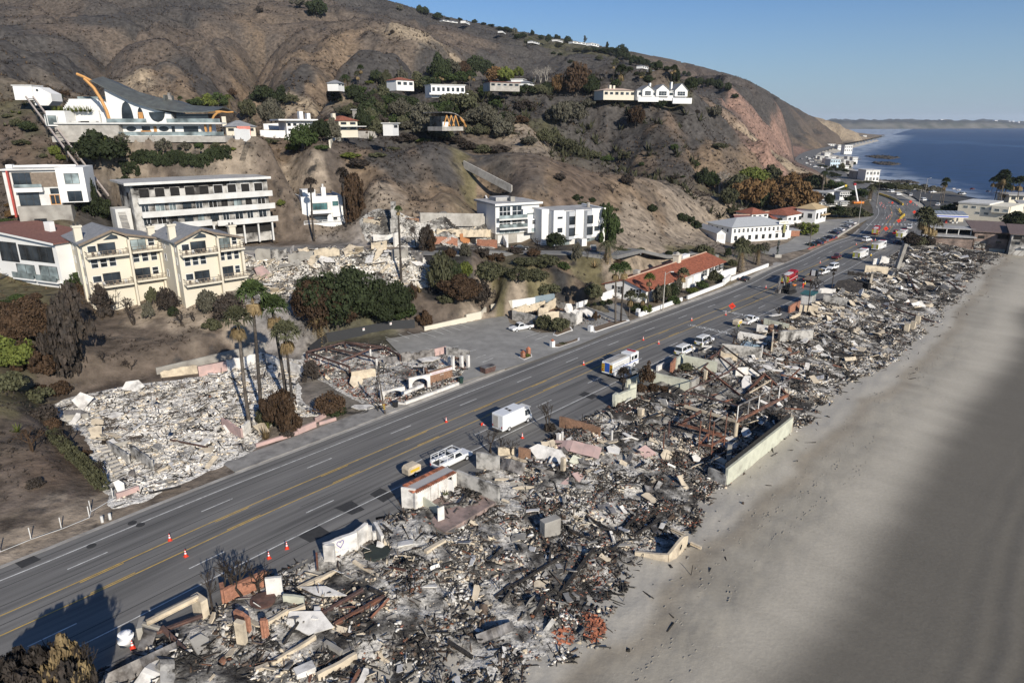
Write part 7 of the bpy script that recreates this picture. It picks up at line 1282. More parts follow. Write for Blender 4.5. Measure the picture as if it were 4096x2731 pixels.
B=simple('white hilltop house with tall palms in front above the olive trees',t10(1610,855),t10(1920,850),t10(1610,780),Y=418,dp=12,win=7);B.box('terrace',-2,B.W+1,-3,0,-1,0,M_w);simple('low grey ranch house on the ridge right of the palms',t10(2150,795),T(2,0,70,790),t10(2150,755),Y=430,dp=10,wm=M_conc,rm=M_shinr,win=5)
simple('white house half hidden by trees on the hill',t10(1290,790),t10(1450,785),t10(1290,735),Y=420,dp=10,rm=M_redt,flat_=False,win=3);simple('small white cottage by the round bushes',t10(755,790),t10(810,788),t10(755,765),Y=380,dp=6,rm=M_shin,flat_=False,win=2)
B=simple('large white gabled house on the bluff edge',t20(1150,885),t20(1600,880),t20(1150,835),Y=468,dp=12,win=8);W,H=B.W,B.H
for x0,x1,hp in ((.08,.30,2.6),(.36,.62,3.4),(.74,1.0,4.2)):gable_wall(B,W*x0,W*x1,-1.6,8,0,H*1.15,hp,W*(x0+x1)/2,M_w);gable(B,W*x0,W*x1,-1.6,8,H*1.15,hp,W*(x0+x1)/2,M_shin,.6);B.win(W*(x0+.05),W*(x1-.05),H*.15,H*.95,y=-1.6,mull=2,bars=1,fr=M_framew)
B.box('terrace_wall',-2,W*.35,-6,-5,-3.5,-.5,M_w);B.box('terrace_wall',W*.64,W*1.03,-6,-5,-4.5,-1,M_w);B.box('chimney',W*.28,W*.31,3,5,H,H+5,M_w);B.box('chimney',W*.75,W*.78,5,7,H,H+6,M_w)
B=simple('ranch house with pale pink roof and two chimneys beside the gabled house',t20(840,880),t20(1130,878),t20(840,830),Y=462,dp=12,wm=M_yel,rm=mat('pale_pink_roof',(.50,.38,.30),.9,.1),flat_=False,win=6,rh=1.6);B.box('chimney',B.W*.28,B.W*.34,4,6,B.H,B.H+3.4,M_yel);B.box('chimney',B.W*.40,B.W*.46,4,6,B.H,B.H+3.2,M_yel)
for q,w_,h_,lab,Y in ((t10(1925,210),45,28,'white villa on the skyline of the ridge',1150),(t10(1720,192),150,12,'long pale wall house on the skyline ridge',1130),(t20(190,392),70,20,'white house among the ridge trees left of the lawn',1050),(t20(415,375),60,16,'low white house on the skyline left of the lawn',1060),(t20(560,395),135,18,'tan estate house above the ridge lawn',1050),(t20(730,415),80,28,'white arcaded villa at the end of the ridge lawn',1020),(t20(1200,625),60,28,'white house under the ridge trees',900),(t20(1280,665),130,14,'long white wall house on the ridge slope',860),(t20(780,660),125,20,'white house with low wings on the burnt slope',800),(t20(1510,775),90,35,'white modern villa behind the gabled house',700),(t20(1310,735),65,18,'white cottage below the long wall house',780),(T(1,0,2270,297),28,14,'small white house at the ridge bend',1100),(t20(0,780),66,22,'grey roofed house at the edge of the tall pale trees',450),(t20(160,775),50,22,'small cream house under the white trunks',470),(t20(100,745),30,22,'tiny cream gable by the bare trees',480)):
    simple(lab,q,(q[0]+w_*.22,q[1]),(q[0],q[1]-h_*.17),Y=Y,dp=8,flat_=rnd.random() < .5,win=3,rh=1.5,grp='houses on the ridge',sink=.6)
B=simple('pink and yellow cottage group beside the wave roof house',t00(2080,1215),t00(2350,1210),t00(2080,1165),Y=235,dp=8,wm=M_yel,rm=M_shin,flat_=False,win=3,rh=2.0);B.box('pink_wing',B.W*.35,B.W*.8,-1.2,4,-1,B.H*1.1,mat('coral_render',(.55,.21,.17),.85));B.box('chimney',-.5,.8,3,4,0,B.H+3.2,M_yel)
tw=Ruin('hillside_stair','dark steel stair and white landing wall right of the wave roof house','stair',t00(2230,1400));a,b=hit(*t00(2280,1330)),hit(*t00(2230,1490))
for i in range(14):MB().cbox(a.lerp(b,i/13)-tw.p+Vector((0,0,.6)),(1.6,.35,.1)).build('stair_tread',M_frame,tw.o)
tw.wall(t00(2165,1280),t00(2300,1290),3.0,M_w,.5,.1,'landing_wall')
# ---- houses along the far shore
def shorehouse(q,w_,h_,lab,wm=None,dp=14):simple(lab,q,(q[0]+w_,q[1]),(q[0],q[1]-h_),z=-1.0,dp=dp,win=4,fl=2,wm=wm,grp='houses along the far shore',sink=4)
shorehouse(Z1(1420,390),32,26,'large white flat roofed beach house nearest the sea bend');shorehouse(Z1(1290,370),22,20,'grey side of the beach house block at the bend',M_conc);shorehouse(Z1(910,175),22,17,'pale blue beach house on the bend',mat('pale_blue_render',(.45,.56,.62),.8));shorehouse(Z1(860,120),14,10,'white gabled beach house beyond the burnt lots');shorehouse(t30(700,1395),18,15,'tall white beach house on the rocky point');shorehouse(t30(540,1345),20,5,'low white row of beach houses on the point',dp=20);shorehouse(t30(640,1365),12,8,'white beach house in the row by the point')
shorehouse(t30(480,1310),10,9,'white house at the foot of the far cliff');shorehouse(t30(540,1315),9,7,'second white house at the foot of the far cliff');shorehouse(t30(870,1262),9,4,'pale house cluster on the last headland',dp=20);shorehouse(t30(520,1430),13,6,'white parked trailer block by the far road');shorehouse(t30(700,1560),10,9,'small white house among the far beach palms')
_o1='first second third fourth fifth sixth seventh eighth ninth tenth eleventh twelfth thirteenth fourteenth fifteenth sixteenth seventeenth eighteenth nineteenth'.split()
def nth(i):
    i += 1;t=['','','twent','thirt','fort','fift','sixt']
    return _o1[i-1] if i < 20 else t[i//10]+'ieth' if i % 10 == 0 else t[i//10]+'y-'+_o1[i % 10-1]
for i,(x,y) in enumerate(((700,55),(760,75),(820,70),(880,75),(940,60),(990,110),(1040,80),(1060,165),(1110,110),(1160,75),(1190,130),(1240,85))):shorehouse(Z1(x,y),8+i % 3*2,6+i % 2*2,'small pale beach house, %s from the left on the far bend' % nth(i),[M_w,M_w2,M_conc,None][i % 4],9)
# ---- towers across the bay
M_city=mat('distant_white_building',(.62,.62,.62),.9,.06,.02)
for i,(x,y,w_,h_) in enumerate(((1580,1130,60,30),(1600,1160,75,25),(1530,1128,22,12),(1870,1128,26,14),(2080,1133,24,24),(2210,1132,14,18),(2240,1145,16,30),(2295,1140,14,20),(1210,1130,14,8),(1280,1135,25,9),(1365,1133,18,8),(1540,1165,20,18),(2030,1130,16,10),(1790,1150,40,12),(2140,1160,60,8))):
    q=t30(x,y);Y=11000;p=PY(*q,Y);m_=Y/FPX*K*.25;c=thing('distant_building',['tall white block crowning the distant bluff across the bay','broad white block below the tallest across the bay','small white block left of the tall bluff block','white hotel block midway along the distant skyline','square white tower on the distant skyline right of the middle','slim tower behind the right hand distant towers','tallest slim white tower of the distant skyline at right','last white tower at the right of the distant skyline','tiny white house far left on the distant bluff','low white row on the distant bluff','small pale house centre left of the distant bluff','white base block under the tall bluff building','small pale block right of the tall bluff building','long low pale row above the distant beach','long low pale row under the square distant tower'][i],'building',p,0,'distant buildings across the bay');MB().box(0,w_*m_,0,60,-60,h_*m_).build('wall',M_city,c)
for i in range(60):
    a=1000+22.5*(i+rnd.random()*.7);q=t30(a,rnd.uniform(1140,1168));Y=10300;p=PY(*q,Y);m_=Y/FPX*K*.25;w_=rnd.uniform(6,16);c=thing('distant_building','tiny pale beachfront building, %s from the left across the bay' % nth(i),'building',p,0,'tiny beachfront buildings across the bay');MB().box(0,w_*m_,0,60,-60,rnd.uniform(3,7)*m_).build('wall',M_city,c)

# upper street, beach car park, petrol apron
M_str=mat('upper_street_asphalt',(.19,.185,.175),.92,.15,.5)
def lane(name,qs,wd,m,lift=.12):
    ps=[hit(*q) for q in qs];mb=MB();V=[]
    for i in range(len(ps)):
        d=(ps[min(i+1,len(ps)-1)]-ps[max(i-1,0)]);n_=Vector((-d.y,d.x,0)).normalized()*wd/2;z=max(tz(ps[i].x+n_.x*k,ps[i].y+n_.y*k) for k in (-1,-.5,0,.5,1))+lift;V.append((ps[i]-n_,ps[i]+n_,z))
    for (a,b,z),(c,d,z2) in zip(V,V[1:]):mb.hexa([(a.x,a.y,z-1),(c.x,c.y,z2-1),(d.x,d.y,z2-1),(b.x,b.y,z-1),(a.x,a.y,z),(c.x,c.y,z2),(d.x,d.y,z2),(b.x,b.y,z)])
    return structure(mb.build(name,m))
lane('upper_street',[(545,572),(620,573),(700,575),(780,577),(860,579),(930,580),(1000,581),(1060,582)],6,M_str);lane('upper_street',[(1100,581),(1170,580),(1240,580),(1310,581),(1390,583)],5.5,M_str);lane('upper_street',[(1400,589),(1460,590),(1520,592),(1580,592),(1640,586)],4.5,M_str)
flat('beach_car_park',[Z2(960,290),Z2(1150,290),Z2(1500,345),Z2(1800,420),Z2(1230,430),Z2(1270,580),Z2(870,580),Z2(770,450),Z2(560,310),Z2(420,260),Z2(600,250)],.12,mat('beach_asphalt',(.07,.069,.066),.9,.15,.3));flat('petrol_forecourt',[Z2(640,760),Z2(860,610),Z2(1520,720),Z2(1540,860),Z2(900,820)],.1,M_lot)
# ---------------------------------------------------------------- plants
def leafmat(n,c,c2):return mat(n,c,.8,.45,2.2,c2=c2,s2=.8,thr=.52,soft=.2,rndv=.25,spec=.15)
LM=dict(g=leafmat('green_leaf',(.050,.070,.022),(.026,.038,.014)),d=leafmat('dark_green_leaf',(.034,.044,.018),(.017,.022,.011)),o=leafmat('olive_leaf',(.085,.085,.045),(.045,.046,.026)),y=leafmat('bright_leaf',(.115,.13,.028),(.06,.075,.02)),
          b=leafmat('scorched_leaf',(.078,.047,.026),(.038,.026,.018)),k=leafmat('burnt_twig',(.030,.026,.023),(.055,.042,.032)),r=leafmat('autumn_leaf',(.155,.088,.038),(.08,.054,.026)),w=leafmat('grey_leaf',(.115,.108,.078),(.06,.055,.04)),t=leafmat('dry_frond',(.23,.17,.085),(.11,.075,.04)),p=leafmat('pale_twig',(.34,.31,.27),(.22,.2,.17)))
M_bark=mat('grey_bark',(.16,.135,.11),.95,.3,2,c2=(.06,.05,.042),s2=.9);M_barkk=mat('charred_bark',(.045,.038,.033),.95,.4,2,c2=(.10,.085,.07),s2=.9,thr=.6);M_barkp=mat('pale_bark',(.40,.37,.33),.9,.2,2)
def crown_mesh(name,n,kind,seed,ls=.075):
    R=np.random.RandomState(seed);nc=dict(round=46,bush=30,column=34,hedge=60,loose=30,wisp=26)[kind]
    th=R.uniform(0,6.28,nc);ph=np.arccos(R.uniform(-.55,1,nc));rr=R.uniform(.5,.95,nc)
    c=np.stack([np.sin(ph)*np.cos(th)*rr*.82,np.sin(ph)*np.sin(th)*rr*.82,.5+np.cos(ph)*rr*.42],1);cr=R.uniform(.16,.34,nc)
    if kind == 'bush':c[:,2]=np.abs(c[:,2]-.25)*.95+.08
    if kind == 'column':c=np.stack([R.normal(0,.3,nc),R.normal(0,.3,nc),R.uniform(.08,.92,nc)],1);c[:,:2] *= (1.25-.95*np.abs(c[:,2:]-.3)**1.2);cr *= .85
    if kind == 'hedge':c=np.stack([R.uniform(-.9,.9,nc),R.uniform(-.8,.8,nc),R.uniform(.15,.85,nc)],1);cr=R.uniform(.14,.22,nc)
    if kind == 'loose':cr *= .72;rr *= 1.1
    k=R.randint(0,nc,n);d=R.normal(0,1,(n,3));d /= np.linalg.norm(d,axis=1)[:,None];rad=cr[k]*R.uniform(.55,1.08,n)**.6
    p=c[k]+d*rad[:,None]*np.array([1,1,.62]);p[:,2]=np.maximum(p[:,2],.01)
    nrm=d+R.normal(0,.55,(n,3));nrm /= np.linalg.norm(nrm,axis=1)[:,None];a=np.cross(nrm,R.normal(0,1,(n,3)));a /= np.linalg.norm(a,axis=1)[:,None];b=np.cross(nrm,a)
    s=ls*R.uniform(.6,1.35,(n,1));V=np.stack([p-a*s*.6-b*s*.35,p+a*s*.1-b*s*.6,p+a*s*.75,p-a*s*.05+b*s*.62],1).reshape(-1,3);F=np.arange(n*4).reshape(n,4)
    me=bpy.data.meshes.new(name);me.vertices.add(len(V));me.vertices.foreach_set('co',V.astype(np.float32).ravel());me.loops.add(F.size);me.loops.foreach_set('vertex_index',F.ravel().astype(np.int32));me.polygons.add(n);me.polygons.foreach_set('loop_start',np.arange(0,n*4,4,dtype=np.int32));me.polygons.foreach_set('loop_total',np.full(n,4,np.int32));me.update();return me
def branch_mesh(name,seed,depth=4,twigs=True,spread=.55):
    R=random.Random(seed);mb=MB()
    def grow(p,d,L,r,k):
        q=p+d*L;m_=p.lerp(q,.5)+Vector((R.gauss(0,.04),R.gauss(0,.04),0))*L;mb.tube([p,m_,q],[r,r*.85,r*.7],4 if k < 3 else 5,cap=False)
        if k == 0:return
        for i in range(R.choice([2,3,3]) if k > 1 else 4):nd=(d+Vector((R.gauss(0,spread),R.gauss(0,spread),R.gauss(.12,.3)))).normalized();grow(q,nd,L*R.uniform(.58,.82),r*.6,k-1)
    for i in range(2):grow(Vector((R.gauss(0,.03),R.gauss(0,.03),0)),Vector((R.gauss(0,.3),R.gauss(0,.3),1)).normalized(),.30,.035,depth)
    zm=max(v[2] for v in mb.v);xm=max(max(abs(v[0]),abs(v[1])) for v in mb.v);mb.v=[(v[0]/xm,v[1]/xm,v[2]/zm) for v in mb.v];return mb
def mk(me,m):me=me.copy();me.materials.clear();me.materials.append(m);return me
CR={}
_cb={k:[crown_mesh('crown',n,k2,s,ls) for s in range(3)] for k,n,k2,ls in (('round',3200,'round',.085),('bush',2200,'bush',.10),('column',2400,'column',.085),('hedge',2600,'hedge',.085),('loose',1700,'loose',.085),('big',15000,'round',.042))}
_br=[branch_mesh('b',s).mesh('crown',M_barkk) for s in (1,2,3)]
TRK={}
def trunk_me(m):
    if m.name not in TRK:
        mb=MB().tube([(0,0,-.12),(.01,.0,.3),(-.02,.02,.62)],[.05,.038,.022],7)
        for a in range(4):mb.tube([(0,0,.38),(math.cos(a*1.7)*.2,math.sin(a*1.7)*.2,.62),(math.cos(a*1.7)*.42,math.sin(a*1.7)*.42,.8)],[.024,.017,.008],5)
        TRK[m.name]=mb.mesh('trunk',m)
    return TRK[m.name]
def crown_of(kind,lk):
    i=rnd.randrange(3);key=(kind,lk,i)
    if key not in CR:CR[key]=mk(_br[i],LM[lk]) if kind == 'bare' else mk(_cb[kind][i],LM[lk])
    return CR[key]
COLW=dict(g='green',d='dark green',o='olive',y='bright green',b='brown scorched',k='blackened',r='autumn orange',w='grey green',t='straw coloured',p='pale bare')
KINDW=dict(round='rounded tree',bush='bush',column='upright conifer',hedge='clipped hedge',loose='loose crowned tree',bare='leafless tree',big='great domed tree',palm='fan palm',date='feather palm',spiky='spiky agave')
TREES=[]
def plant(qb,ytop,w,kind,lk,where,T_=None,hmul=1.0):
    """qb and ytop in the same tile's units; w the crown's width there"""
    f,x,y=qb;q=f(x,y);b=hit(*q);h=max(.5,hm(q,f(x,ytop))*hmul);wd=w*.25*K/FPX*math.hypot(b.x,b.y,45-b.z)
    nm=dict(round='tree',loose='tree',big='tree',bare='bare_tree',bush='bush',column='conifer',hedge='hedge',palm='palm_tree',date='palm_tree',spiky='agave')[kind]
    o=thing(nm,'','bush' if kind == 'bush' else 'hedge' if kind == 'hedge' else 'plant' if kind == 'spiky' else 'tree',b,rnd.uniform(0,6.28),None)
    TREES.append((o,where,COLW[lk]+' '+KINDW[kind],q[0],h))
    if kind in ('palm','date'):palm(o,h,wd,kind,lk);return o
    if kind == 'spiky':
        inst('rosette',spiky_me(lk),o,(0,0,0),0,(wd/2,wd/2,h));return o
    r=wd/2;c=inst('crown',crown_of('big' if kind in ('bush','round') and r > 4.2 and b.y < 190 else kind,lk),o,(0,0,0),0,(r*1.12,r*1.12,h))
    if kind in ('round','loose','big','column'):t_=inst('trunk',trunk_me(M_bark if lk not in 'k' else M_barkk),o,(0,0,0),0,(max(r,h*.3),max(r,h*.3),h))
    elif kind == 'bush':inst('stem',trunk_me(M_bark),o,(0,0,0),0,(r*.8,r*.8,h*.8))
    return o
SPK={}
def spiky_me(lk):
    if lk not in SPK:
        mb=MB();R=random.Random(4)
        for i in range(26):a=R.uniform(0,6.28);e=R.uniform(.15,1.2);d=Vector((math.cos(a)*math.cos(e),math.sin(a)*math.cos(e),math.sin(e)));s=Vector((-math.sin(a),math.cos(a),0))*.09;mb.poly([-s,s,d*.95+Vector((0,0,.02))]);mb.poly([s,-s,d*.5-Vector((0,0,.05))])
        SPK[lk]=mb.mesh('rosette',LM[lk])
    return SPK[lk]
FR={}
def frond_me(kind,lk,seed=0):
    if (kind,lk) in FR:return FR[(kind,lk)]
    mb=MB();R=random.Random(9);n_=36 if kind == 'palm' else 44
    for i in range(n_):
        a=i*2.4+R.uniform(-.2,.2);dead=i > n_*.68
        e=(1.35-1.75*(i/n_)) if not dead else R.uniform(-1.45,-.8);d=Vector((math.cos(a)*math.cos(e),math.sin(a)*math.cos(e),math.sin(e)));s=Vector((-math.sin(a),math.cos(a),0));mi=1 if dead else 0
        if kind == 'palm':
            st=d*.38;L=.62*(1 if not dead else .6)
            for k in range(9):t=(k-4)/4*1.15;q=(d*math.cos(t)+s*math.sin(t)*.9).normalized();tip=st+q*L-Vector((0,0,.22*abs(t)+.12));wv=(s*math.cos(t)-d*math.sin(t))*.06;mb.poly([st,st+q*L*.6+wv,tip,st+q*L*.6-wv],mi)
            mb.poly([s*.015,-s*.015,st-s*.01,st+s*.01],mi)
        else:
            pts=[d*(.27*j)*(1 if j < 3 else .96)-Vector((0,0,.055*j*j)) for j in range(5)]
            for j in range(4):
                for k in range(3):
                    b=pts[j].lerp(pts[j+1],k/3);f_=(pts[j+1]-pts[j]).normalized()
                    for sg in (-1,1):tip=b+(s*sg*.8+f_*.7).normalized()*.26*(1-.13*j)-Vector((0,0,.07));mb.poly([b-f_*.02,b+f_*.045,tip],mi)
    FR[(kind,lk)]=mb.mesh('fronds',[LM[lk],LM['t'] if lk != 'k' else LM['k']]);return FR[(kind,lk)]
def palm(o,h,wd,kind,lk):
    r=wd/2;R=rnd;lean=Vector((R.gauss(0,.02),R.gauss(0,.02),1))*h*.97;mb=MB();n_=9;tr=max(.12,min(.26,h*.016)) if kind == 'palm' else max(.25,h*.07)
    mb.tube([lean*(i/n_)+Vector((math.sin(i*.5)*h*.006,0,0)) for i in range(n_+1)],[tr*(1.25-.45*i/n_) for i in range(n_+1)],8);mb.build('trunk',M_barkk if (lk in 'k' or kind == 'palm' and R.random() < .6) else M_bark,o,smooth=True)
    r *= 1.3 if kind == 'palm' else 1.1;inst('fronds',frond_me(kind,lk),o,lean,R.uniform(0,6),(r,r,r*1.15))
f12=t12;f11=t11;f01=t01;f02=t02;f21=t21;f31=t31;f10=t10;f20=t20;f00=t00;f03=t03;f22=t22
def many(f,where,txt):
    for it in txt.split(';'):
        a=it.split()
        if len(a) == 6:plant((f,float(a[0]),float(a[1])),float(a[2]),float(a[3]),a[4],a[5],where)
many(f11,'beside the black fence of the car park','760 1450 870 700 big d;660 1470 960 560 big b;1230 1410 990 450 big d;1380 1390 1200 240 round g;1550 1420 1250 150 bush b;590 1560 1370 250 date t;1440 1230 1010 130 loose b')
many(f01,'below the white house at left','120 1560 1200 420 bush b;300 1568 1180 420 round b;520 1560 1200 300 bush o;50 1420 1240 260 bush o;40 1230 1180 160 bush g;160 1180 1120 120 bush g;310 1170 1110 120 bush b')
many(f02,'at the left edge above the ash lot','110 240 -40 330 round y;250 260 -80 260 bush b;720 310 -480 360 column k;620 300 -330 220 column k;430 280 60 260 bush b;560 470 330 160 bush b;330 540 400 240 bush o;360 440 380 110 bush b;90 420 240 250 bush o')
many(f01,'left of the cream apartments','580 900 690 130 bush d;640 1020 800 170 bush g;720 1080 900 190 bush g;800 1130 960 190 bush b;860 1180 1010 180 bush b;950 1330 1050 200 column k')
many(f01,'in the yard below the cream apartments','1550 1300 1075 175 round k;1915 1310 1085 175 round w;2130 1370 1125 270 round k;1240 1410 1130 220 bare k;1010 1340 1070 230 bare k;1420 1260 1060 130 loose o;1600 1330 1220 90 bush d;1680 1420 1270 180 bare k;1950 1460 1330 160 bush o;1370 1370 1190 110 loose w;1780 1380 1280 110 bare k')
for (bx_,by_),(cx_,cy_),w_,lk in (((600,945),(612,672),62,'g'),((575,985),(563,728),58,'o'),((659,925),(660,705),62,'g'),((673,950),(685,765),60,'o')):
    plant((lambda x,y:(x,y),bx_,by_),cy_,w_*4,'palm',lk,'between the two burnt lots')
many(f12,'around the tall palm cluster','220 820 430 300 round b;150 760 520 240 bush o;330 830 560 200 bush b;90 900 720 160 spiky t;110 800 700 100 spiky y;680 660 480 270 round b;740 665 560 200 bush d;520 360 180 180 column k;1120 640 300 60 bare k;290 870 790 120 bush k')
many(f11,'around the uphill ruins','900 450 10 260 column b;840 420 120 160 column k;1560 740 510 150 column k;1480 720 500 150 bare k;1620 740 540 130 column b;1920 780 640 120 bush w;535 650 110 110 palm k;830 520 20 110 palm k;1335 1020 340 70 palm g;230 320 250 80 bush y')
many(f11,'right of the round green tree','1720 1140 740 270 round o;1800 1100 800 200 round d;1915 1000 830 150 round y;1870 1230 950 380 round b;2020 1220 1000 300 round k;2130 1010 830 280 round o;2230 1000 860 200 round o;1740 1210 1110 160 bush o;1500 1120 1010 130 spiky t;1600 1100 1000 90 bare k;2080 1280 1150 180 bare k;1780 790 690 130 bush b;2070 790 680 150 bush k;2200 830 730 170 bush b;2100 900 800 200 bush k')
many(f21,'on the bank between the two streets','120 880 790 220 round o;320 900 770 240 round o;60 1030 880 220 round o;220 1030 900 220 round o;470 900 820 130 bush g;870 840 680 220 date o;760 890 800 160 spiky t;590 840 650 110 loose w;400 720 565 180 round d;870 660 310 190 column g;930 680 440 170 column g;820 560 300 110 column d;240 720 610 160 bare k;30 760 690 160 bush k;200 780 700 140 bush b;690 810 690 60 bare k;1000 780 690 180 loose o;1170 770 690 130 bush o;1440 790 730 70 round d;1565 790 715 110 round d;1760 840 670 190 round o;1690 830 760 120 bush o;980 870 800 130 bush b;320 1120 1010 230 bush o;740 1150 1010 170 bush o')
many(f21,'by the tiled roof house','950 1405 910 130 palm g;1000 1390 895 130 palm g;1250 1230 990 100 palm y;1075 1345 1160 120 palm o;1195 1300 1170 90 palm o;1240 1310 1230 95 hedge y;1340 1230 1040 110 loose w;1400 1210 1030 110 round o;1470 1190 1030 120 round d;1560 1110 950 110 palm o;1650 1130 1070 120 round y;1740 1090 1010 130 round g;1850 1040 900 110 loose o;1480 1215 1130 130 bush g;1910 1010 940 90 bush g;1140 1290 1190 130 bush d;830 1240 1190 70 round d;890 1230 1180 70 round d;700 1250 1215 40 round d;760 1240 1210 40 round d;1520 1130 980 80 loose w;1320 1210 1120 60 bush b')
many(f21,'on the car park islands','300 1450 1330 190 round o;440 1480 1350 190 round o;770 1390 1290 90 loose b;140 1440 1410 60 bush b')
many(f22,'on the car park islands','140 145 100 60 bush y;470 30 0 80 bush o')
many(f21,'above the low white wall','2085 930 720 230 date o;2250 860 700 160 date o;2110 730 610 140 round o;2200 760 660 130 bush o;1980 800 700 70 loose d;2320 760 650 100 loose w;2020 870 800 90 bush o')
many(f21,'dotted on the brown hillside','440 100 20 110 round k;1050 130 30 130 round k;930 210 120 150 bare k;600 270 205 110 bush d;735 285 235 75 bush d;650 320 270 110 bush o;1285 375 290 105 bush d;1560 460 370 110 bush d;1620 480 390 110 bush d;1690 530 440 100 bush d;1940 540 470 110 bush g;1340 40 -20 90 bush k;1490 70 30 90 bush k;2030 400 320 120 bush o;950 370 330 60 bush o;1570 60 40 50 bush g;820 60 10 130 bare k')
many(f21,'at the foot of the far slope','1750 140 -20 150 round d;1830 160 10 140 round g;1900 210 -10 240 bare p;2080 250 20 230 round o;2150 340 60 300 round r;2250 350 110 230 round d;2320 330 60 200 round r;1990 330 150 160 round o;2200 150 -40 250 round y')
many(f31,'in the autumn wood left of the junction','60 350 120 240 round r;150 370 170 240 round r;250 360 60 300 round r;340 360 150 200 round r;420 330 190 130 round b;20 200 -60 200 round o;330 150 10 160 round b;200 180 20 220 round r')
many(f31,'near the junction houses','430 180 30 170 round d;500 190 20 110 date d;580 180 90 130 round g;660 190 100 110 round g;830 260 160 150 round g;930 280 160 130 date o;740 290 230 90 round d;560 330 200 80 round d')
many(f31,'behind the junction car park','560 420 320 130 round o;640 430 320 140 round d;720 430 330 140 round o;800 430 330 130 round d;870 420 350 110 bush o;900 410 380 110 bush g;290 340 260 60 round o;360 590 470 155 hedge y')
many(f31,'beside the farthest ruin','1390 690 420 150 palm o;1430 700 470 140 palm o;1490 700 500 130 palm w;1310 690 570 140 round k;1360 690 600 150 round o;1450 690 600 130 round k;1960 740 660 110 bare k')
many(f31,'on the beach front at the right','2280 530 370 210 round d;2340 520 400 150 round d;1665 395 300 130 round d;1720 400 350 90 bush d;2120 420 390 80 bush d;1880 430 380 60 bush d;1560 390 345 110 bush g;1780 220 190 60 bush d')
many(f31,'in the tall palm row by the water','2118 395 40 90 palm d;2072 330 80 80 palm d;2125 300 85 80 palm d;2045 230 95 60 palm d;2150 330 170 90 palm d;2215 300 110 80 palm d;2270 360 105 90 palm d;2095 390 90 80 palm d;1600 330 95 60 palm d;1585 330 130 50 palm d;2340 330 100 80 palm d')
many(Z1,'along the far shore road','900 240 190 60 round d;960 215 150 50 round d;1020 240 190 60 round d;1080 230 120 50 round o;1130 260 200 60 round d;1180 200 140 45 round d;1090 120 60 60 round d;1240 150 90 50 round d;760 170 140 50 bush d;830 190 150 50 round d;1220 330 270 70 round d;1330 420 380 90 round o;1480 410 375 80 round o;1600 420 385 90 bush d;1000 330 270 90 round d;940 300 250 80 round d')
many(f31,'in the shore scrub past the junction','1010 170 110 120 round o;1090 180 105 120 round d;1170 185 105 130 round o;1250 190 110 120 round o;1330 190 120 110 round o;1420 190 125 110 round w;1500 200 140 100 round w;1560 200 150 90 round w')
many(f10,'among the middle hill houses','150 1170 900 210 round w;90 970 780 230 round d;230 980 800 180 round d;330 970 850 120 loose o;450 1370 1150 260 round g;600 1310 1090 160 round d;700 1310 1080 160 round w;360 1380 1290 150 bush y;980 1210 980 150 round d;1090 1175 1085 150 hedge g;1350 1180 1085 70 hedge d;870 1070 980 190 round o;760 1060 970 90 loose w;930 880 780 170 round g;860 850 790 110 round y;780 850 790 90 round y;830 840 710 130 date g;965 790 630 60 palm g;935 780 690 60 palm o;1110 780 640 120 round d;1200 860 640 120 round o;1340 830 610 130 loose w;1500 850 670 220 round o;1070 900 830 100 round d;1290 990 850 220 round d;1150 980 870 180 round g;1000 980 860 180 round d;1330 1100 900 200 round w;1450 1120 960 180 round w;1550 1170 930 240 round w;1570 1260 1080 280 round w;1740 1060 930 180 round g;1800 1010 850 220 round o;1930 1030 850 200 round o;2080 1170 970 270 round w;2180 1190 1020 180 round w;1600 850 690 200 round d;930 1235 1175 180 hedge b;1700 1290 1160 220 round o;1850 1320 1230 160 bush k;2050 1240 1150 130 round w;2280 1280 1100 200 round w;1370 1300 1200 230 bush k;1880 1290 1200 90 date b;1540 1310 1260 150 bush y;860 1450 1390 200 bush y;1260 1380 1340 130 bush o;1120 1440 1390 160 bush o;1950 1370 1280 180 bush k;2080 1400 1310 170 bush o;2250 1400 1310 200 bush k;930 1530 1440 230 bush k;120 1320 1260 180 bush o;600 1370 1320 130 bush g;1040 780 740 80 round y;1590 1130 960 120 round d')
R_=random.Random(5)
for i in range(64):ex=R_.uniform(640,2330);ey=R_.uniform(900,1260);hh_=R_.uniform(80,170);plant((f10,ex,ey),ey-hh_,R_.uniform(90,210),R_.choice(['round','round','loose','bush']),R_.choice('ddooogwk'),'among the middle hill houses')
many(f10,'behind the hilltop white house','1690 760 500 200 round d;1800 740 540 180 round w;1900 720 560 150 round b;2020 700 510 200 round d;2110 700 550 150 round d;1750 770 670 190 round g;1880 770 660 190 round g;1690 850 690 50 palm g;1720 850 700 50 palm g;1655 850 700 50 palm g;1960 840 680 60 palm g;2005 840 700 60 palm g;2200 760 610 180 round r;2290 780 610 160 round y;2060 850 790 130 bush k;2310 870 790 110 round d')
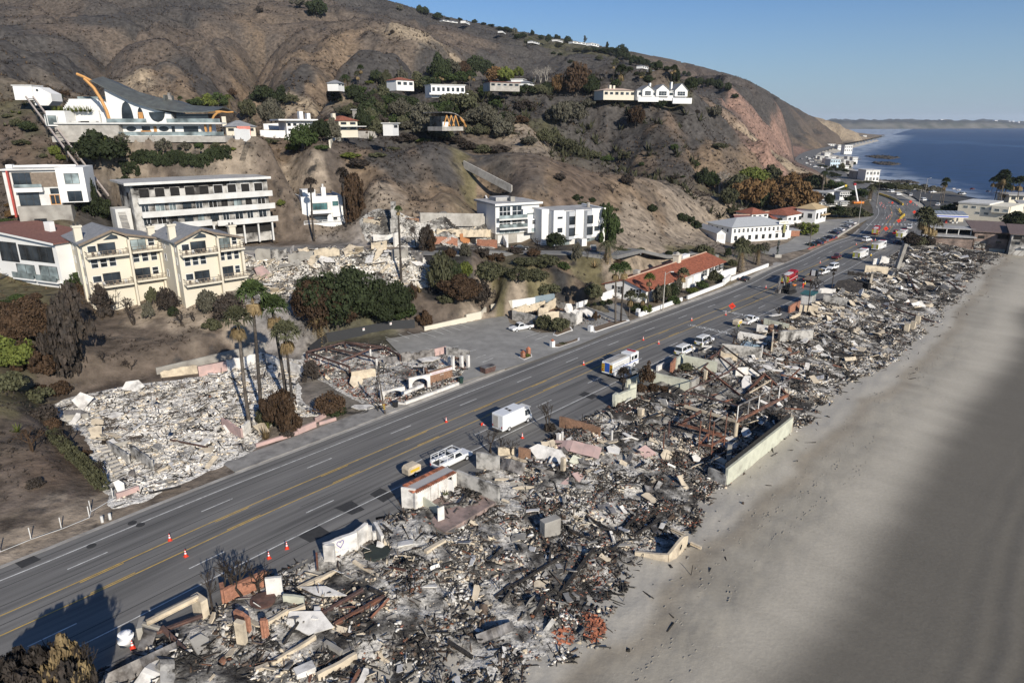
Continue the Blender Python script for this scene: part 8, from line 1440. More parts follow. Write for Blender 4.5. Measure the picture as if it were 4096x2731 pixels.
many(f20,'along the bluff edge','590 880 570 250 round b;730 880 690 140 round d;420 870 690 140 round r;310 870 750 130 round d;130 880 780 190 round d;40 880 800 120 round d;60 720 620 100 round y;930 790 595 45 palm o;1000 800 660 110 palm d;960 800 735 90 round g;1175 800 690 40 palm o;1190 800 685 40 palm o;1455 800 640 50 palm d;1490 790 625 55 palm d;1640 860 700 110 round d;250 880 770 130 round o;200 770 620 110 bare p;310 770 600 100 bare p;260 760 630 90 bare p;1350 1010 890 130 round d;1130 1180 960 160 round b;550 1140 940 260 round w;450 1170 920 190 round w;380 1130 980 150 round w;1850 1090 960 160 loose w;380 1350 1180 180 round o;290 1330 1180 150 round o;500 1400 1270 200 round o;150 1340 1250 160 round w;620 1420 1320 180 bush o;750 1450 1370 160 bush o;870 1480 1410 120 bush g;1020 1490 1370 130 loose o;1190 1520 1480 60 bush g;1900 1380 1310 140 round o;1490 1370 1310 80 bush g;1680 1530 1460 80 bush g;80 1130 1040 160 bush b;700 1000 900 160 loose w;130 1010 890 200 bush k;830 950 880 120 bush k;1260 970 910 110 bush k')
many(f20,'along the skyline ridge','1720 810 705 75 round d;1810 810 715 90 round d;1890 840 725 90 round d;1980 850 755 65 round d;1500 770 630 80 round d;1580 700 650 35 round d;1620 710 660 40 round d;1420 660 605 60 round d;1340 650 555 80 round d;1290 650 570 80 round d;1230 620 540 80 round d;1170 620 515 90 round d;1120 610 505 90 round d;1060 560 490 80 round d;1000 560 415 120 round d;900 510 430 110 round d;830 490 440 100 round d;750 480 430 90 round d;690 480 430 90 round o;873 450 385 34 column d;670 390 330 34 column d;510 400 335 70 round d;410 370 320 70 round d;335 400 315 60 round d;265 370 320 50 round d;185 330 278 40 round d;100 360 300 70 round d;50 370 310 70 round d;25 350 250 60 loose w;160 410 350 90 round o;440 440 380 80 round o;600 480 440 80 round o;380 500 470 50 bush d;440 510 480 50 bush d;540 580 540 60 bush d;800 560 510 70 round o;950 600 540 70 round o;1080 660 610 70 round d;1150 690 650 60 bush d;1250 760 690 90 round d;1700 1040 1000 50 bush k;2050 900 850 60 bush d')
many(f10,'along the skyline ridge','560 170 -10 170 round d;390 80 -20 150 loose w;520 130 20 80 column k;1320 105 30 60 loose w;1500 130 45 60 round d;1550 145 60 80 round d;1670 185 115 90 round d;1760 190 160 40 round d;1870 195 165 50 round d;2010 215 180 50 round d;2090 235 205 50 round d;2160 250 220 60 round d;2240 280 245 70 round d;2300 290 245 70 round d;2340 300 260 50 round d;30 120 60 70 round k;1255 310 265 45 bush k')
many(f00,'around the wave roof house','930 1510 1215 400 round d;880 1490 1240 250 round y;1140 1350 1215 140 loose w;520 925 850 100 round d;600 900 830 90 loose b;510 1450 1330 80 round y;570 1480 1415 75 round y;260 1220 1110 130 round d;160 1160 1060 100 bush o;1520 1400 1265 150 loose w;1840 1360 1295 90 bush g;1900 1000 870 170 round y;2010 1000 860 170 round g;2110 1010 890 110 date y;1790 990 900 130 round g;1660 970 910 40 palm g;230 970 920 90 spiky y;120 1040 1000 90 spiky y;180 1050 1005 90 spiky y;70 1080 1040 80 bush o;200 1330 1270 130 bush o;270 1330 1290 70 spiky y;50 1160 1110 80 spiky o;2280 1110 900 140 round o;2320 1200 1090 80 loose w;1700 1400 1300 120 loose w;2140 1380 1345 60 bush y;2130 880 800 90 bush b;1990 1350 1290 80 bush o;400 1450 1400 60 bush o;640 1530 1450 90 bush k;90 1520 1450 90 bush k')
many(f01,'beside the burnt apartment block','860 430 100 160 round d;930 440 230 170 round d;650 390 295 90 round d;980 450 290 130 round d;130 430 330 110 bush r;60 500 420 160 bush g;80 330 290 70 bush r')
for f,a in ((R3,(1150,500,20,300,'bare','k')),(R3,(230,830,430,330,'bare','k')),(R3,(560,860,590,260,'bare','k')),(R3,(430,850,560,200,'bare','k')),(R5,(1030,420,60,330,'bare','k')),(R5,(900,450,90,250,'bare','k')),(R5,(1150,390,120,220,'bare','k')),(R5,(735,560,180,130,'bare','k')),(R1,(1290,750,500,200,'bare','k')),(R1,(1400,910,620,240,'bare','k')),(R1,(1590,840,650,160,'bare','k')),(R1,(2050,340,170,250,'bare','k')),(R1,(940,830,650,220,'bare','k')),(R2,(560,300,-150,260,'loose','b')),(R2,(500,310,-60,200,'bare','k')),(R2,(480,330,190,200,'bush','b')),(R2,(680,330,190,200,'bush','b')),(R2,(840,350,220,160,'bush','b')),(R2,(200,380,60,200,'palm','k')),(R1,(560,1160,1040,200,'bush','o')),(Z3,(770,960,770,300,'bare','k')),(Z3,(690,950,800,200,'bare','k')),(Z3,(1060,1010,620,90,'palm','k')),(Z3,(600,1440,820,60,'palm','k')),(R3,(1180,480,330,200,'bush','k'))):
    sc=4*.2551/1.0 if f in (R1,R2,R3) else 4*.4464 if f in (R4,R5,R6) else 4*.2126
    plant((f,a[0],a[1]),a[2],a[3]*sc/1.7415,a[4],a[5],'in the roadside ruins')
many(f02,'at the edge of the white ash lot','660 970 740 220 bare k;380 700 560 260 bush k;480 790 680 130 bush b;960 1240 1050 180 bare k;1000 930 880 110 bush k;160 830 720 130 spiky y;290 1010 800 200 bare b;330 1320 1230 130 bush k;520 900 760 120 bush b;870 1180 1080 130 bush o;790 1050 980 100 bush b;1200 260 170 140 bare k;960 190 80 130 bare k')
for i,(q,h,w_,lk) in enumerate(((t03(60,1360),8,7.5,'k'),(t03(230,1290),8,6.5,'k'),(t03(400,1240),8.5,5.5,'k'),(t03(560,1190),9,4.5,'t'),(t03(650,1300),7,3.5,'t'),(t03(300,1440),8,6,'k'),(t03(500,1400),8,5,'k'),(t03(720,1420),7,2.5,'k'),(t03(80,1530),8,7,'k'))):
    b=P(*q,h);b.z=0;o=thing('tree','','tree',b,rnd.random()*6);inst('crown',crown_of('loose',lk),o,(0,0,h*.3),0,(w_/2,w_/2,h*.75));inst('branches',crown_of('bare','k'),o,(0,0,0),0,(w_*.45,w_*.45,h*.98));TREES.append((o,'in the bottom left corner',dict(k='blackened',o='olive',t='straw tipped')[lk]+' burnt tree',q[0],h))
# the long clipped hedge under the wave roof terrace, the vine hedge beside the ash lot, the agave row
def hedgerow(label,pts,h,wd,lk,n_=14):
    ps=[hit(*q) for q in pts];o=thing('hedge',label,'hedge',ps[0]);
    for a,b in zip(ps,ps[1:]):
        L=(b-a).length;k=max(2,int(L/(wd*.9)))
        for i in range(k):c=a.lerp(b,(i+.5)/k);c.z=tz(c.x,c.y);inst('hedge_section',crown_of('hedge',lk),o,c-ps[0],math.atan2((b-a).y,(b-a).x),(L/k*.95,wd*.62,h))
hedgerow('long clipped dark hedge on the slope under the wave roof house',[t00(1060,1540),t00(1250,1538),t00(1450,1536),t00(1700,1534),t00(1900,1534),t00(2090,1540)],4.6,2.4,'d');hedgerow('long sloping vine hedge on the fence left of the ash lot',[t02(480,880),t02(620,1030),t02(800,1200),t02(950,1360)],2.0,1.6,'o');hedgerow('dark green hedge strip at the terrace lawn of the middle hill',[t10(1020,1165),t10(1170,1160)],4.5,2.5,'g')
ar=hit(*t00(500,1000))
for i in range(9):q=t00(505+i*40,1030);b=PY(*q,205);o=thing('agave','spiky agave in the white terrace bed, %s from the left' % ['first','second','third','fourth','fifth','sixth','seventh','eighth','ninth'][i],'plant',b,rnd.random()*6,'agaves in the terrace bed');inst('rosette',spiky_me('y'),o,(0,0,0),0,(1.9,1.9,2.2))
# each plant its own label: kind, look, company, place in the row
ORD='first second third fourth fifth sixth seventh eighth ninth tenth eleventh twelfth thirteenth fourteenth fifteenth sixteenth seventeenth eighteenth nineteenth twentieth'.split()
_g={}
for tr in TREES:_g.setdefault((tr[1],tr[2]),[]).append(tr)
for (where,what),L in _g.items():
    L.sort(key=lambda t:t[3]);grp=None
    for i,(o,w_,wh,x_,h) in enumerate(L):
        n_=len(L);lab=what+' '+where
        if n_ > 1:lab += ', '+('leftmost' if i == 0 else 'rightmost' if i == n_-1 else (ORD[i] if i < 20 else ORD[i-20]+' past twenty')+' from left')
        o['label']=lab
        if n_ > 1:o['group']=what+'s '+where
# ---------------------------------------------------------------- burnt scrub and grass on the slopes: nobody could count it
def scrub(name,label,cat,n,sel,hs,m,lk_seed,tri=7):
    a=NR.uniform(-56,50,n*4);r=np.exp(NR.uniform(math.log(75),math.log(1500),n*4));x=np.sin(np.radians(a))*r;y=np.cos(np.radians(a))*r
    k=sel(x,y,r) > NR.rand(n*4);x,y,r=x[k][:n],y[k][:n],r[k][:n];n=len(x);z=HZ(x,y)
    h=hs*NR.uniform(.4,1.4,n)*np.clip(r/180,.45,2.6);P0=np.stack([x,y,z-.05],1);V=[];
    A=NR.uniform(0,6.28,(n,tri));E=NR.uniform(.2,1.35,(n,tri));L=h[:,None]*NR.uniform(.5,1.1,(n,tri));d=np.stack([np.cos(A)*np.cos(E),np.sin(A)*np.cos(E),np.sin(E)],-1)*L[...,None];s=np.stack([-np.sin(A),np.cos(A),0*A],-1)*(L*.28)[...,None]
    V=np.stack([P0[:,None]-s*.5+d*.2,P0[:,None]+s*.5+d*.2,P0[:,None]+d+s*NR.uniform(-1,1,(n,tri,1)),],2).reshape(-1,3)
    o=npmesh(name,V,np.arange(len(V)).reshape(-1,3),m);tag(o,label,cat);stuff(o)
_padm=lambda x,y:np.clip(sum([(poly_dist(pl,x,y) < 3).astype(float) for pl,*_ in PADS]),0,1)
def hillsel(x,y,r):s_,o_=road_so(x,y);return sstep(16,40,o_)*(1-_padm(x,y))*(1-.82*((r < 318) & (x > -25) & (x < 150)))*sstep(.36,.62,fbm(x/11,y/11,3,201))
scrub('burnt_scrub','blackened stubble of burnt scrub over the mountain slopes','scrub',40000,hillsel,.8,LM['k'],1)
scrub('dry_scrub','brown dried scrub and grass tufts over the slopes','scrub',22000,lambda x,y,r:hillsel(x+40,y,r)*.9,.7,leafmat('dry_brown_leaf',(.15,.105,.062),(.085,.06,.038)),2)
scrub('olive_scrub','surviving olive scrub among the middle hill trees','scrub',5000,lambda x,y,r:hillsel(x,y+50,r)*sstep(285,310,r)*(1-sstep(480,560,r))*(x > -60)*(x < 130),2.4,LM['o'],3,12)
# ---------------------------------------------------------------- vehicles
def paint(n,c,r=.3):return mat(n,c,r,.04,1.5,spec=.5)
PC=dict(white=paint('white_car_paint',(.72,.72,.71)),red=paint('red_car_paint',(.32,.02,.025)),black=paint('black_car_paint',(.018,.018,.02)),blue=paint('dark_blue_car_paint',(.03,.045,.085)),grey=paint('grey_car_paint',(.14,.145,.15)),maroon=paint('maroon_car_paint',(.10,.02,.025)),silver=paint('silver_car_paint',(.42,.43,.44)),yellow=paint('yellow_paint',(.62,.42,.05)),orange=paint('orange_paint',(.62,.20,.03)),green=paint('dark_green_paint',(.02,.045,.035)))
M_tyre=mat('tyre_rubber',(.018,.018,.018),.9);M_rim=mat('wheel_rim',(.45,.45,.45),.4,.1);M_lamp=mat('clear_lamp',(.75,.74,.68),.2,.05);M_tail=mat('red_lamp',(.35,.015,.015),.3,.05);M_chev=mat('yellow_chevron',(.62,.62,.05),.5,.05);M_blue=mat('blue_stripe',(.03,.10,.42),.4,.05)
WH={}
def wheel(o,x,y,r,w=.26):
    if r not in WH:WH[r]=(MB().wheel((0,0,0),r,w).mesh('wheel',M_tyre),MB().wheel((0,0,0),r*.58,w+.03,10).mesh('rim',M_rim))
    inst('rim',WH[r][1],inst('wheel',WH[r][0],o,(x,y,r)))
def veh(name,label,cat,q,az,L,W,prof,cab,col,wx,wr=.36,group=None,extra=None,z=0.0):
    """prof: lower body side outline; cab: (x0 rear base, x1 rear top, x2 front top, x3 front base, z0, z1)"""
    b=hit(*q);b.z=max(b.z,.03);o=thing(name,label,cat,b,az,group);m=PC[col];w=W/2
    MB().prism(prof,-w,w).build('body',m,o,bevel=.07)
    if cab:
        x0,x1,x2,x3,z0,z1=cab;k=w*.82;mb=MB();mb.hexa([(x0,-w*.95,z0),(x3,-w*.95,z0),(x3,w*.95,z0),(x0,w*.95,z0),(x1,-k,z1),(x2,-k,z1),(x2,k,z1),(x1,k,z1)]);mb.build('cabin',m,o,bevel=.05)
        for s in (-1,1):
            e=lambda x,t:(x,s*(w*.95*(1-t)+k*t+.015),z0+(z1-z0)*t)
            xl=lambda t:x0+(x1-x0)*t;xr=lambda t:x3+(x2-x3)*t;n_=2 if x2-x1 > 1.2 else 1
            for i in range(n_):
                f=lambda t,u:xl(t)+.12+(xr(t)-xl(t)-.24)*u;u0,u1=i/n_+.02,(i+1)/n_-.03;q_=[e(f(.12,u0),.12),e(f(.12,u1),.12),e(f(.86,u1),.86),e(f(.86,u0),.86)]
                MB().hexa([*q_,*[(p[0],p[1]+s*.012,p[2]) for p in q_]]).build('side_window',M_glass,o)
        for nm,xa,xb,sg in (('windscreen',x3,x2,1),('rear_window',x0,x1,-1)):
            g=lambda t,s:(xa+(xb-xa)*t+sg*.02,s*(w*.95*(1-t)+k*t)*.88,z0+(z1-z0)*t);q_=[g(.1,-1),g(.1,1),g(.88,1),g(.88,-1)];MB().hexa([*q_,*[(p[0]+sg*.012,p[1],p[2]+.004) for p in q_]]).build(nm,M_glass,o)
    xf_=max(p[0] for p in prof);xb_=min(p[0] for p in prof);zf=.75 if L < 6.8 else 1.0
    for s in (-1,1):MB().cbox((xf_+.01,s*w*.72,zf),(.05,.34,.2)).build('headlight',M_lamp,o);MB().cbox((xb_-.01,s*w*.85,zf+.1),(.05,.16,.34)).build('taillight',M_tail,o)
    for x in wx:
        for s in (-1,1):wheel(o,x,s*(w-.1),wr)
    if extra:extra(o)
    return o
def pickup(label,q,az,col='white',group=None,extra=None,L=5.8,nm='pickup_truck'):
    h=L/2
    def bed(o):MB().box(-h+.15,-.35,-.78,.78,1.06,1.075).build('truck_bed',M_frame,o);extra and extra(o)
    return veh(nm,label,'pickup',q,az,L,1.95,[(-h,.45),(h-.1,.42),(h,.7),(h-.15,1.0),(h*.42,1.12),(-h,1.05)],(-.4,-.2,.85,1.45,1.08,1.82),col,(h*.62,-h*.60),.4,group,bed)
def car(label,q,az,col,group=None,L=4.6,suv=False,nm='car'):
    h=L/2;t=1.75 if suv else 1.42;return veh(nm,label,'car',q,az,L,1.82,[(-h,.35),(h-.1,.32),(h,.6),(h-.2,.82),(h*.4,.95),(-h*.9,.98),(-h,.8)],(-h*.92 if suv else -h*.8,-h*.82 if suv else -h*.4,h*.12,h*.46,.93,t),col,(h*.62,-h*.62),.34,group)
def van(label,q,az,col='white',group=None,L=5.4,extra=None):h=L/2;return veh('van',label,'van',q,az,L,1.95,[(-h,.4),(h-.1,.38),(h,.7),(h-.15,.98),(h*.5,1.12),(-h,1.12)],(-h*.98,-h*.92,h*.22,h*.56,1.1,2.02),col,(h*.6,-h*.6),.38,group,extra)
def chevrons(o,x,w,z0,z1):
    for s in (-1,1):
        MB().box(x-.03,x-.005,min(s*w*.45,s*w*.98),max(s*w*.45,s*w*.98),z0,z1).build('rear_panel',M_chev,o)
        for i in range(4):
            z=z0+(z1-z0)*(i+.1)/4;d=(z1-z0)/8;a,b=s*w*.47,s*w*.96;MB().hexa([(x-.05,a,z+d),(x-.034,a,z+d),(x-.034,b,z),(x-.05,b,z),(x-.05,a,z+2*d),(x-.034,a,z+2*d),(x-.034,b,z+d),(x-.05,b,z+d)]).build('chevron',M_tail if o.get('redc') else M_frame,o)
def engine(label,q,az,col='white',blue=False,group='fire engines on the highway',redc=False):
    def ex(o):
        if redc:o['redc']=1
        m=PC[col];MB().box(-4.6,1.2,-1.22,1.22,1.2,2.75).build('equipment_body',m,o,bevel=.05);MB().box(1.75,4.5,-1.2,1.2,1.2,3.0).build('crew_cab',m,o,bevel=.1);MB().box(-4.4,1.0,-.75,.75,2.76,2.9).build('hose_bed',M_conc if col == 'white' else M_w2,o);MB().box(1.2,1.75,-1.15,1.15,1.2,2.5).build('pump_panel',M_tin,o);MB().box(-4.64,-4.605,-.5,.5,.9,2.6).build('roller_door',M_blue if blue else M_conc,o);chevrons(o,-4.6,1.22,.8,2.4)
        for s in (-1,1):
            MB().box(2.9,3.9,s*1.225-.01,s*1.225+.01,1.75,2.5).build('side_window',M_glass,o);MB().box(1.95,2.6,s*1.225-.01,s*1.225+.01,1.75,2.5).build('side_window',M_glass,o);MB().box(-4.4,4.3,s*1.24-.012,s*1.24+.012,1.32,1.46).build('side_stripe',M_blue if blue else M_w2,o)
            for i in range(4):MB().box(-4.2+i*1.32,-3.0+i*1.32,s*1.236-.01,s*1.236+.01,1.55,2.6).build('locker_door',M_w2 if col == 'white' else m,o)
        MB().box(4.51,4.53,-1.0,1.0,1.75,2.6).build('windscreen',M_glass,o);MB().box(3.4,3.8,-.9,.9,3.02,3.2).build('light_bar',M_tail,o)
    return veh('fire_engine',label,'fire engine',q,az,9.2,2.44,[(-4.6,.5),(4.6,.5),(4.6,1.25),(-4.6,1.25)],None,col,(3.0,-2.6),.52,group,ex)
A1=lambda q:road_az(s_of(q))
def boxtruck(o):
    m=PC['white'];MB().box(-3.5,1.55,-1.15,1.15,.75,3.05).build('cargo_box',m,o,bevel=.06);MB().box(-3.53,-3.505,-.15,.95,.85,2.75).build('roller_door',M_conc,o);MB().box(-3.9,-3.5,-1.0,1.0,.5,.62).build('rear_step',M_frame,o);MB().box(-1.2,-.7,.15,.65,3.06,3.1).build('roof_hatch',M_frame,o);MB().box(-1.4,-.9,-.65,-.15,3.06,3.1).build('roof_hatch',M_frame,o);MB().box(1.6,3.3,-.95,.95,2.45,2.5).build('roof_ladder_rack',M_w2,o)
bt=veh('box_truck','white utility box truck with rear roller door driving up the centre of the highway','truck',R3(590,400),A1(R3(590,350)),7.0,2.2,[(-3.5,.45),(3.4,.45),(3.5,.8),(3.4,1.25),(-3.5,1.0)],(1.7,1.72,2.95,3.38,1.2,2.4),'white',(2.4,-2.0),.42,None,boxtruck)
def rack(o):
    mb=MB()
    for s in (-.9,.9):
        mb.bar((-3.1,s,2.15),(1.0,s,2.15),.07);mb.bar((-3.1,s,1.85),(-.5,s,1.85),.05)
        for x in (-3.05,-1.7,-.4,.95):mb.bar((x,s,1.2 if x < 0 else 1.9),(x,s,2.15),.06)
    for x in (-3.05,-1.7,-.4,.95):mb.bar((x,-.9,2.15),(x,.9,2.15),.06)
    mb.build('ladder_rack',PC['white'],o)
    for s in (-1,1):MB().box(-3.1,-.45,min(s*.72,s*1.06),max(s*.72,s*1.06),.75,1.35).build('tool_locker',PC['white'],o)
pickup('white crew pickup with tubular ladder rack beside the small tiled shed',R4(690,165),A1(R4(690,165)),extra=rack,L=6.4)
def gen(label,q):
    b=hit(*q);o=thing('generator_trailer',label,'generator',b,A1(q));MB().prism([(-1.1,.45),(1.1,.45),(1.15,1.3),(.8,1.6),(-.8,1.6),(-1.15,1.3)],-.7,.7).build('housing',M_plc,o,bevel=.06);MB().box(-.8,.8,-.74,-.7,.8,1.2).build('side_panel',PC['yellow'],o);MB().bar((1.1,0,.5),(2.1,0,.45),.1).build('drawbar',M_frame,o);[wheel(o,0,s*.75,.33,.2) for s in (-1,1)]
gen('cream and yellow generator trailer on the road by the tiled shed',R4(330,265));gen('cream generator trailer behind the open loaded pickup',R1(1365,485))
engine('white and blue fire engine with red yellow chevrons, nearest in the highway',t22(995,262),A1(t22(990,240)),blue=True,redc=True);engine('white fire engine with yellow chevrons and blue rear shutter beside a firefighter',Z3(1600,385),A1(Z3(1600,380))-.08);engine('white fire engine with yellow chevrons parked ahead of the firefighter',Z3(1945,225),A1(Z3(1945,225))-.08);engine('white fire engine with yellow chevrons beside the red covered load',Z1(1955,1215),A1(Z1(1955,1215))-.1);engine('red fire engine with white roof next to the excavator',Z3(260,835),A1(Z3(260,830)),'red');engine('red fire engine seen from behind near the orange diamond sign',Z1(1580,1160),A1(Z1(1580,1160)),'red')
def vex(o):MB().box(-1.9,.2,-.5,.5,2.03,2.1).build('roof_rack',M_w2,o);chevrons(o,-2.72,.95,.5,.85);[MB().box(-1.5,1.6,s*.985-.01,s*.985+.01,.95,1.05).build('blue_stripe',M_blue,o) for s in (-1,1)]
van('white emergency van with open door beside the pale garden wall',R1(540,915),A1(R1(520,900)),extra=vex,group='white emergency vans');van('white emergency van parked ahead of the open one by burnt bushes',R1(850,765),A1(R1(850,750)),extra=vex,group='white emergency vans')
def load(o):
    for i in range(7):MB().cbox((-2.4+.32*i,rnd.uniform(-.5,.5),1.3+.2*rnd.random()),(.6,.5,.5),rnd.random()).build('cargo',rnd.choice([M_frame,M_w2,PC['green'],M_tin,PC['yellow']]),o)
pickup('white work pickup with an open bed full of gear by the orange diamond sign',R1(1560,440),A1(R1(1560,430)),extra=load,L=6.2);pickup('burnt looking rack pickup with orange load half hidden behind the fire engine',t22(1060,320),A1(t22(1060,310)),'grey',extra=rack)
pickup('white pickup parked alone in the empty car park',t21(85,1462),road_az(270)+math.pi-.25);car('black saloon parked at the kerb by the low white wall',t21(2140,1010),A1(t21(2140,1010)),'black');car('red car parked on the upper street above the bank',t21(1130,772),road_az(330)-.5,'red');car('black car parked in front of the glass fronted white house',t21(75,725),road_az(300)-.6,'black');car('burnt dark car under the townhouse stair',t21(745,735),road_az(300)+.7,'grey',suv=True);pickup('old white pickup in the open garage of the burnt apartments',t01(2290,555),1.2+math.pi,L=5.2)
pickup('white pickup with a loaded bed ahead of the black lorry',Z3(900,690),A1(Z3(900,690))-.1,extra=load);van('white van facing the camera behind the loaded pickup',Z3(1080,600),A1(Z3(1080,600))+math.pi-.1);pickup('maroon pickup alone in the middle lane',Z3(1155,395),A1(Z3(1155,390)),'maroon');van('white van in the near lanes beyond the fire engines',Z3(1720,75),A1(Z3(1720,70))-.1,L=5.0);car('dark blue car by the ruin wall beyond the engines',Z1(1905,1300),A1(Z1(1900,1300))-.2,'blue');pickup('red vehicle with a red covered load in the coned lane',Z1(1870,1160),A1(Z1(1870,1160)),'red',extra=load);pickup('white pickup near the petrol station kerb',Z1(2075,1085),A1(Z1(2075,1085)),'white')
def tractor(o):MB().box(-5.5,.2,-1.2,1.2,.95,1.15).build('flat_bed',M_deck,o);MB().box(.6,1.0,-.5,.5,1.2,2.9).build('exhaust_stack',M_rim,o)
veh('lorry','black lorry with a long flat bed beside the excavator','lorry',Z3(690,800),A1(Z3(700,800)),9,2.4,[(-5.5,.6),(3.6,.6),(3.7,1.3),(1.2,1.4),(1.2,.95),(-5.5,.95)],(1.2,1.3,2.4,2.7,1.35,2.9),'black',(2.8,-3.2,-4.4),.5,None,tractor)
for i,(x,y,c,lb) in enumerate(((630,1335,'green','dark green car at the near end of the junction car park row'),(730,1305,'blue','blue car second in the junction car park row'),(805,1268,'grey','grey car third in the junction car park row'),(900,1228,'blue','dark blue car fourth in the junction car park row'),(965,1158,'blue','blue car fifth in the junction car park row'),(1050,1115,'white','white car sixth in the junction car park row'),(1145,1062,'silver','silver car seventh in the junction car park row'),(1205,1015,'white','white pickup last in the junction car park row'),(640,1145,'white','white car behind the clipped flat hedge'))):(pickup if i == 7 else car)(lb,Z1(x,y),road_az(520)+1.0,c,'cars in the junction car park')
for x,y,c,k,lb in ((765,430,'white','v','white tanker truck beyond the junction signals'),(890,345,'white','t','white utility truck in the beach car park'),(365,325,'white','v','small white truck at the end of the yellow barriers'),(560,345,'white','t','white bucket pickup left of the junction lamp'),(1220,328,'white','c','white car at the water side of the beach car park'),(1365,400,'white','t','white truck behind the cream flat roofed building'),(1510,358,'maroon','c','red car at the water side car park'),(1760,408,'blue','c','dark blue car under the tall palms'),(980,520,'white','t','white pickup by the palm behind the petrol station'),(260,280,'white','v','white tank trailer by the shore scrub'),(1300,350,'white','c','white car beside the shore truck')):
    dict(v=van,t=pickup,c=car)[k](lb,Z2(x,y),rnd.uniform(.4,1.2),c)
for i,(x,y) in enumerate(sorted(((565,130),(600,95),(620,150),(650,60),(690,180),(720,40),(585,70),(640,110),(670,170),(740,190),(790,195),(480,65),(560,40),(610,60),(1015,385)))):car(('white' if i % 4 else 'silver')+' car parked on the far bend of the coast road, '+nth(i)+' from the left',Z1(x,y),rnd.uniform(0,3),'white' if i % 4 else 'silver','cars on the far bend',suv=True)
# excavator
eb=hit(*Z3(250,1040));ex=thing('excavator','dark tracked excavator with raised boom and bucket beside the teal roofed hut','excavator',eb,A1(Z3(240,1030))+2.9);MB().box(-1.6,1.5,-1.2,1.2,1.0,2.0).build('upper_body',M_frame,ex,bevel=.1);MB().box(-1.9,-.6,-1.1,1.1,2.0,2.4).build('engine_cover',PC['orange'],ex,bevel=.1);MB().box(.2,1.5,.2,1.15,2.0,3.1).build('operator_cab',M_glass,ex,bevel=.08)
for s in (-1,1):MB().prism([(-1.9,.4),(-1.6,.05),(1.6,.05),(1.9,.4),(1.6,.85),(-1.6,.85)],min(s*.8,s*1.4),max(s*.8,s*1.4)).build('track',M_tyre,ex)
MB().bar((1.2,-.2,1.9),(3.2,-.2,5.4),.45,.6).bar((3.2,-.2,5.4),(4.4,-.2,5.2),.4,.55).build('boom',M_frame,ex);MB().bar((4.3,-.2,5.5),(5.2,-.2,1.7),.35,.5).build('stick',M_tin,ex);MB().prism([(4.6,1.8),(5.6,1.6),(5.5,.6),(4.4,.5)],-.8,.4).build('bucket',M_tin,ex);MB().bar((2.0,-.2,2.4),(3.2,-.2,4.6),.14).build('hydraulic_ram',M_rim,ex)
def boomlift(label,pts,tip):
    b=hit(*pts[0]);o=thing('boom_lift',label,'crane',b);P3=[Vector((0,0,.8))]+[Vector(((PY(*q,b.y)-b).x,0,(PY(*q,b.y)-b).z)) for q in pts[1:]];MB().box(-3,3,-1.2,1.2,.4,1.6).build('truck_base',PC['orange'] if tip == 'red' else PC['white'],o)
    for a,c in zip(P3,P3[1:]):MB().bar(a,c,.7).build('boom_section',PC['white'],o)
    MB().cbox(P3[-1],(1.3,1.2,1.2)).build('basket',PC[tip],o)
boomlift('white articulated boom lift with raised bucket behind the clipped hedge',[Z1(1030,650),Z1(965,515),Z1(1140,450)],'yellow');boomlift('white telescopic crane with a red tip on an orange truck',[Z1(1320,720),Z1(1275,430)],'red')
# ---------------------------------------------------------------- cones, signs, barriers, lamps, poles, people
M_orange=mat('cone_orange',(.72,.055,.025),.6,.05);M_band=mat('reflective_white',(.8,.8,.8),.5,.03)
cone_b=MB().box(-.19,.19,-.19,.19,0,.04).tube([(0,0,.04),(0,0,.3)],[.15,.1],10).tube([(0,0,.44),(0,0,.54)],[.075,.06],10).tube([(0,0,.64),(0,0,.76)],[.045,.025],10).mesh('cone_body',M_orange);cone_w=MB().tube([(0,0,.3),(0,0,.44)],[.1,.075],10).tube([(0,0,.54),(0,0,.64)],[.06,.045],10).mesh('reflective_band',M_band)
CONES=[(t03,1562,255,'on the left yellow line, nearest the camera'),(t03,1708,402,'on the right yellow line, nearest the camera'),(t03,1220,1245,'beside the white bulk bag'),(t13,285,330,'on the white edge line near the heart wall'),(t13,120,420,'on the shoulder left of the heart wall'),(t12,1748,738,'on the yellow line below the salon'),(t12,2076,768,'lying on its side behind the box truck'),(t22,658,213,'on the yellow line behind the fire engine'),(t22,95,885,'at the ruin edge beyond the box truck'),(t22,1347,20,'on the line near the open white van'),(t21,1650,1375,'on the yellow line by the corner ruin'),(t21,1963,1325,'at the foot of the orange diamond sign'),(t21,1205,1555,'opposite the car park exit'),(t21,2332,1075,'beyond the black saloon'),(t31,478,848,'beside the white loaded pickup'),(t31,810,680,'ahead of the maroon pickup'),(t31,985,640,'beside the white van in the near lanes')]+[(Z1,x,y,'near the junction barriers') for x,y in sorted(((1525,1265),(1650,740),(1670,720),(1685,770),(1720,785),(1810,855),(1790,895),(1765,915),(1740,935),(1790,1065),(1965,955),(2010,960),(1985,725),(2045,730),(2130,735),(2180,740),(1660,705),(1775,705),(1700,745),(1640,715)))]
_n=0
for f,x,y,lb in CONES:
    if 'junction' in lb:lb += ', '+nth(_n)+' from the left';_n += 1
    b=P(*f(x,y),.02);s_=1.15;o=thing('traffic_cone','orange traffic cone '+lb,'cone',b,rnd.random(),'traffic cones on the highway');inst('cone_body',cone_b,o,(0,0,0),0,s_);inst('reflective_band',cone_w,o,(0,0,0),0,s_)
    if 'side' in lb and 'lying' in lb:o.rotation_euler=(1.5,0,.8);o.location.z += .2
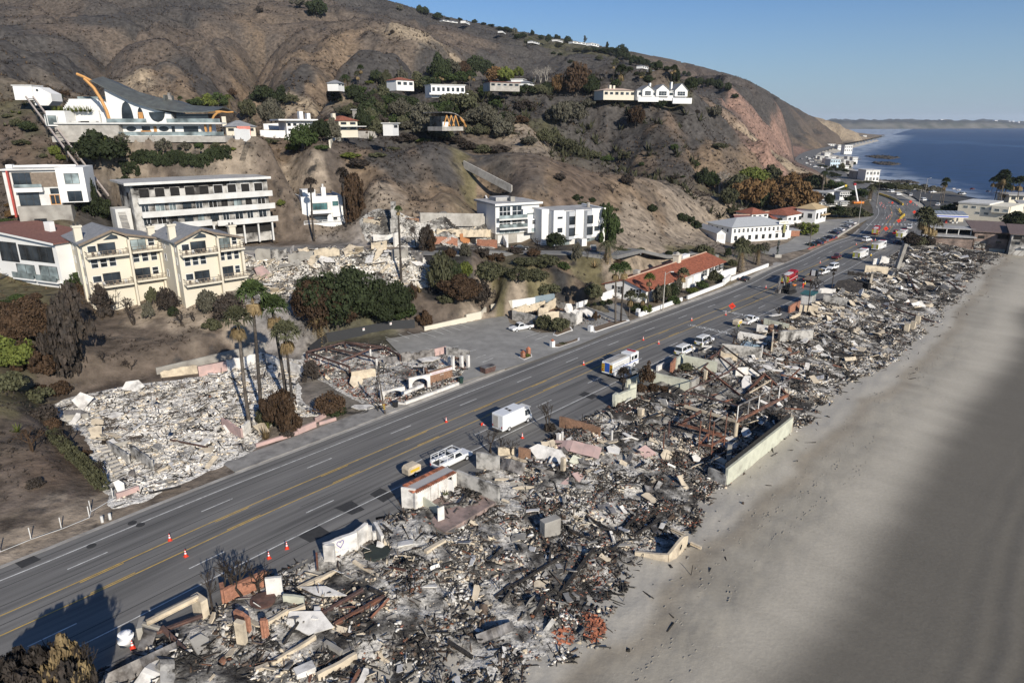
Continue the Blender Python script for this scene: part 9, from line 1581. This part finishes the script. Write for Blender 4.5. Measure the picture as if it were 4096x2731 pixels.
for f,x,y,h,lb in ((R1,1275,300,3.0,'large orange diamond road sign by the loaded work pickup'),(Z1,1720,1165,3.4,'orange diamond road sign right of the red fire engine'),(Z1,1910,1040,3.2,'orange diamond road sign above the red covered load'),(Z1,2085,745,3.2,'orange diamond road sign beyond the junction crossing'),(Z1,2140,900,3.0,'orange diamond road sign on the bucket truck'),(Z1,1820,745,2.4,'small orange sign among the junction cones')):
    b=P(*f(x,y),.02);o=thing('road_sign',lb,'sign',b,-.35,'orange diamond road signs');r=h*.29;MB().hexa([(0,-.02,h-2*r),(r,-.02,h-r),(r,.02,h-r),(0,.02,h-2*r),(-r,-.02,h-r),(0,-.02,h),(0,.02,h),(-r,.02,h-r)][:4]+[(-r,-.02,h-r),(0,-.02,h),(0,.02,h),(-r,.02,h-r)]).build('sign_face',M_orange,o);MB().bar((0,.05,0),(0,.05,h-r),.07).bar((-.6,.05,.04),(.6,.05,.04),.06).build('sign_stand',M_frame,o);text_mesh('sign_mark','ROAD\nWORK',r*.32,M_frame,o,Vector((0,-.035,h-r)),(1,0,0),(0,0,1))
def barriers(pts,n_,label):
    ps=[P(*q,.02) for q in pts]
    bm_=MB().prism([(-.3,0),(.3,0),(.15,.9),(-.15,.9)],-.85,.85).mesh('water_barrier',PC['yellow'])
    for i in range(n_):
        t=i/(n_-1)*(len(ps)-1);k=min(int(t),len(ps)-2);p=ps[k].lerp(ps[k+1],t-k);d=ps[k+1]-ps[k];o=inst('water_barrier',bm_,None,p,math.atan2(d.y,d.x)-math.pi/2,(1.2,1.5,1.4));tag(o,'yellow water filled barrier '+label+', '+nth(i)+' from its far end','barrier','yellow barriers '+label)
barriers([Z1(1630,580),Z1(1790,635),Z1(1900,685),Z1(1975,735)],26,'in the long row beyond the junction');barriers([Z1(1925,815),Z1(1960,880),Z1(1995,895),Z1(1945,940)],9,'in the curved row before the junction')
def lamp(label,q,qt,dx,arm=True,m=None,nm='street_lamp',cat='street lamp'):
    b=hit(*q);h=hm(q,qt);o=thing(nm,label,cat,b);MB().tube([(0,0,-.2),(0,0,h)],[.16,.09],8).build('pole',m or M_conc,o)
    if arm:MB().tube([(0,0,h*.93),(dx*.6,0,h),(dx,0,h+.15)],.06,6).build('arm',m or M_conc,o);MB().cbox((dx,0,h+.08),(.8,.3,.16)).build('lamp_head',M_w2,o)
    return o,h
lamp('street lamp with a rust brown pole in front of the tiled roof house',t21(1385,1285),t21(1405,930),1.7);lamp('tall pale street lamp at the end of the junction kerb wall',Z1(1325,1010),Z1(1375,665),4);lamp('street lamp with signal arm at the junction centre',Z1(1590,780),Z1(1610,540),5);lamp('street lamp at the beach car park kerb',Z2(690,470),Z2(725,220),-4);lamp('thin lamp pole with banner by the beach trucks',Z2(780,350),Z2(830,50),2);lamp('slim pole left of the beach trucks',Z2(545,250),Z2(570,95),1.5,False)
for lb,q,qt in (('timber utility pole by the petrol station palms',Z2(1000,520),Z2(1070,150)),('timber utility pole left of the junction lamp',Z1(1590,740),Z1(1605,350)),('dark pole in front of the junction car park',Z1(605,1365),Z1(628,990)),('slim grey pole behind the small junction signal',Z1(1260,915),Z1(1295,660)),('utility pole by the white flat roofed house',Z1(1095,660),Z1(1125,380)),('utility pole on the shore near the bend house',Z1(1515,400),Z1(1525,210)),('utility pole beside the crossing sign',Z2(840,630),Z2(915,260))):o,h=lamp(lb,q,qt,0,False,M_bark,'utility_pole','utility pole');MB().box(-1.2,1.2,-.06,.06,h-1.0,h-.85).build('cross_arm',M_bark,o)
o,h=lamp('leaning burnt utility pole with yellow bands by the salon ruin',t12(1187,668),t12(1130,275),0,False,M_bark,'utility_pole','utility pole');o.rotation_euler=(0,-.10,0)
for i in range(3):MB().cyl((0,0,1.0+.35*i),.19,.12,10).build('yellow_band',PC['yellow'],o)
cb_=thing('fallen_cable','tangle of black fallen cables on the pavement by the salon','cable',hit(*t12(900,640)))
for k in range(7):MB().tube([Vector((rnd.uniform(-1,1)+math.cos(i*.9+k)*(1.2+.25*k),rnd.uniform(-.3,.3)+math.sin(i*.9+k)*(.9+.1*k),.17+.05*math.sin(i))) for i in range(9)],.025,4).build('cable_loop',M_dark,cb_)
for lb,q,r,hh in (('black wheelie bin at the kerb below the salon arches',t12(1280,605),PC['black'],1.1),('dark green wheelie bin at the end of the white planter wall',t12(1880,385),PC['green'],1.15)):o=thing('wheelie_bin',lb,'bin',hit(*q),.7);MB().hexa([(-.3,-.3,.1),(.3,-.3,.1),(.3,.3,.1),(-.3,.3,.1),(-.38,-.4,hh),(.38,-.4,hh),(.38,.4,hh),(-.38,.4,hh)]).build('bin_body',r,o);MB().box(-.42,.42,-.44,.44,hh,hh+.1).build('lid',r,o);[wheel(o,-.32,s*.3,.11,.06) for s in (-1,1)]
o=thing('dumpster','rusty skip on the pavement right of the salon','skip',hit(*t12(2130,285)),.75);MB().hexa([(-1.2,-.7,.1),(1.2,-.7,.1),(1.2,.7,.1),(-1.2,.7,.1),(-1.35,-.85,1.3),(1.35,-.85,1.3),(1.35,.85,1.3),(-1.35,.85,1.3)]).build('skip_body',M_rustd,o);MB().box(-1.35,1.35,-.85,.85,1.3,1.4).build('skip_lid',M_tin,o)
bb=P(*t03(1165,1200),.02);o=thing('bulk_bag','white bulk rubble bag at the roadside of the nearest ruin','bag',bb,.5);mb=MB();mb.tube([(0,0,0),(0,0,.35),(.02,0,.8),(0,.03,1.05),(.05,0,1.2),(.0,.05,1.32)],[.62,.72,.70,.62,.45,.2],11);mb.build('bag',M_band,o,smooth=True);MB().tube([(-.55,-.1,.3),(-.2,-.56,.8),(.3,-.52,.6),(.58,-.1,.9)],.02,4).build('strap',M_conc,o)
st=hit(*Z1(130,1500));o=thing('statue','dark bronze standing figure statue on a pale base at the kerb','statue',st);MB().cbox((0,0,.5),(2.4,2.4,1.2)).build('plinth',M_conc,o,bevel=.1);MB().tube([(0,0,1.1),(.1,0,2.2),(-.1,0,3.4),(.05,0,4.6),(0,0,5.2),(0,0,5.6),(0,0,6.1)],[.5,.42,.38,.5,.2,.28,.12],9).tube([(0,.1,4.6),(.6,.3,5.4),(.4,.2,6.3)],[.18,.13,.09],6).build('figure',mat('dark_bronze',(.04,.05,.045),.5),o,smooth=True)
def person(label,q,az,top,leg):
    b=P(*q,.02);o=thing('person',label,'person',b,az);V=[(0,0,.95),(0,0,1.2),(0,0,1.42),(0,0,1.55),(0,0,1.70),(0,.2,1.42),(.08,.27,1.15),(.2,.24,.92),(0,-.2,1.42),(.05,-.28,1.15),(.12,-.27,.92),(0,.1,.9),(.03,.12,.5),(0,.13,.06),(.16,.14,.03),(0,-.1,.9),(-.04,-.12,.5),(-.08,-.13,.06),(.08,-.14,.03)];E=[(0,1),(1,2),(2,3),(3,4),(2,5),(5,6),(6,7),(2,8),(8,9),(9,10),(0,11),(11,12),(12,13),(13,14),(0,15),(15,16),(16,17),(17,18)];R_=[.16,.16,.16,.065,.11,.085,.055,.045,.085,.055,.045,.105,.08,.06,.05,.105,.08,.06,.05]
    me=bpy.data.meshes.new('body');me.from_pydata(V,E,[]);t=bpy.data.objects.new('tmp',me);COL.objects.link(t);md=t.modifiers.new('s','SKIN');t.modifiers.new('b','SUBSURF').levels=1;me.skin_vertices[0].data[0].use_root=True
    for v,r in zip(me.skin_vertices[0].data,R_):v.radius=(r,r)
    m2=bpy.data.meshes.new_from_object(t.evaluated_get(bpy.context.evaluated_depsgraph_get()));bpy.data.objects.remove(t);m2.materials.clear()
    for m in (top,leg,mat('skin',(.42,.25,.17),.7)):m2.materials.append(m)
    for f in m2.polygons:f.material_index=1 if f.center.z < .92 and abs(f.center.y) < .22 else (2 if f.center.z > 1.5 or f.center.z < 1.0 and abs(f.center.y) > .22 else 0)
    link(bpy.data.objects.new('body',m2),o);MB().tube([(0,0,1.68),(0,0,1.78),(0,0,1.83)],[.14,.11,.03],9).build('hard_hat',M_band,o)
M_vest=mat('lime_vest',(.42,.62,.03),.7);M_ytop=mat('yellow_jacket',(.60,.40,.03),.7)
person('worker in lime vest and white hard hat standing by the generator trailer',R1(1378,555),0,M_vest,PC['blue']);person('worker in orange jacket standing beside the lorry flat bed',Z3(523,955),1,M_orange,M_orange);person('worker in yellow jacket behind the orange one by the lorry',Z3(556,940),2,M_ytop,PC['black']);person('firefighter in yellow jacket at the front of the white engine',Z3(1797,395),1.5,M_ytop,PC['black']);person('firefighter in yellow jacket at the open door of the white van',R1(640,905),.5,M_ytop,PC['black'])
# road lettering, patches and covers
M_patch=mat('tar_patch',(.045,.044,.043),.9,.2,2)
for q,tx in ((R1(815,525),'SIGNAL'),(R1(1030,570),'SIGNAL'),(R1(1330,297),'AHEAD')):p=P(*q,.026);az=A1(q);structure(text_mesh('road_lettering',tx,2.3,M_white,None,p,(math.sin(az),-math.cos(az),0),(math.cos(az),math.sin(az),0),.001))
for i,pts in enumerate(([t12(1045,1400),t12(1140,1342),t12(1285,1405),t12(1170,1475)],[t12(715,1525),t12(880,1460),t12(1000,1540),t13(880,20)],[t13(390,220),t13(560,105),t13(690,190),t13(500,275)],[t22(608,490),t22(665,458),t22(790,495),t22(735,530)],[t03(130,460),t03(300,390),t03(380,430),t03(200,510)])):mb=MB();mb.poly([tuple(P(*q,.019)) for q in pts]);structure(mb.build('road_patch',M_patch))
for q in (t03(840,305),t03(1215,95),t03(1290,112)):p=P(*q,.021);structure(MB().cyl(p,.5,.006,16).build('manhole_cover',M_patch))
fo_=Ruin('wire_fence','chain link fence with pale posts along the left roadside field','fence',t03(285,245));fp=[t03(0,360),t03(285,245),t03(565,150),t03(822,45),t02(835,1560),t02(1040,1440)]
for q in fp:fo_.post(q,1.5,.09,M_w2,'fence_post')
for a,b in zip(fp,fp[1:]):fo_.beam(a,b,1.45,1.45,.05,M_w2,'top_rail');fo_.beam(a,b,.75,.75,.02,M_frame,'wire');fo_.beam(a,b,1.1,1.1,.02,M_frame,'wire');fo_.beam(a,b,.4,.4,.02,M_frame,'wire')
for lb,q in (('short white bollard at the roadside below the ash lot',t03(942,88)),('short white bollard with yellow cap beside another below the ash lot',t03(1014,62))):o=thing('bollard',lb,'bollard',hit(*q));MB().cyl((0,0,-.1),.16,.9,10).build('post',M_w2,o)
# orange planter kerb below the tall palms
pk=Ruin('planter_wall','low salmon planter wall along the pavement below the tall palms','wall',t12(250,920));pk.wall(t12(0,968),t12(385,850),.55,M_pink,.35,0);pk.wall(t12(385,850),t12(550,780),.95,M_pink,.35,.02);pk.wall(t12(550,740),t12(640,690),.8,M_pink,.3,.1);pk.wall(t12(580,765),t12(735,720),.5,M_pink,.3,0)

x,y,pl=in_poly([Z1(640,30),Z1(1300,20),Z1(1350,60),Z1(1180,150),Z1(1020,240),Z1(880,220),Z1(720,120)],2600,0);debris('debris_field','grey brown rubble of burnt lots along the far bend',x,y,np.full(len(x),.3),np.full(len(x),.5),.7,warm=.3,planks=.2)
for lb,pts in (('dark reef rocks in the surf off the bend, the farther band',[Z1(1430,20),Z1(1700,10),Z1(1930,40),Z1(1800,62),Z1(1600,50)]),('dark reef rocks in the surf off the bend, the nearer band',[Z1(1540,112),Z1(1700,108),Z1(1940,135),Z1(1820,152),Z1(1640,142)]),('dark rocks at the water edge past the bend house',[Z1(1640,385),Z1(2060,385),Z1(2200,420),Z1(1700,405)])):
    x,y,pl=in_poly(pts,700,-5.5);n=len(x);V,F=boxes(x,y,np.full(n,-5.5),np.stack([NR.uniform(1.5,5,n),NR.uniform(1,3.5,n),NR.uniform(.6,1.8,n)],1),NR.uniform(0,6,n),NR.normal(0,.2,n),NR.normal(0,.2,n),.3);stuff(tag(npmesh('reef_rocks',V,F,mat('wet_rock',(.06,.052,.042),.7,.3,.5)),lb,'rocks'))
